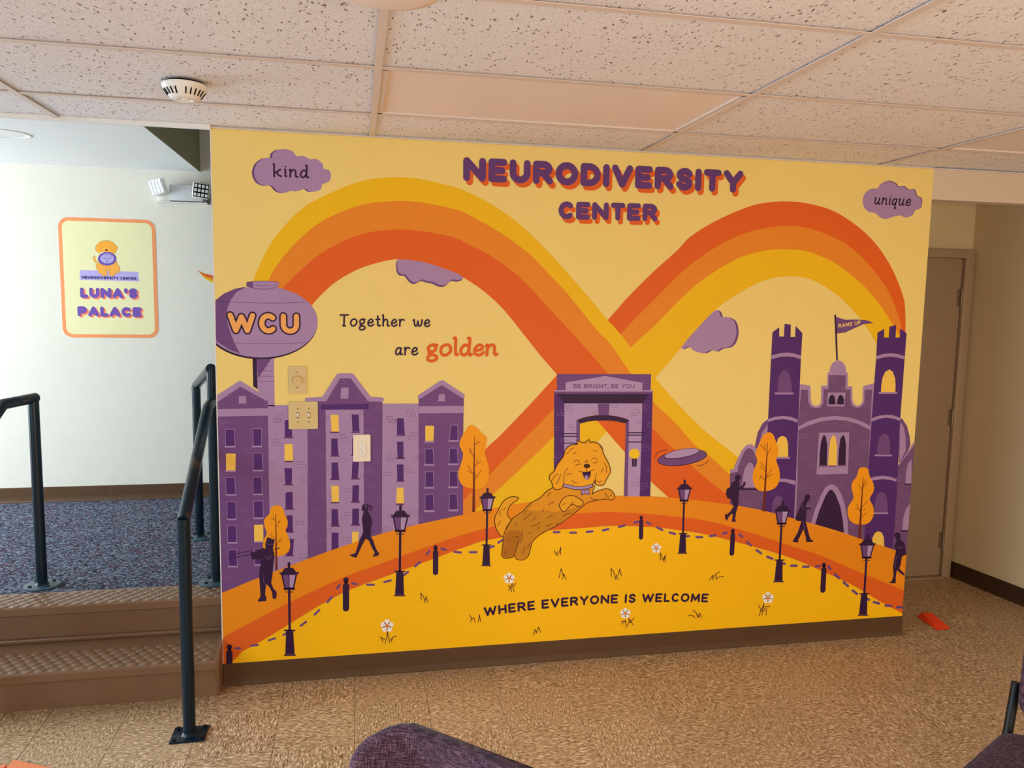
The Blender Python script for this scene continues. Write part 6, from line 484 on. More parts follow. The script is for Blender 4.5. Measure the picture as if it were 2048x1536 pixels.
['flower',None,[['petal','white',24,[('p',[12865,4362,12854,4312,12823,4273,12777,4253,12726,4255,12679,4280,12647,4323,12635,4374,12645,4424,12677,4463,12722,4483,12774,4480,12820,4455,12853,4413])],None],['petal','white',24,[('p',[13019,4242,13008,4192,12977,4153,12931,4133,12879,4136,12833,4161,12800,4203,12788,4254,12798,4305,12830,4343,12875,4364,12927,4361,12973,4336,13006,4293])],None],['petal','white',24,[('p',[12964,4064,12953,4014,12922,3975,12876,3955,12824,3958,12778,3983,12745,4026,12733,4077,12743,4127,12775,4166,12821,4186,12872,4183,12919,4158,12951,4116])],None],['petal','white',24,[('p',[12776,4075,12766,4025,12734,3986,12689,3966,12637,3969,12591,3994,12558,4036,12546,4088,12557,4138,12588,4176,12634,4197,12685,4194,12731,4169,12764,4126])],None],['petal','white',24,[('p',[12716,4258,12705,4208,12674,4169,12628,4149,12577,4152,12530,4177,12498,4220,12485,4271,12496,4321,12527,4360,12573,4380,12624,4377,12671,4352,12703,4310])],None],['flower_center','orange2',25,[('p',[12827,4203,12820,4170,12800,4145,12770,4132,12737,4134,12707,4150,12686,4178,12678,4211,12685,4243,12705,4268,12735,4281,12768,4279,12798,4263,12819,4236])],None]]],
['flower',None,[['petal','white',24,[('p',[20099,5458,20089,5411,20059,5374,20015,5355,19964,5357,19918,5380,19885,5420,19872,5468,19882,5516,19912,5552,19956,5572,20007,5569,20053,5546,20086,5506])],None],['petal','white',24,[('p',[20252,5346,20242,5299,20212,5262,20168,5243,20117,5245,20071,5268,20038,5308,20025,5357,20034,5404,20064,5441,20109,5460,20159,5458,20206,5434,20239,5394])],None],['petal','white',24,[('p',[20201,5178,20192,5131,20162,5094,20117,5075,20067,5078,20021,5101,19988,5141,19975,5189,19984,5236,20014,5273,20059,5292,20109,5290,20155,5267,20188,5227])],None],['petal','white',24,[('p',[20017,5187,20008,5140,19978,5103,19933,5084,19883,5086,19837,5110,19804,5150,19791,5198,19800,5245,19830,5282,19875,5301,19925,5299,19971,5275,20004,5236])],None],['petal','white',24,[('p',[19954,5360,19945,5313,19915,5276,19870,5257,19820,5259,19774,5282,19741,5322,19728,5370,19737,5418,19767,5454,19812,5474,19862,5471,19908,5448,19941,5408])],None],['flower_center','orange2',25,[('p',[20064,5308,20058,5277,20039,5254,20010,5241,19978,5243,19948,5258,19927,5284,19918,5315,19924,5345,19944,5369,19972,5381,20005,5379,20035,5364,20056,5339])],None]]],
['flower',None,[['petal','white',24,[('p',[18633,2289,18623,2240,18591,2201,18545,2182,18492,2185,18444,2211,18410,2253,18397,2304,18407,2354,18438,2393,18485,2412,18537,2409,18585,2383,18619,2341])],None],['petal','white',24,[('p',[18792,2168,18782,2118,18750,2080,18704,2060,18651,2064,18603,2089,18569,2132,18555,2183,18565,2233,18597,2272,18643,2291,18696,2288,18744,2262,18778,2220])],None],['petal','white',24,[('p',[18738,1992,18728,1942,18697,1903,18650,1884,18598,1887,18550,1913,18516,1956,18502,2007,18512,2057,18544,2095,18590,2115,18643,2112,18691,2086,18725,2043])],None],['petal','white',24,[('p',[18547,2004,18537,1954,18505,1916,18459,1896,18406,1900,18358,1925,18324,1968,18311,2020,18321,2069,18352,2108,18399,2127,18451,2124,18499,2098,18533,2056])],None],['petal','white',24,[('p',[18481,2188,18471,2138,18440,2100,18394,2080,18341,2084,18293,2109,18259,2152,18246,2203,18256,2253,18287,2291,18334,2311,18386,2307,18434,2282,18468,2239])],None],['flower_center','orange2',25,[('p',[18596,2131,18589,2099,18569,2074,18539,2062,18506,2064,18475,2080,18453,2108,18444,2141,18451,2173,18471,2198,18501,2210,18535,2208,18565,2192,18587,2164])],None]]],
['flower',None,[['petal','white',24,[('p',[26172,2637,26161,2581,26125,2537,26071,2515,26009,2519,25952,2547,25911,2595,25894,2653,25905,2710,25941,2753,25995,2775,26057,2772,26114,2743,26155,2695])],None],['petal','white',24,[('p',[26362,2500,26351,2444,26315,2400,26261,2378,26199,2382,26142,2411,26100,2459,26083,2517,26094,2573,26130,2617,26184,2639,26246,2635,26303,2607,26345,2558])],None],['petal','white',24,[('p',[26303,2300,26293,2244,26257,2200,26202,2178,26140,2182,26083,2211,26042,2259,26025,2317,26036,2374,26072,2417,26126,2439,26188,2436,26245,2407,26286,2359])],None],['petal','white',24,[('p',[26077,2314,26067,2258,26031,2214,25977,2192,25915,2196,25858,2225,25817,2273,25800,2331,25810,2387,25846,2431,25901,2453,25962,2449,26019,2420,26061,2372])],None],['petal','white',24,[('p',[25996,2522,25986,2466,25950,2422,25896,2400,25834,2404,25777,2433,25736,2481,25719,2539,25730,2595,25766,2638,25820,2661,25881,2657,25938,2628,25980,2580])],None],['flower_center','orange2',25,[('p',[26132,2458,26126,2422,26102,2393,26068,2379,26028,2382,25991,2400,25965,2431,25954,2469,25961,2505,25984,2533,26019,2547,26058,2545,26095,2526,26121,2495])],None]]],
['grass_tuft',None,[['grass_blade','ink2',23,[('s',[6767,1778,6863,1723,6919,1529],28),('s',[6863,1735,7021,1623],28),('s',[7020,1444,7105,1766,7134,2031],28),('s',[7134,2031,7162,1762,7246,1446],28),('s',[7247,1589,7360,1718,7530,1766],28),('s',[7360,1700,7314,1513],28),('s',[8664,3388,8634,3746,8778,3530,8819,3379],29),('s',[8808,3260,8892,3553,8963,3263],29),('s',[12716,3870,12807,3804,12883,3557],30),('s',[12856,3711,12893,3981,13003,3520],30),('s',[12956,3796,13073,3941],30),('s',[12739,3596,12795,3775],30),('s',[14894,5453,15009,5205,15042,5386],31),('s',[15071,5171,15213,5590,15216,5225],31),('s',[15157,4099,15256,4553,15370,4149],31),('s',[15342,4028,15398,4270,15515,3988],31),('s',[17763,4019,17719,4424,17849,4293,17941,3978],32),('s',[17957,3853,18000,4099,18084,3846],32),('s',[18108,4062,18161,4382,18267,4022],32),('s',[20220,4701,20206,5076,20348,4726,20500,4968],32),('s',[20365,4631,20471,4876,20469,4594],32),('s',[18329,1745,18534,1719],32),('s',[18687,1898,18792,1639,18976,1879],32),('s',[10900,2559,11020,2339,11108,2394,11169,2172],30),('s',[10963,2186,10990,2402],29),('s',[11317,2162,11371,2528,11423,2192],30),('s',[22851,3550,22994,3808,23023,3557],33),('s',[23003,3625,23165,3849,23351,3955],33),('s',[23167,3815,23213,3563],33),('s',[23227,3629,23380,3704,23588,3709],33),('s',[21809,1814,22016,1800,22177,1656],33),('s',[22021,2084,22199,1939,22332,1662],33),('s',[22218,1904,22365,1694,22390,1910],33),('s',[22390,1910,22505,1651],33),('s',[13984,1367,14052,1635,14128,1456],31),('s',[14105,1433,14220,1747,14323,1467],31),('s',[25549,2102,25699,1864,25614,1543],34),('s',[25704,1766,25853,2181,25762,1579],34),('s',[25842,1757,25931,2013,26192,2010],35),('s',[25990,1931,25990,1565],35),('s',[18334,1594,18532,1782,18595,1424],32),('s',[18644,1472,18760,1818,18950,1502],32)],None]]],
['title_lettering','purple title lettering with orange drop shadow, upper line',[['letter_shadow','titleshade',16,[('s',[10697,22258,10697,22975,11395,22260,11395,22977],307)],None],['letter_shadow','titleshade',16,[('s',[12342,22980,11810,22978,11810,22262,12342,22263],307),('s',[11810,22620,12262,22621],307)],None],['letter_shadow','titleshade',16,[('s',[12758,22981,12758,22565,12769,22487,12801,22415,12852,22353,12918,22305,12996,22275,13079,22265,13162,22276,13240,22306,13306,22354,13357,22416,13389,22489,13400,22567,13400,22983],307)],None],['letter_shadow','titleshade',16,[('s',[13816,22267,13816,22984,14126,22985,14157,22985,14252,22971,14333,22931,14386,22870,14405,22799,14386,22728,14333,22667,14252,22627,14157,22612,13816,22611],307),('s',[14126,22612,14436,22269],307)],None],['letter_shadow','titleshade',16,[('s',[15594,22630,15582,22723,15545,22810,15486,22884,15409,22940,15319,22976,15223,22988,15127,22975,15038,22939,14961,22882,14902,22808,14865,22721,14852,22628,14865,22536,14902,22449,14961,22375,15038,22319,15127,22283,15223,22271,15319,22284,15409,22320,15486,22377,15545,22451,15582,22538,15594,22630],307)],None],['letter_shadow','titleshade',16,[('s',[16010,22273,16010,22990,16267,22991,16267,22991,16367,22979,16460,22943,16540,22887,16601,22812,16639,22726,16653,22633,16639,22541,16601,22454,16540,22380,16460,22323,16367,22287,16267,22274,16010,22273],307)],None],['letter_shadow','titleshade',16,[('s',[17068,22276,17068,22993],307)],None],['letter_shadow','titleshade',16,[('s',[17484,22994,17833,22278,18182,22996],307)],None],['letter_shadow','titleshade',16,[('s',[19129,22999,18597,22997,18597,22281,19129,22282],307),('s',[18597,22639,19049,22640],307)],None],['letter_shadow','titleshade',16,[('s',[19545,22283,19545,23000,19855,23001,19886,23001,19981,22987,20061,22947,20115,22886,20134,22815,20115,22744,20061,22683,19981,22643,19886,22628,19545,22627],307),('s',[19855,22628,20165,22285],307)],None],['letter_shadow','titleshade',16,[('s',[21086,22890,21055,22919,21012,22959,20964,22990,20913,23004,20859,23009,20804,23003,20742,22984,20680,22954,20634,22917,20609,22872,20601,22820,20612,22774,20651,22735,20708,22702,20767,22674,20820,22655,20873,22642,20926,22624,20985,22596,21042,22563,21081,22524,21092,22475,21083,22421,21059,22373,21016,22336,20958,22307,20900,22287,20846,22278,20792,22280,20740,22294,20686,22330,20633,22379,20597,22415],307)],None],['letter_shadow','titleshade',16,[('s',[21528,22289,21528,23005],307)],None],['letter_shadow','titleshade',16,[('s',[21943,23007,22520,23008],307),('s',[22232,23007,22232,22291],307)],None],['letter_shadow','titleshade',16,[('s',[22935,23009,23279,22595,23622,23011],307),('s',[23279,22595,23279,22294],307)],None],['letter','title',17,[('s',[10562,22433,10562,23150,11260,22435,11260,23152],307)],None],['letter','title',17,[('s',[12207,23155,11675,23153,11675,22437,12207,22438],307),('s',[11675,22795,12127,22796],307)],None],['letter','title',17,[('s',[12623,23156,12623,22740,12634,22662,12666,22590,12717,22528,12783,22480,12861,22450,12944,22440,13027,22451,13105,22481,13171,22529,13222,22591,13254,22664,13265,22742,13265,23158],307)],None],['letter','title',17,[('s',[13681,22442,13681,23159,13991,23160,14022,23160,14117,23146,14198,23106,14251,23045,14270,22974,14251,22903,14198,22842,14117,22802,14022,22787,13681,22786],307),('s',[13991,22787,14301,22444],307)],None],['letter','title',17,[('s',[15459,22805,15447,22898,15410,22985,15351,23059,15274,23115,15184,23151,15088,23163,14992,23150,14903,23114,14826,23057,14767,22983,14730,22896,14717,22803,14730,22711,14767,22624,14826,22550,14903,22494,14992,22458,15088,22446,15184,22459,15274,22495,15351,22552,15410,22626,15447,22713,15459,22805],307)],None],['letter','title',17,[('s',[15875,22448,15875,23165,16132,23166,16132,23166,16232,23154,16325,23118,16405,23062,16466,22987,16504,22901,16518,22808,16504,22716,16466,22629,16405,22555,16325,22498,16232,22462,16132,22449,15875,22448],307)],None],['letter','title',17,[('s',[16933,22451,16933,23168],307)],None],['letter','title',17,[('s',[17349,23169,17698,22453,18047,23171],307)],None],['letter','title',17,[('s',[18994,23174,18462,23172,18462,22456,18994,22457],307),('s',[18462,22814,18914,22815],307)],None],['letter','title',17,[('s',[19410,22458,19410,23175,19720,23176,19751,23176,19846,23162,19926,23122,19980,23061,19999,22990,19980,22919,19926,22858,19846,22818,19751,22803,19410,22802],307),('s',[19720,22803,20030,22460],307)],None],['letter','title',17,[('s',[20951,23065,20920,23094,20877,23134,20829,23165,20778,23179,20724,23184,20669,23178,20607,23159,20545,23129,20499,23092,20474,23047,20466,22995,20477,22949,20516,22910,20573,22877,20632,22849,20685,22830,20738,22817,20791,22799,20850,22771,20907,22738,20946,22699,20957,22650,20948,22596,20924,22548,20881,22511,20823,22482,20765,22462,20711,22453,20657,22455,20605,22469,20551,22505,20498,22554,20462,22590],307)],None],['letter','title',17,[('s',[21393,22464,21393,23180],307)],None],['letter','title',17,[('s',[21808,23182,22385,23183],307),('s',[22097,23182,22097,22466],307)],None],['letter','title',17,[('s',[22800,23184,23144,22770,23487,23186],307),('s',[23144,22770,23144,22469],307)],None]]],
['title_lettering','purple title lettering with orange drop shadow, lower line',[['letter_shadow','titleshade',16,[('s',[15422,21227,15368,21267,15307,21290,15242,21296,15178,21283,15118,21254,15068,21209,15029,21151,15004,21085,14996,21014,15004,20944,15029,20879,15068,20822,15118,20778,15178,20750,15242,20740,15307,20747,15368,20773,15422,20814],238)],None],['letter_shadow','titleshade',16,[('s',[16235,21311,15814,21304,15814,20748,16235,20754],238),('s',[15814,21026,16172,21031],238)],None],['letter_shadow','titleshade',16,[('s',[16563,20759,16563,21315,17114,20767,17114,21323],238)],None],['letter_shadow','titleshade',16,[('s',[17442,21328,17897,21335],238),('s',[17670,21331,17670,20775],238)],None],['letter_shadow','titleshade',16,[('s',[18646,21346,18226,21339,18226,20783,18646,20789],238),('s',[18226,21061,18583,21067],238)],None],['letter_shadow','titleshade',16,[('s',[18974,20794,18974,21350,19219,21354,19244,21354,19319,21344,19382,21314,19425,21268,19440,21213,19425,21157,19382,21109,19319,21077,19244,21065,18974,21061],238),('s',[19219,21065,19464,20801],238)],None],['letter','title',17,[('s',[15287,21402,15233,21442,15172,21465,15107,21471,15043,21458,14983,21429,14933,21384,14894,21326,14869,21260,14861,21189,14869,21119,14894,21054,14933,20997,14983,20953,15043,20925,15107,20915,15172,20922,15233,20948,15287,20989],238)],None],['letter','title',17,[('s',[16100,21486,15679,21479,15679,20923,16100,20929],238),('s',[15679,21201,16037,21206],238)],None],['letter','title',17,[('s',[16428,20934,16428,21490,16979,20942,16979,21498],238)],None],['letter','title',17,[('s',[17307,21503,17762,21510],238),('s',[17535,21506,17535,20950],238)],None],['letter','title',17,[('s',[18511,21521,18091,21514,18091,20958,18511,20964],238),('s',[18091,21236,18448,21242],238)],None],['letter','title',17,[('s',[18839,20969,18839,21525,19084,21529,19109,21529,19184,21519,19247,21489,19290,21443,19305,21388,19290,21332,19247,21284,19184,21252,19109,21240,18839,21236],238),('s',[19084,21240,19329,20976],238)],None]]],
['motto_lettering','dark handwritten words beside the water tower',[['letter','ink',17,[('s',[5129,16344,5132,16352,5137,16364,5146,16375,5162,16382,5188,16381,5221,16376,5258,16370,5296,16368,5340,16370,5388,16374,5433,16379,5464,16382],71),('s',[5289,16368,5288,16328,5287,16270,5285,16205,5283,16145,5280,16085,5276,16023,5272,15967,5269,15926,5268,15907,5269,15903,5269,15906,5269,15907],71),('s',[5229,15917,5330,15907],71)],None],['letter','ink',17,[('s',[5692,16202,5673,16193,5646,16181,5619,16165,5597,16145,5582,16120,5571,16089,5564,16057,5562,16026,5567,15996,5578,15965,5593,15937,5611,15917,5631,15906,5655,15900,5680,15901,5705,15908,5732,15924,5760,15948,5786,15976,5805,16003,5815,16029,5819,16056,5819,16083,5816,16107,5809,16132,5800,16156,5787,16177,5772,16193,5753,16201,5729,16203,5707,16202,5692,16202],71)],None],['letter','ink',17,[('s',[6171,16193,6150,16197,6121,16202,6088,16205,6059,16203,6032,16194,6005,16181,5982,16164,5964,16146,5953,16123,5948,16098,5947,16072,5953,16051,5966,16034,5986,16019,6009,16008,6031,16003,6054,16006,6080,16014,6103,16026,6120,16042,6132,16062,6139,16087,6141,16113,6137,16136,6122,16157,6099,16176,6075,16192,6059,16203],71),('s',[6003,16003,5994,15992,5979,15977,5967,15960,5964,15946,5972,15937,5988,15931,6009,15925,6031,15918,6058,15911,6090,15905,6120,15897,6143,15885,6158,15868,6167,15847,6171,15825,6165,15804,6148,15785,6120,15765,6088,15748,6059,15738,6030,15735,6000,15738,5973,15745,5953,15757,5940,15774,5934,15797,5932,15821,5936,15842,5949,15860,5969,15876,5989,15889,6003,15899],71)],None],['letter','ink',17,[('s',[6304,16042,6325,16042,6355,16043,6388,16045,6417,16051,6444,16062,6471,16075,6494,16091,6508,16109,6510,16130,6503,16155,6491,16178,6477,16194,6461,16202,6440,16205,6418,16202,6397,16194,6375,16177,6352,16154,6332,16127,6317,16099,6307,16069,6302,16035,6302,16003,6307,15975,6318,15953,6336,15934,6356,15919,6377,15909,6397,15905,6419,15906,6441,15910,6462,15919,6484,15933,6505,15953,6524,15972,6538,15985],71)],None],['letter','ink',17,[('s',[6724,16346,6722,16300,6720,16232,6719,16160,6718,16099,6718,16052,6718,16010,6720,15975,6724,15948,6730,15928,6739,15917,6750,15911,6763,15910,6779,15915,6799,15926,6818,15939,6831,15948],71),('s',[6645,16194,6812,16204],71)],None],['letter','ink',17,[('s',[6924,16384,6931,16390,6942,16399,6952,16401,6959,16384,6960,16342,6958,16281,6955,16212,6953,16147,6951,16082,6950,16014,6948,15953,6947,15910],71),('s',[6953,16081,6963,16099,6977,16126,6994,16154,7011,16176,7028,16191,7047,16202,7065,16209,7083,16209,7100,16203,7116,16191,7131,16172,7140,16147,7143,16111,7141,16064,7138,16018,7137,15981,7141,15957,7146,15939,7152,15927,7161,15920,7173,15918,7188,15923,7202,15930,7212,15934],71)],None],['letter','ink',17,[('s',[7318,16043,7339,16044,7369,16045,7402,16047,7431,16053,7458,16063,7485,16077,7508,16093,7521,16110,7524,16131,7517,16156,7505,16179,7491,16195,7475,16204,7454,16207,7432,16204,7411,16195,7389,16179,7366,16156,7346,16128,7331,16100,7321,16070,7316,16037,7316,16004,7321,15977,7332,15955,7350,15935,7370,15920,7391,15911,7411,15906,7433,15907,7455,15912,7476,15920,7498,15934,7519,15954,7538,15973,7552,15987],71)],None],['letter','ink',17,[('s',[7650,16177,7656,16186,7666,16200,7676,16210,7682,16205,7683,16180,7682,16140,7680,16095,7677,16053,7676,16014,7674,15973,7672,15936,7671,15911],71),('s',[7677,16082,7688,16102,7702,16132,7719,16163,7735,16186,7751,16200,7767,16210,7783,16214,7799,16215,7817,16209,7836,16198,7852,16185,7864,16177],71)],None],['letter','ink',17,[('s',[8259,16178,8267,16187,8278,16201,8290,16211,8298,16206,8302,16180,8302,16140,8302,16095,8306,16054,8315,16017,8326,15979,8339,15946,8354,15926,8371,15920,8390,15923,8409,15936,8425,15960,8438,16001,8449,16057,8458,16112,8465,16149],71),('s',[8465,16149,8468,16112,8472,16057,8479,16001,8488,15960,8501,15936,8517,15922,8534,15917,8552,15922,8570,15937,8590,15963,8608,15996,8623,16031,8632,16074,8639,16126,8643,16174,8646,16207],71)],None],['letter','ink',17,[('s',[8760,16046,8781,16046,8811,16047,8844,16049,8873,16055,8900,16065,8927,16079,8950,16095,8963,16112,8965,16134,8959,16159,8947,16182,8933,16198,8917,16206,8896,16209,8874,16206,8853,16198,8831,16181,8808,16158,8788,16130,8772,16102,8763,16072,8758,16039,8758,16007,8762,15979,8774,15957,8792,15938,8812,15923,8833,15913,8853,15908,8875,15909,8897,15914,8918,15922,8939,15937,8961,15956,8980,15976,8993,15989],71)],None],['letter','ink',17,[('s',[7721,14930,7706,14940,7683,14954,7658,14967,7634,14971,7611,14964,7588,14951,7565,14932,7546,14910,7528,14882,7512,14849,7499,14815,7493,14783,7495,14751,7503,14719,7515,14691,7528,14671,7544,14661,7563,14658,7584,14661,7604,14672,7628,14694,7653,14727,7676,14761,7692,14783],76),('s',[7721,14961,7718,14922,7712,14865,7706,14806,7704,14758,7705,14725,7708,14699,7713,14680,7721,14667,7735,14664,7752,14669,7769,14677,7780,14682],76)],None],['letter','ink',17,[('s',[7878,14941,7885,14951,7895,14966,7905,14977,7911,14971,7913,14944,7912,14902,7909,14854,7907,14809,7905,14767,7903,14723,7901,14684,7900,14657],76),('s',[7907,14840,7918,14862,7933,14894,7950,14927,7967,14951,7984,14966,8001,14976,8018,14981,8035,14982,8053,14976,8073,14964,8090,14951,8102,14942],76)],None],['letter','ink',17,[('s',[8213,14800,8235,14801,8266,14801,8301,14804,8331,14810,8360,14821,8388,14836,8412,14853,8426,14872,8429,14894,8422,14921,8409,14946,8395,14963,8377,14971,8356,14975,8333,14972,8310,14962,8288,14945,8264,14920,8242,14891,8226,14861,8216,14829,8211,14793,8210,14758,8216,14729,8228,14705,8246,14685,8268,14669,8289,14658,8311,14654,8334,14655,8357,14660,8379,14669,8401,14684,8424,14705,8444,14726,8458,14740],76)],None]]],
['motto_lettering','orange handwritten word',[['letter','red',17,[('s',[9313,15089,9277,15094,9225,15102,9168,15107,9117,15104,9070,15090,9023,15069,8981,15044,8950,15015,8932,14981,8922,14941,8921,14902,8931,14869,8954,14842,8988,14819,9029,14803,9068,14796,9109,14799,9153,14812,9194,14831,9225,14855,9245,14886,9258,14925,9261,14966,9254,15001,9228,15032,9187,15062,9145,15086,9117,15104],132),('s',[9019,14796,9002,14779,8977,14754,8956,14729,8950,14708,8965,14694,8993,14684,9029,14674,9068,14664,9115,14654,9171,14644,9224,14631,9264,14613,9290,14587,9307,14554,9313,14520,9303,14489,9272,14459,9224,14428,9169,14402,9117,14386,9067,14381,9014,14386,8966,14397,8931,14415,8909,14441,8897,14477,8895,14514,8902,14546,8923,14574,8958,14599,8994,14620,9019,14635],132)],None],['letter','red',17,[('s',[9704,15105,9672,15092,9625,15073,9577,15048,9539,15017,9513,14977,9492,14930,9480,14881,9477,14834,9486,14787,9506,14739,9532,14696,9562,14665,9598,14647,9639,14639,9684,14640,9728,14651,9775,14676,9825,14714,9870,14757,9903,14798,9921,14838,9928,14880,9927,14921,9922,14959,9911,14997,9894,15034,9872,15067,9846,15091,9812,15103,9770,15106,9731,15105,9704,15105],132)],None],['letter','red',17,[('s',[10068,15399,10083,15407,10106,15419,10128,15419,10142,15385,10146,15301,10143,15181,10138,15053,10136,14945,10137,14861,10139,14786,10143,14725,10153,14682,10171,14663,10196,14665,10221,14676,10238,14682],132)],None],['letter','red',17,[('s',[10729,15020,10710,15040,10683,15069,10651,15095,10618,15108,10581,15103,10541,15087,10501,15063,10466,15034,10436,14997,10408,14952,10386,14904,10375,14858,10376,14812,10386,14765,10404,14722,10426,14690,10453,14668,10486,14653,10522,14648,10557,14654,10593,14674,10630,14707,10665,14747,10694,14786,10715,14828,10730,14875,10741,14917,10749,14947],132),('s',[10709,15401,10724,15407,10746,15417,10767,15415,10780,15386,10781,15318,10775,15220,10766,15114,10759,15020,10755,14940,10751,14864,10748,14796,10749,14742,10755,14704,10764,14679,10776,14663,10790,14654,10809,14654,10833,14663,10855,14676,10871,14684],132)],None],['letter','red',17,[('s',[10999,14860,11035,14861,11088,14862,11146,14866,11197,14875,11244,14891,11292,14912,11332,14936,11356,14963,11359,14996,11348,15035,11327,15070,11303,15095,11274,15108,11238,15112,11199,15108,11162,15095,11124,15069,11084,15033,11047,14991,11021,14948,11004,14901,10996,14850,10995,14800,11003,14757,11024,14723,11054,14693,11091,14670,11127,14655,11163,14649,11201,14650,11240,14658,11276,14670,11314,14692,11352,14723,11385,14753,11408,14773],132)],None],['letter','red',17,[('s',[11523,15066,11536,15081,11554,15103,11572,15118,11584,15110,11586,15071,11583,15010,11578,14940,11574,14876,11571,14815,11568,14752,11566,14695,11564,14656],132),('s',[11574,14920,11592,14949,11617,14990,11646,15033,11675,15067,11706,15090,11738,15108,11771,15118,11802,15118,11831,15109,11860,15090,11885,15062,11903,15023,11908,14967,11904,14895,11898,14824,11898,14767,11903,14729,11912,14702,11923,14684,11938,14672,11959,14670,11986,14677,12012,14688,12029,14694],132)],None]]],
['motto_lettering','dark capital lettering across the lawn',[['letter','ink',24,[('s',[11611,2829,11760,2489,11865,2815,12021,2510,12114,2871],102)],None],['letter','ink',24,[('s',[12321,2535,12295,2886],102),('s',[12618,2560,12592,2910],102),('s',[12308,2710,12605,2735],102)],None],['letter','ink',24,[('s',[13033,2942,12772,2925,12797,2575,13057,2592],102),('s',[12785,2750,13006,2765],102)],None],['letter','ink',24,[('s',[13237,2603,13214,2954,13363,2963,13378,2964,13424,2960,13464,2943,13492,2915,13503,2881,13496,2845,13472,2814,13435,2792,13390,2782,13226,2772],102),('s',[13375,2781,13534,2622],102)],None],['letter','ink',24,[('s',[13955,3001,13694,2984,13714,2633,13974,2650],102),('s',[13704,2809,13925,2823],102)],None],['letter','ink',24,[('s',[14642,3032,14381,3021,14398,2670,14658,2681],102),('s',[14389,2845,14611,2855],102)],None],['letter','ink',24,[('s',[14823,3040,15003,2695,15155,3054],102)],None],['letter','ink',24,[('s',[15599,3067,15337,3060,15348,2708,15609,2715],102),('s',[15343,2884,15565,2890],102)],None],['letter','ink',24,[('s',[15789,2720,15781,3071,15931,3075,15946,3075,15992,3070,16031,3051,16058,3022,16067,2987,16059,2952,16033,2921,15995,2901,15949,2893,15785,2888],102),('s',[15935,2892,16087,2727],102)],None],['letter','ink',24,[('s',[16263,3083,16429,2879,16591,3083],102),('s',[16429,2879,16430,2731],102)],None],['letter','ink',24,[('s',[17124,2907,17118,2953,17101,2995,17073,3032,17037,3059,16995,3077,16949,3083,16904,3077,16861,3059,16825,3031,16797,2995,16779,2953,16773,2907,16779,2862,16797,2819,16825,2783,16861,2755,16903,2737,16948,2731,16993,2737,17036,2755,17072,2783,17100,2819,17118,2862,17124,2907],102)],None],['letter','ink',24,[('s',[17303,2730,17307,3082,17634,2723,17640,3075],102)],None],['letter','ink',24,[('s',[18083,3066,17821,3071,17814,2720,18074,2714],102),('s',[17818,2896,18040,2891],102)],None],['letter','ink',24,[('s',[18516,2701,18527,3053],102)],None],['letter','ink',24,[('s',[18971,2982,18957,2997,18936,3017,18913,3033,18888,3041,18862,3045,18835,3043,18804,3034,18773,3020,18750,3003,18737,2981,18732,2956,18737,2933,18755,2914,18783,2896,18811,2881,18837,2871,18863,2864,18888,2854,18916,2840,18944,2822,18962,2803,18967,2779,18962,2752,18949,2729,18928,2712,18899,2698,18870,2690,18843,2686,18817,2688,18792,2696,18766,2714,18741,2739,18724,2758],102)],None],['letter','ink',24,[('s',[19410,3022,19518,2666,19661,2978,19780,2657,19915,3004],102)],None],['letter','ink',24,[('s',[20357,2985,20096,2997,20081,2645,20341,2634],102),('s',[20088,2821,20310,2811],102)],None],['letter','ink',24,[('s',[20539,2977,20521,2625,20744,2615],102)],None],['letter','ink',24,[('s',[21201,2894,21170,2922,21134,2940,21094,2946,21055,2942,21018,2926,20985,2900,20959,2865,20942,2825,20934,2781,20937,2736,20949,2694,20971,2656,21000,2626,21035,2605,21073,2596,21113,2597,21151,2610,21185,2633],102)],None],['letter','ink',24,[('s',[21762,2726,21759,2772,21745,2815,21719,2854,21685,2884,21644,2904,21599,2913,21553,2910,21510,2895,21472,2870,21442,2835,21421,2794,21413,2749,21416,2703,21430,2660,21456,2622,21490,2592,21531,2571,21575,2562,21621,2565,21664,2580,21702,2605,21732,2640,21753,2681,21762,2726],102)],None],['letter','ink',24,[('s',[21930,2538,21978,2887,22127,2593,22317,2861,22315,2508],102)],None],['letter','ink',24,[('s',[22781,2825,22521,2845,22495,2494,22754,2474],102),('s',[22508,2670,22729,2652],102)],None]]]]
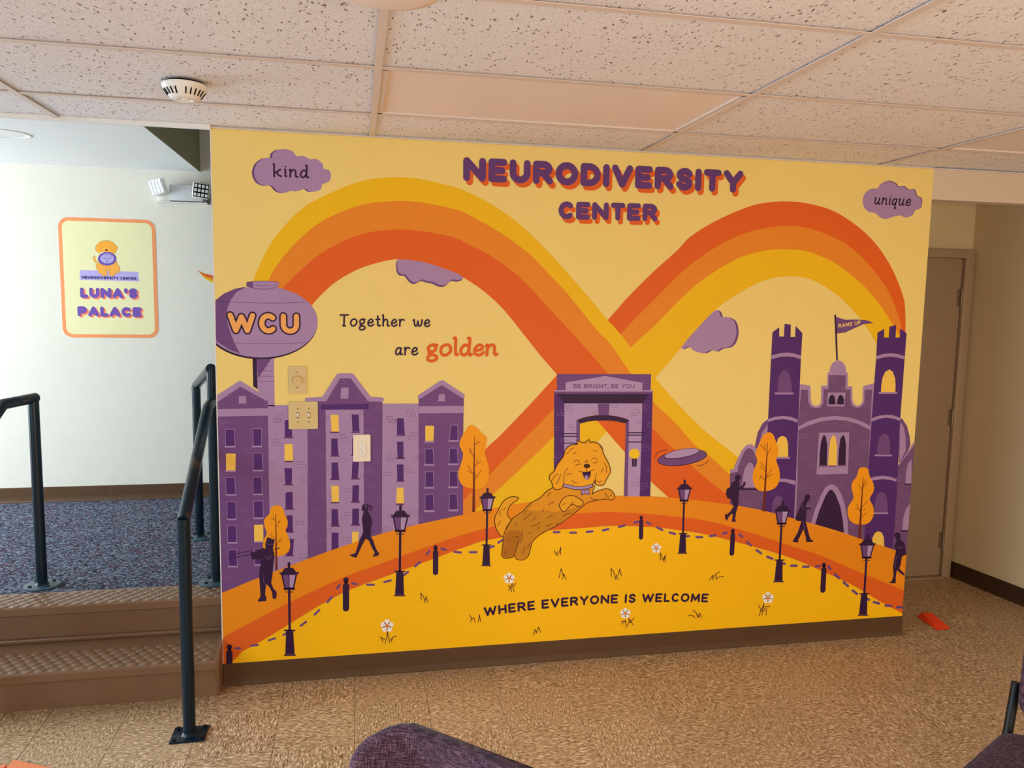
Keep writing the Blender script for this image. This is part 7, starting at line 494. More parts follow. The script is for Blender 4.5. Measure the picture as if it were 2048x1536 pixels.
SIGN=[
['banner','banner',2,[('p',[-11833,18643,-8317,18611,-8256,17985,-11884,18006])],None],
['banner_letter','navy',4,[('s',[-11709,18109,-11709,18244,-11592,18108,-11592,18243],53)],None],
['banner_letter','navy',4,[('s',[-11433,18243,-11523,18243,-11523,18108,-11433,18108],53),('s',[-11523,18176,-11447,18175],53)],None],
['banner_letter','navy',4,[('s',[-11365,18242,-11365,18164,-11363,18149,-11358,18136,-11349,18124,-11338,18115,-11325,18109,-11311,18107,-11297,18109,-11284,18115,-11273,18124,-11264,18135,-11259,18149,-11257,18164,-11257,18242],53)],None],
['banner_letter','navy',4,[('s',[-11188,18107,-11188,18242,-11136,18241,-11131,18241,-11115,18239,-11102,18231,-11092,18220,-11089,18206,-11092,18193,-11102,18181,-11115,18174,-11131,18171,-11188,18171],53),('s',[-11136,18171,-11084,18106],53)],None],
['banner_letter','navy',4,[('s',[-10892,18173,-10894,18190,-10900,18207,-10910,18221,-10923,18231,-10938,18238,-10954,18241,-10970,18238,-10985,18232,-10998,18221,-11007,18207,-11014,18191,-11016,18173,-11014,18156,-11007,18140,-10998,18126,-10985,18115,-10970,18108,-10954,18106,-10938,18108,-10923,18114,-10910,18125,-10900,18139,-10894,18155,-10892,18173],53)],None],
['banner_letter','navy',4,[('s',[-10823,18105,-10823,18240,-10780,18240,-10780,18240,-10763,18238,-10748,18231,-10734,18220,-10724,18206,-10717,18190,-10715,18172,-10717,18155,-10724,18138,-10734,18124,-10748,18114,-10763,18107,-10780,18105,-10823,18105],53)],None],
['banner_letter','navy',4,[('s',[-10645,18104,-10645,18239],53)],None],
['banner_letter','navy',4,[('s',[-10575,18239,-10516,18104,-10458,18238],53)],None],
['banner_letter','navy',4,[('s',[-10299,18238,-10389,18238,-10389,18103,-10299,18103],53),('s',[-10389,18171,-10313,18170],53)],None],
['banner_letter','navy',4,[('s',[-10231,18102,-10231,18237,-10179,18237,-10174,18237,-10158,18234,-10144,18227,-10135,18215,-10132,18202,-10135,18188,-10144,18177,-10158,18170,-10174,18167,-10231,18167],53),('s',[-10179,18167,-10127,18102],53)],None],
['banner_letter','navy',4,[('s',[-9973,18215,-9978,18220,-9985,18228,-9993,18234,-10002,18237,-10011,18238,-10020,18237,-10031,18233,-10041,18227,-10049,18220,-10053,18212,-10055,18202,-10053,18193,-10046,18186,-10037,18180,-10027,18174,-10018,18171,-10009,18168,-10000,18165,-9990,18160,-9980,18153,-9974,18146,-9972,18137,-9973,18126,-9977,18117,-9985,18111,-9994,18105,-10004,18101,-10013,18100,-10022,18100,-10031,18103,-10040,18110,-10049,18119,-10056,18126],53)],None],
['banner_letter','navy',4,[('s',[-9898,18101,-9898,18236],53)],None],
['banner_letter','navy',4,[('s',[-9828,18236,-9731,18235],53),('s',[-9779,18235,-9779,18100],53)],None],
['banner_letter','navy',4,[('s',[-9662,18235,-9605,18156,-9547,18234],53),('s',[-9605,18156,-9605,18100],53)],None],
['banner_letter','navy',4,[('s',[-9305,18216,-9317,18226,-9330,18232,-9344,18233,-9357,18231,-9370,18224,-9381,18213,-9389,18199,-9394,18183,-9396,18166,-9394,18149,-9389,18133,-9381,18119,-9370,18108,-9357,18101,-9344,18098,-9330,18100,-9317,18106,-9305,18116],53)],None],
['banner_letter','navy',4,[('s',[-9133,18233,-9223,18233,-9223,18098,-9133,18097],53),('s',[-9223,18165,-9147,18165],53)],None],
['banner_letter','navy',4,[('s',[-9065,18097,-9065,18232,-8948,18097,-8948,18232],53)],None],
['banner_letter','navy',4,[('s',[-8880,18231,-8782,18231],53),('s',[-8831,18231,-8831,18096],53)],None],
['banner_letter','navy',4,[('s',[-8624,18230,-8714,18231,-8714,18096,-8624,18095],53),('s',[-8714,18163,-8637,18163],53)],None],
['banner_letter','navy',4,[('s',[-8556,18095,-8556,18230,-8503,18230,-8498,18230,-8482,18227,-8469,18219,-8460,18208,-8456,18194,-8460,18181,-8469,18170,-8482,18162,-8498,18160,-8556,18160],53),('s',[-8503,18160,-8451,18094],53)],None],
['dog_tail_outline','dogline',4,[('t',[-10861,19101,-10992,19266,-11034,19454,-10981,19560,-10883,19563,-10907,19457,-10854,19290,-10740,19188,-10861,19101],11)],None],
['dog_tail','doglight2',4,[('c',[-10861,19101,-10992,19266,-11034,19454,-10981,19560,-10883,19563,-10907,19457,-10854,19290,-10740,19188])],None],
['dog_body_outline','dogline',5,[('t',[-10644,19149,-10844,19038,-10862,18827,-10760,18640,-10746,18493,-10552,18434,-10536,18329,-10380,18294,-10219,18368,-10191,18611,-10092,18614,-10077,18381,-9906,18296,-9746,18347,-9722,18474,-9482,18522,-9458,18650,-9431,18862,-9563,19071,-9654,19280,-10141,19478,-10644,19149],11)],None],
['dog_body','dogmid2',5,[('c',[-10644,19149,-10844,19038,-10862,18827,-10760,18640,-10746,18493,-10552,18434,-10536,18329,-10380,18294,-10219,18368,-10191,18611,-10092,18614,-10077,18381,-9906,18296,-9746,18347,-9722,18474,-9482,18522,-9458,18650,-9431,18862,-9563,19071,-9654,19280,-10141,19478])],None],
['dog_head_outline','dogline',6,[('t',[-10357,20564,-10496,20528,-10656,20429,-10799,20257,-10874,20087,-10831,19921,-10717,19819,-10641,19758,-10520,19867,-10403,19849,-10247,19811,-10010,19839,-9853,19823,-9736,19763,-9613,19914,-9546,20126,-9524,20190,-9676,20354,-9790,20476,-9984,20575,-10101,20582,-10220,20568,-10357,20564],11)],None],
['dog_head','doghead2',6,[('c',[-10357,20564,-10496,20528,-10656,20429,-10799,20257,-10874,20087,-10831,19921,-10717,19819,-10641,19758,-10520,19867,-10403,19849,-10247,19811,-10010,19839,-9853,19823,-9736,19763,-9613,19914,-9546,20126,-9524,20190,-9676,20354,-9790,20476,-9984,20575,-10101,20582,-10220,20568])],None],
['dog_line','dogline',7,[('t',[-10544,20265,-10570,20096,-10517,19930],9),('t',[-9838,20244,-9864,20054,-9831,19886],9),('t',[-10461,20131,-10392,20154,-10334,20124],9),('t',[-10087,20152,-10018,20175,-9960,20146],9),('t',[-10354,20648,-10317,20586,-10259,20567],9),('t',[-10102,20572,-10120,20623,-10076,20635],9),('t',[-10281,18842,-10292,18546],9),('t',[-10045,18847,-10063,18593],9),('t',[-10457,18331,-10455,18383],9),('t',[-9885,18322,-9883,18375],9)],None],
['dog_nose','dognose',8,[('p',[-10123,19973,-10130,19950,-10148,19930,-10174,19917,-10204,19911,-10234,19915,-10259,19927,-10275,19946,-10280,19968,-10274,19991,-10256,20010,-10230,20024,-10200,20029,-10170,20026,-10145,20014,-10128,19995])],None],
['disc_rim','signpurple',9,[('p',[-9616,19422,-9627,19345,-9655,19269,-9699,19198,-9757,19133,-9828,19077,-9910,19031,-10000,18996,-10095,18973,-10192,18964,-10289,18968,-10383,18986,-10470,19016,-10548,19059,-10615,19112,-10668,19173,-10707,19242,-10729,19316,-10735,19392,-10724,19469,-10696,19544,-10652,19615,-10594,19680,-10523,19736,-10442,19783,-10353,19818,-10258,19840,-10161,19850,-10064,19846,-9970,19828,-9883,19798,-9805,19756,-9737,19704,-9683,19642,-9644,19573,-9622,19499])],None],
['disc_face','banner',10,[('p',[-9773,19441,-9783,19378,-9808,19317,-9848,19261,-9900,19211,-9962,19170,-10033,19138,-10110,19118,-10189,19110,-10268,19114,-10343,19130,-10411,19158,-10471,19196,-10520,19244,-10555,19298,-10575,19357,-10581,19420,-10571,19482,-10546,19543,-10507,19599,-10455,19649,-10392,19690,-10322,19722,-10245,19742,-10166,19751,-10088,19747,-10013,19731,-9944,19703,-9884,19665,-9835,19618,-9800,19563,-9779,19504])],None],
['disc_emblem','navy',11,[('t',[-10176,19582,-10222,19675,-10310,19694,-10410,19639,-10453,19532,-10418,19428,-10341,19378,-10290,19432,-10306,19515,-10354,19556],15),('t',[-10176,19582,-10124,19678,-10034,19702,-9937,19652,-9892,19548,-9935,19441,-10006,19386,-10053,19438,-10031,19523,-9980,19566],15),('t',[-10278,19474,-10253,19348,-10190,19192],15),('t',[-10062,19480,-10102,19352,-10174,19192],15),('t',[-10260,19443,-10202,19413],15),('t',[-10083,19448,-10143,19414],15),('p',[-10135,19204,-10141,19189,-10159,19178,-10183,19173,-10206,19176,-10223,19187,-10229,19201,-10222,19216,-10205,19228,-10181,19232,-10157,19229,-10140,19218])],None],
['letter_shadow','salmon',2,[('s',[-11666,17311,-11666,16872,-11399,16872],226)],None],
['letter_shadow','salmon',2,[('s',[-11116,17312,-11116,17058,-11109,17010,-11089,16965,-11058,16927,-11016,16898,-10968,16880,-10916,16874,-10864,16880,-10815,16899,-10774,16928,-10742,16966,-10722,17011,-10715,17058,-10715,17313],226)],None],
['letter_shadow','salmon',2,[('s',[-10433,16875,-10433,17314,-9994,16876,-9994,17315],226)],None],
['letter_shadow','salmon',2,[('s',[-9712,16876,-9496,17316,-9281,16877],226),('s',[-9617,17008,-9376,17009],226)],None],
['letter_shadow','salmon',2,[('s',[-8998,17317,-8998,17207],226)],None],
['letter_shadow','salmon',2,[('s',[-8405,17248,-8424,17266,-8451,17291,-8481,17309,-8511,17319,-8545,17322,-8579,17318,-8616,17306,-8655,17288,-8683,17265,-8698,17237,-8703,17206,-8696,17177,-8673,17154,-8637,17133,-8602,17116,-8569,17105,-8536,17097,-8503,17085,-8468,17068,-8432,17048,-8409,17024,-8402,16994,-8407,16961,-8422,16932,-8448,16909,-8484,16891,-8520,16879,-8553,16874,-8586,16874,-8618,16883,-8651,16906,-8684,16936,-8706,16958],226)],None],
['letter','signpurple',3,[('s',[-11776,17401,-11776,16962,-11509,16962],226)],None],
['letter','signpurple',3,[('s',[-11226,17402,-11226,17148,-11219,17100,-11199,17055,-11168,17017,-11126,16988,-11078,16970,-11026,16964,-10974,16970,-10925,16989,-10884,17018,-10852,17056,-10832,17101,-10825,17148,-10825,17403],226)],None],
['letter','signpurple',3,[('s',[-10543,16965,-10543,17404,-10104,16966,-10104,17405],226)],None],
['letter','signpurple',3,[('s',[-9822,16966,-9606,17406,-9391,16967],226),('s',[-9727,17098,-9486,17099],226)],None],
['letter','signpurple',3,[('s',[-9108,17407,-9108,17297],226)],None],
['letter','signpurple',3,[('s',[-8515,17338,-8534,17356,-8561,17381,-8591,17399,-8621,17409,-8655,17412,-8689,17408,-8726,17396,-8765,17378,-8793,17355,-8808,17327,-8813,17296,-8806,17267,-8783,17244,-8747,17223,-8712,17206,-8679,17195,-8646,17187,-8613,17175,-8578,17158,-8542,17138,-8519,17114,-8512,17084,-8517,17051,-8532,17022,-8558,16999,-8594,16981,-8630,16969,-8663,16964,-8696,16964,-8728,16973,-8761,16996,-8794,17026,-8816,17048],226)],None],
['letter_shadow','salmon',2,[('s',[-11872,15664,-11872,16094,-11694,16094,-11666,16094,-11609,16084,-11561,16058,-11528,16019,-11517,15973,-11528,15927,-11561,15888,-11609,15862,-11666,15853,-11872,15853],222)],None],
['letter_shadow','salmon',2,[('s',[-11232,15662,-11008,16092,-10784,15661],222),('s',[-11133,15791,-10883,15791],222)],None],
['letter_shadow','salmon',2,[('s',[-10499,16091,-10499,15661,-10221,15660],222)],None],
['letter_shadow','salmon',2,[('s',[-9936,15660,-9712,16089,-9488,15658],222),('s',[-9837,15788,-9587,15788],222)],None],
['letter_shadow','salmon',2,[('s',[-8855,16032,-8899,16063,-8949,16082,-9002,16087,-9054,16079,-9103,16056,-9145,16022,-9176,15978,-9196,15927,-9203,15873,-9196,15818,-9176,15768,-9145,15723,-9103,15689,-9054,15667,-9002,15658,-8949,15662,-8899,15681,-8855,15712],222)],None],
['letter_shadow','salmon',2,[('s',[-8177,16086,-8517,16087,-8517,15656,-8177,15656],222),('s',[-8517,15871,-8228,15871],222)],None],
['letter','signpurple',3,[('s',[-11982,15754,-11982,16184,-11804,16184,-11776,16184,-11719,16174,-11671,16148,-11638,16109,-11627,16063,-11638,16017,-11671,15978,-11719,15952,-11776,15943,-11982,15943],222)],None],
['letter','signpurple',3,[('s',[-11342,15752,-11118,16182,-10894,15751],222),('s',[-11243,15881,-10993,15881],222)],None],
['letter','signpurple',3,[('s',[-10609,16181,-10609,15751,-10331,15750],222)],None],
['letter','signpurple',3,[('s',[-10046,15750,-9822,16179,-9598,15748],222),('s',[-9947,15878,-9697,15878],222)],None],
['letter','signpurple',3,[('s',[-8965,16122,-9009,16153,-9059,16172,-9112,16177,-9164,16169,-9213,16146,-9255,16112,-9286,16068,-9306,16017,-9313,15963,-9306,15908,-9286,15858,-9255,15813,-9213,15779,-9164,15757,-9112,15748,-9059,15752,-9009,15771,-8965,15802],222)],None],
['letter','signpurple',3,[('s',[-8287,16176,-8627,16177,-8627,15746,-8287,15746],222),('s',[-8627,15961,-8338,15961],222)],None]]
SWOOSH=[
['yellow_stripe','yellow',1,[('p',[-4525,18687,-4155,18247,-3558,17927,-2891,17723,-2879,18325,-3550,18310,-4150,18464])],None],
['orange_stripe','orange',2,[('p',[-4586,18752,-4152,18364,-3554,18110,-2886,17991,-2877,18392,-3548,18377,-4149,18530])],None],
['red_stripe','red',3,[('p',[-4632,18801,-4147,18580,-3546,18460,-2876,18425,-2881,18191,-3551,18260,-4151,18430])],None]]

mural=thing('wall_mural_print','large printed wall mural of a campus under an infinity rainbow with title lettering','mural',(0,0,0))
box('backing_sheet',(0.0005,-.0012,.1012),(WX-.0005,-.0001,H-.002),pm('cream'),mural)
RECT=(.0006,WX-.0006,.1013,H-.01)
Y0=-.0012
from collections import Counter
for nm,lb,subs in MURAL:
    if len(subs)==1 and subs[0][0] is None:
        s=subs[0]; printed(nm,s[1],s[2],s[3],mural,Y0,RECT,lb); continue
    pe=bpy.data.objects.new(nm,None); COLL.objects.link(pe); pe.parent=mural; pe.empty_display_size=.05
    if lb: pe['label']=lb
    for sn,col,lay,shs,sl in subs: printed(sn,col,lay,shs,pe,Y0,RECT,split=not sn.startswith('letter'))
# --- sign and ribbon on the landing wall
sign=thing('wall_sign','pale yellow rounded wall sign with an orange border and a sitting dog','sign',(0,0,0))
cx,cz=(-1.303-.717)/2,(1.425+2.201)/2
plateY('border',rrect(cx,cz,.586,.776,.062),YB-.0014,YB-.0001,pm('signorange'),sign)
plateY('panel',rrect(cx,cz,.586-.044,.776-.044,.044),YB-.0018,YB-.0013,pm('signcream'),sign)
BR=(-2.5,1.5,.5,2.5)
for sn,col,lay,shs,sl in SIGN: printed(sn,col,lay,shs,sign,YB-.0018,BR,split=not sn.startswith('letter') and not sn.startswith('banner_letter'))
rb=thing('wall_decal','small yellow orange and red curved ribbon decal beside the mural edge','decal',(0,0,0))
for sn,col,lay,shs,sl in SWOOSH: printed(sn,col,lay,shs,rb,YB-.0004,BR)
# ================================================================== STAIRS
XL=-2.6; XR=-.012
st=thing('stairs','two brown rubber covered steps up to the carpeted landing','stairs',(0,0,0))
def step(y0,y1,z0,z1,xr):
    box('riser',(XL,y0,z0),(xr,y1,z1-.04),stair_m,st)
    bm=bmesh.new(); prof=[(y0-.018,z1-.04),(y0-.022,z1-.036),(y0-.022,z1-.006),(y0-.016,z1),(y1,z1),(y1,z1-.04)]
    A=[bm.verts.new((XL,a,b)) for a,b in prof]; B=[bm.verts.new((xr+.004,a,b)) for a,b in prof]; k=len(prof)
    for i in range(k): bm.faces.new((A[i],A[(i+1)%k],B[(i+1)%k],B[i]))
    bm.faces.new(A); bm.faces.new(B[::-1])
    finish('tread',bm,stair_m,st,True)
step(-.09,.23,0,.165,XR)
step(.212,.37,.1651,FZ+.003,XR)
# skirt and cove
bm=bmesh.new(); bx(bm,(XL,.195,.1652),(XR,.2115,.185)); finish('cove',bm,stair_m,st,bevel=.006)
bm=bmesh.new(); 
vs=[(-.010,-.092,0),(-.010,-.115,.125),(-.010,-.115,.168),(-.010,.0,.215),(-.010,.0,0)]
A=[bm.verts.new(v) for v in vs]; B=[bm.verts.new((v[0]+.008,v[1]+.004 if v[1]<0 else v[1],v[2])) for v in vs]
bm.faces.new(A);bm.faces.new(B[::-1])
for i in range(5): bm.faces.new((A[i],A[(i+1)%5],B[(i+1)%5],B[i]))
finish('end_skirt',bm,stair_m,st)
def discs(y0,rows,z,x0,x1_,dy=.042,dx=.046,skip=()):
    bm=bmesh.new()
    for r_ in range(rows):
        x=x0+(dx/2 if r_%2 else 0)
        while x<x1_:
            prof=[(.0195,0),(.0185,.0022),(.016,.0032)]; rings=[]
            for rr,zz in prof: rings.append([bm.verts.new((x+rr*math.cos(2*math.pi*j/12),y0+r_*dy+rr*math.sin(2*math.pi*j/12),z+zz)) for j in range(12)])
            for A_,B_ in zip(rings,rings[1:]):
                for j in range(12): bm.faces.new((A_[j],A_[(j+1)%12],B_[(j+1)%12],B_[j]))
            bm.faces.new(rings[-1]); x+=dx
    o=finish('raised_disc',bm,stair_m,st,True); o['kind']='stuff'
discs(-.082,6,.165,-2.2,-.03,.033,.05)
discs(.216,5,FZ+.003,-2.2,-.03,.0325,.05)
# ================================================================== HANDRAILS
RR=.0235
def flange(par,c,square=False):
    if square:
        bm=bmesh.new(); bx(bm,(c[0]-.065,c[1]-.055,c[2]),(c[0]+.065,c[1]+.055,c[2]+.008)); finish('floor_plate',bm,rail_m,par,True,bevel=.002)
        off=[(-.05,-.042),(.05,-.042),(-.05,.042),(.05,.042)]
    else:
        lathe('floor_plate',[(0,0),(.078,0),(.078,.005),(.07,.008),(0,.008)],c,flange_m,par); off=[(.055*math.cos(R(45+90*k)),.055*math.sin(R(45+90*k))) for k in range(4)]
    for a,b in off: cyl('bolt',(c[0]+a,c[1]+b,c[2]+.006),(c[0]+a,c[1]+b,c[2]+.014),.008,black_m,par,8)
    lathe('weld_collar',[(RR,.008),(RR+.008,.008),(RR+.002,.016),(RR,.018)],c,rail_m,par,20)
rA=thing('handrail','teal painted steel handrail sloping down to a square plate on the tiled floor','handrail',(0,0,0))
a0=(-.066,-.392,0)
flange(rA,a0,True)
tube('post',[(a0[0],a0[1],.008),(-.064,-.398,.87)],RR,rail_m,rA)
tube('sloped_rail',[(-.064,-.398,.862),(-.0805,.16,1.165),(-.082,.215,1.193),(-.084,.26,1.207),(-.086,.31,1.21),(-.088,.36,1.212)],RR,railw_m,rA)
rB=thing('guard_rail','teal guard rail on the carpet beside the mural edge, with two posts','handrail',(0,0,0))
for c in ((-.09,.39,FZ+.0068),(-.307,1.16,FZ+.001)): flange(rB,c)
tube('post',[(-.088,.39,FZ+.008),(-.088,.39,1.37)],RR,rail_m,rB)
tube('post',[(-.307,1.16,FZ+.008),(-.307,1.16,1.205)],RR,rail_m,rB)
tube('top_rail',[(-.307,1.175,1.208),(-.088,.375,1.372)],RR,rail_m,rB)
rC=thing('handrail','teal painted steel handrail at the left with a worn top bend','handrail',(0,0,0))
flange(rC,(-.887,.475,FZ+.001)); flange(rC,(-.965,-.392,0),True)
tube('post',[(-.887,.475,FZ+.008),(-.887,.475,1.222)],RR,rail_m,rC)
tube('top_rail',[(-.887,.499,1.225),(-.932,.27,1.225),(-.958,-.398,.866)],RR,railw_m,rC)
tube('post',[(-.965,-.392,.008),(-.959,-.398,.872)],RR,rail_m,rC)
# ================================================================== WALL PLATES
def screws(par,lst,y,m=screw_m,r=.0032):
    for x,z in lst: cyl('screw',(x,y,z),(x,y-.0012,z),r,m,par,10)
d=thing('dimmer_switch','single tan wall plate with a round rotary dimmer, above the double switch','switch')
plateY('plate',rrect(.330,1.356,.074,.118,.004,3),-.008,-.0035,ivory_m,d,.002)
screws(d,[(.330,1.389),(.330,1.323)],-.008)
def diskY(name,cx,cz,r,y0,y1,m,par,seg=28): return cyl(name,(cx,y0,cz),(cx,y1,cz),r,m,par,seg)
k0=diskY('dial_ring',.330,1.356,.0205,-.008,-.011,ivory_m,d); k1=diskY('dial_knob',.330,1.356,.0165,-.011,-.024,chrome_m,d,16)
bm=bmesh.new()
for a in range(8):
    t=2*math.pi*a/8; bx(bm,(-.0012,-.0262,.002),(.0012,-.024,.015)); 
    bmesh.ops.rotate(bm,verts=bm.verts[-8:],cent=(0,0,0),matrix=Matrix.Rotation(t,3,'Y'))
bmesh.ops.translate(bm,verts=bm.verts,vec=(.330,0,1.356)); finish('dial_ridges',bm,chrome_m,d)
d=thing('light_switch','double tan wall plate with two small toggle switches','switch')
plateY('plate',rrect(.3525,1.202,.123,.120,.004,3),-.008,-.0035,ivory_m,d,.002)
for x in (.330,.376):
    plateY('toggle_slot',rrect(x,1.203,.011,.026,.001,2),-.0086,-.0078,screw_m,d)
    bm=bmesh.new(); bx(bm,(x-.004,-.017,1.196),(x+.004,-.0084,1.213)); finish('toggle',bm,white_m,d,True,bevel=.0015)
screws(d,[(x,z) for x in (.330,.376) for z in (1.231,1.173)],-.008)
d=thing('control_keypad','white wall keypad with small arrow buttons, right of the tan switches','switch')
plateY('plate',rrect(.6015,1.053,.075,.119,.004,3),-.009,-.0035,lightpl_m,d,.002)
plateY('keypad_recess',rrect(.604,1.050,.035,.068,.001,2),-.0096,-.0088,ivory_m,d)
plateY('keypad_face',rrect(.604,1.050,.033,.066,.001,2),-.0102,-.0090,lightpl_m,d)
for z,h_ in ((1.071,.015),(1.053,.013),(1.035,.015)):
    plateY('button',rrect(.604,z,.026,h_,.0015,2),-.0125,-.0100,white_m,d,.0006)
for z,s_ in ((1.071,1),(1.035,-1)):
    bm=bmesh.new(); v=[bm.verts.new(p) for p in ((.6015,-.0128,z-.0015*s_),(.6065,-.0128,z-.0015*s_),(.604,-.0128,z+.0022*s_))]; bm.faces.new(v); finish('arrow_mark',bm,gap_m,d)
diskY('indicator',.5975,1.053,.0014,-.0125,-.0132,gap_m,d,10)
plateY('lower_bar',rrect(.604,1.0225,.027,.006,.001,2),-.0122,-.0100,white_m,d)
screws(d,[(.6015,1.103),(.6015,1.004)],-.009,white_m)
# ================================================================== EMERGENCY LIGHT
e=thing('emergency_light','white twin-head emergency light high on the landing wall','emergency light',(0,0,0))
box('housing',(-.612,YB-.062,2.325),(-.405,YB-.001,2.428),grey_m,e,.004)
box('bracket_left',(-.688,YB-.05,2.318),(-.612,YB-.001,2.375),white_m,e,.004)
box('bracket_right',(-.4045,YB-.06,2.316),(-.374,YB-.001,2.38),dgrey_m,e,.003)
box('lower_edge',(-.69,YB-.066,2.312),(-.38,YB-.001,2.3185),white_m,e)
def head(cx,cz,rz,rx,ry,dark):
    bm=bmesh.new(); bx(bm,(-.052,-.02,-.05),(.052,.02,.05)); o=finish('lamp_head',bm,white_m,e,True,bevel=.012)
    o.location=(cx,YB-.085,cz); o.rotation_euler=(rx,ry,rz)
    bm=bmesh.new(); bx(bm,(-.046,-.0215,-.043),(.046,-.0195,.043)); finish('lens_backing',bm,gap_m if dark else grey_m,o)
    for i in range(4):
        for j in range(3):
            x=-.034+i*.0226; z=-.028+j*.028
            bm=bmesh.new(); bx(bm,(x-.008,-.0245,z-.0095),(x+.008,-.021,z+.0095)); finish('lens_cell',bm,glass_m,o,bevel=.002)
    c=cyl('swivel',(0,.02,-.02),(0,.055,-.03),.014,white_m,o)
head(-.672,2.405,R(-22),R(8),R(-14),False)
head(-.412,2.392,R(14),R(4),R(6),True)
# ================================================================== SMOKE DETECTOR, ROUND LIGHTS
sd=thing('smoke_detector','round white smoke detector on the tiled ceiling','smoke detector',(.035,-.675,H))
lathe('mounting_ring',[(0,0),(.063,0),(.063,-.004),(.06,-.006)],(0,0,0),gap_m,sd)
lathe('cover',[(.069,-.005),(.071,-.010),(.068,-.016),(.056,-.034),(.046,-.048),(.040,-.052),(.026,-.053),(.022,-.047),(0,-.047)],(0,0,0),white_m,sd)
for k in range(24):
    t=2*math.pi*k/24
    if k%6==0: continue
    bm=bmesh.new(); cylb(bm,(.0635*math.cos(t),.0635*math.sin(t),-.0245),(.0515*math.cos(t),.0515*math.sin(t),-.0425),.0022,6); finish('vent_slot',bm,gap_m,sd)
cyl('test_button',(.0,-.0,-.0471),(.0,-.0,-.054),.012,white_m,sd)
rl=thing('round_light','round ceiling dome light at the top edge, left of the middle','ceiling light',(.645,-1.738,H))
lathe('base_ring',[(0,0),(.135,0),(.135,-.012),(.12,-.014)],(0,0,0),white_m,rl)
lathe('dome',[(.128,-.012),(.13,-.03),(.118,-.047),(.09,-.054),(0,-.056)],(0,0,0),diff_m,rl)
cl=thing('recessed_light','round recessed light trim in the white landing ceiling','ceiling light',(-1.195,1.10,2.525))
lathe('trim_ring',[(.118,0),(.12,-.004),(.105,-.006),(.098,-.001),(.095,0)],(0,0,0),white_m,cl)
lathe('lens',[(0,-.001),(.097,-.001),(.097,0)],(0,0,0),soff_m,cl)
# ================================================================== DOOR
dr=struct(box('door_1',(3.42,.744,.012),(4.232,.759,2.012),door_m))
box('door_jamb',(4.236,.722,0),(4.297,.7595,2.066),frame_m,dr,.002)
box('door_head',(3.402,.722,2.016),(4.2355,.7595,2.066),frame_m,dr,.002)
box('door_shadow_gap',(4.2322,.748,.012),(4.2358,.7592,2.016),gap_m,dr)
box('threshold',(3.42,.70,.0005),(4.235,.7595,.011),frame_m,dr,.003)
for z in (.24,1.03,1.775):
    bm=bmesh.new(); cylb(bm,(4.234,.735,z-.055),(4.234,.735,z+.055),.0075,10); bx(bm,(4.212,.7405,z-.05),(4.2335,.7438,z+.05)); finish('hinge',bm,hinge_m,dr,True)
for z in (1.72,1.83): pass
# ================================================================== ORANGE WEDGE on the floor
ow=thing('door_wedge','small folded orange piece lying on the tiles before the door','wedge',(0,0,0))
bm=bmesh.new()
P3=[(3.640,.190,.001),(3.604,.012,.001),(3.690,.016,.001),(3.735,.165,.001),(3.652,.178,.03),(3.694,.150,.034)]
v=[bm.verts.new(p) for p in [(3.632,.192,.002),(3.606,.006,.002),(3.700,.016,.002),(3.742,.17,.002),(3.690,.155,.036),(3.648,.170,.03)]]
for f in ((0,1,5),(1,4,5),(1,2,4),(2,3,4),(3,0,5,4),(0,3,2,1)): bm.faces.new([v[i] for i in f])
finish('wedge_body',bm,orange_m,ow)
# ================================================================== CHAIRS
def pad(name,w,h,t,bulge,r,par,loc,rot=(0,0,0),n=24,mh=12,m=fab_m,curve_h=0):
    """upholstered pad standing in local xz, curved in plan, rounded corners"""
    bm=bmesh.new(); out=rrect(0,0,w,h,r,6)
    rings=[]
    def bend(x,z): return -bulge*(x/(w/2))**2 - curve_h*(z/(h/2))**2
    lv=[(.0,1),(t*.12,1.0),(t*.12,1)]
    for s_,dy in ((1,-t*.3),(1,t*.3),(.965,t*.5)):
        pass
    prof=[(.90,-t*.5),(.965,-t*.44),(1,-t*.22),(1,t*.22),(.965,t*.44),(.90,t*.5)]
    for k,dy in prof:
        ring=[]
        for x,z in out:
            d_=(1-k)*min(w,h)/2; L=math.hypot(x,z) or 1
            xx=x-(d_ if x>0 else -d_)*min(1,abs(x)/(w/2)) ; zz=z-(d_ if z>0 else -d_)*min(1,abs(z)/(h/2))
            ring.append(bm.verts.new((xx,dy+bend(xx,zz),zz)))
        rings.append(ring)
    N_=len(out)
    for A_,B_ in zip(rings,rings[1:]):
        for j in range(N_): bm.faces.new((A_[j],A_[(j+1)%N_],B_[(j+1)%N_],B_[j]))
    # faces front/back as grids of strips between left and right halves
    for ring,dy,fl_ in ((rings[0],-t*.5,False),(rings[-1],t*.5,True)):
        # inner shrinking rings so the face follows the bend
        prev=ring
        for s_ in (.8,.6,.4,.2):
            cur=[]
            for vv in ring:
                x,z=vv.co.x*s_,vv.co.z*s_; cur.append(bm.verts.new((x,dy*(1+.25*(1-s_))+bend(x,z),z)))
            for j in range(N_): bm.faces.new((prev[j],prev[(j+1)%N_],cur[(j+1)%N_],cur[j]))
            prev=cur
        c=bm.verts.new((0,dy*1.25,0))
        for j in range(N_): bm.faces.new((prev[j],prev[(j+1)%N_],c))
    o=finish(name,bm,m,par,True,angle=80); o.location=loc; o.rotation_euler=rot
    return o
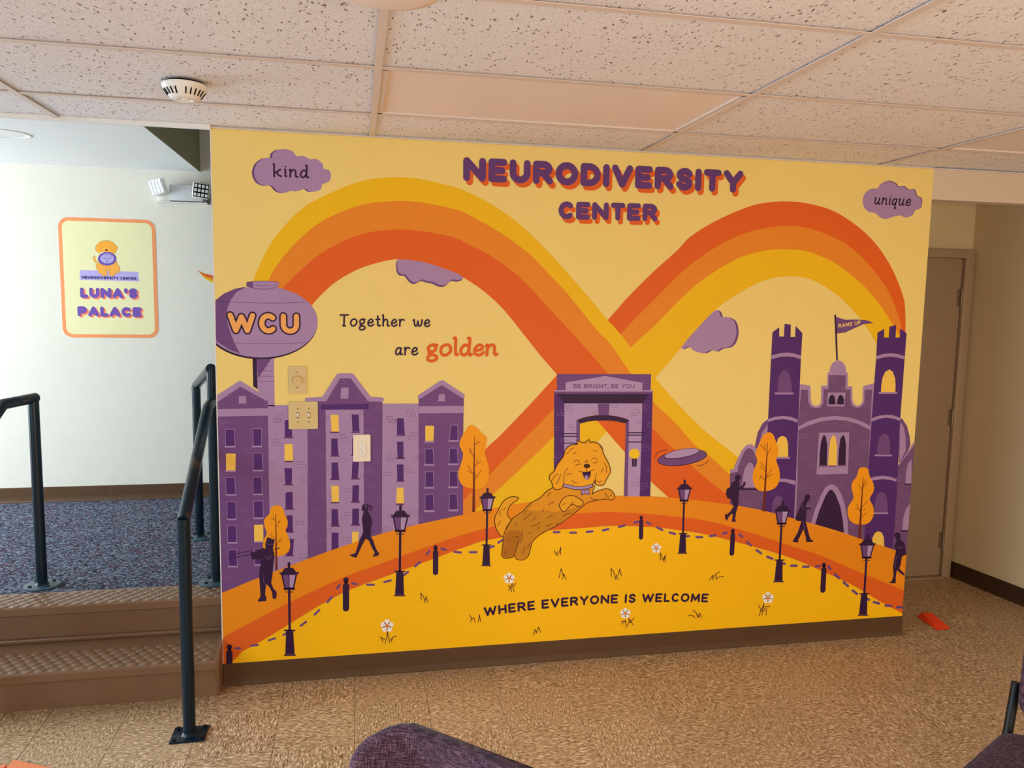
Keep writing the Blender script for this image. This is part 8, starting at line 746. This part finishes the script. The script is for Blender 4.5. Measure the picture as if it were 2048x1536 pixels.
def chair(label,loc,rz,backz=.66,backh=.4,bw=.48,bulge=.06,post=.63,sw=.5,lean=R(8),r=.1,padz=None):
    """seat faces local -y"""
    t=thing('guest_chair',label,'chair',loc,rz,None)
    s=pad('seat',sw,.48,.07,0,.07,t,(0,-.25,.44),(R(90),0,0))
    pad('backrest',bw,backh,.05,bulge,r,t,(0,.03,backz),(-lean,0,0))
    for sx in (-1,1):
        tube('back_upright',[(sx*(sw/2-.005),-.03,.40),(sx*(sw/2-.005),.0,.45),(sx*(sw/2-.008),.028,post)],.0135,black_m,t,14)
        bm=bmesh.new(); tubeb(bm,[(sx*(sw/2-.01),-.03,.42),(sx*(sw/2+.01),.02,0)],.012,12); finish('leg',bm,black_m,t,True)
        bm=bmesh.new(); tubeb(bm,[(sx*(sw/2-.02),-.44,.42),(sx*(sw/2),-.47,0)],.012,12); finish('leg',bm,black_m,t,True)
    bm=bmesh.new(); bx(bm,(-sw/2+.02,-.46,.385),(sw/2-.02,-.02,.405)); finish('seat_frame',bm,black_m,t)
    return t
c1=chair('dark purple fabric chair at the bottom centre, only its rounded backrest in view',(.812,-2.135,0),R(-43),backz=.698,backh=.36,bw=.53,bulge=.115,r=.085,post=.60)
c2=chair('purple fabric chair with a black upright, cut by the right edge',(2.602,-1.803,0),R(-62),backz=.70,backh=.36,bw=.44,bulge=.03,r=.05,post=.60,lean=R(4))
# ================================================================== TABLES
def table(label,poly,zt):
    cx=sum(p[0] for p in poly)/len(poly); cy=sum(p[1] for p in poly)/len(poly)
    t=thing('wooden_table',label,'table',(cx,cy,0))
    q=[(x-cx,y-cy) for x,y in poly]
    prism('tabletop',q,zt-.03,zt,wood_m,t,.003)
    for x,y in q: 
        x*=.8;y*=.8; cyl('leg',(x,y,.0),(x,y,zt-.03),.02,black_m,t,12)
    return t
table('orange wooden tabletop whose corner shows at the bottom left',[(-.132,-1.738),(-.17,-2.35),(.16,-2.35),(.36,-1.985)],.73)
table('second orange wooden tabletop at the far bottom left corner',[(-.139,-1.752),(-.72,-1.86),(-.72,-2.40),(-.185,-2.40)],.73)
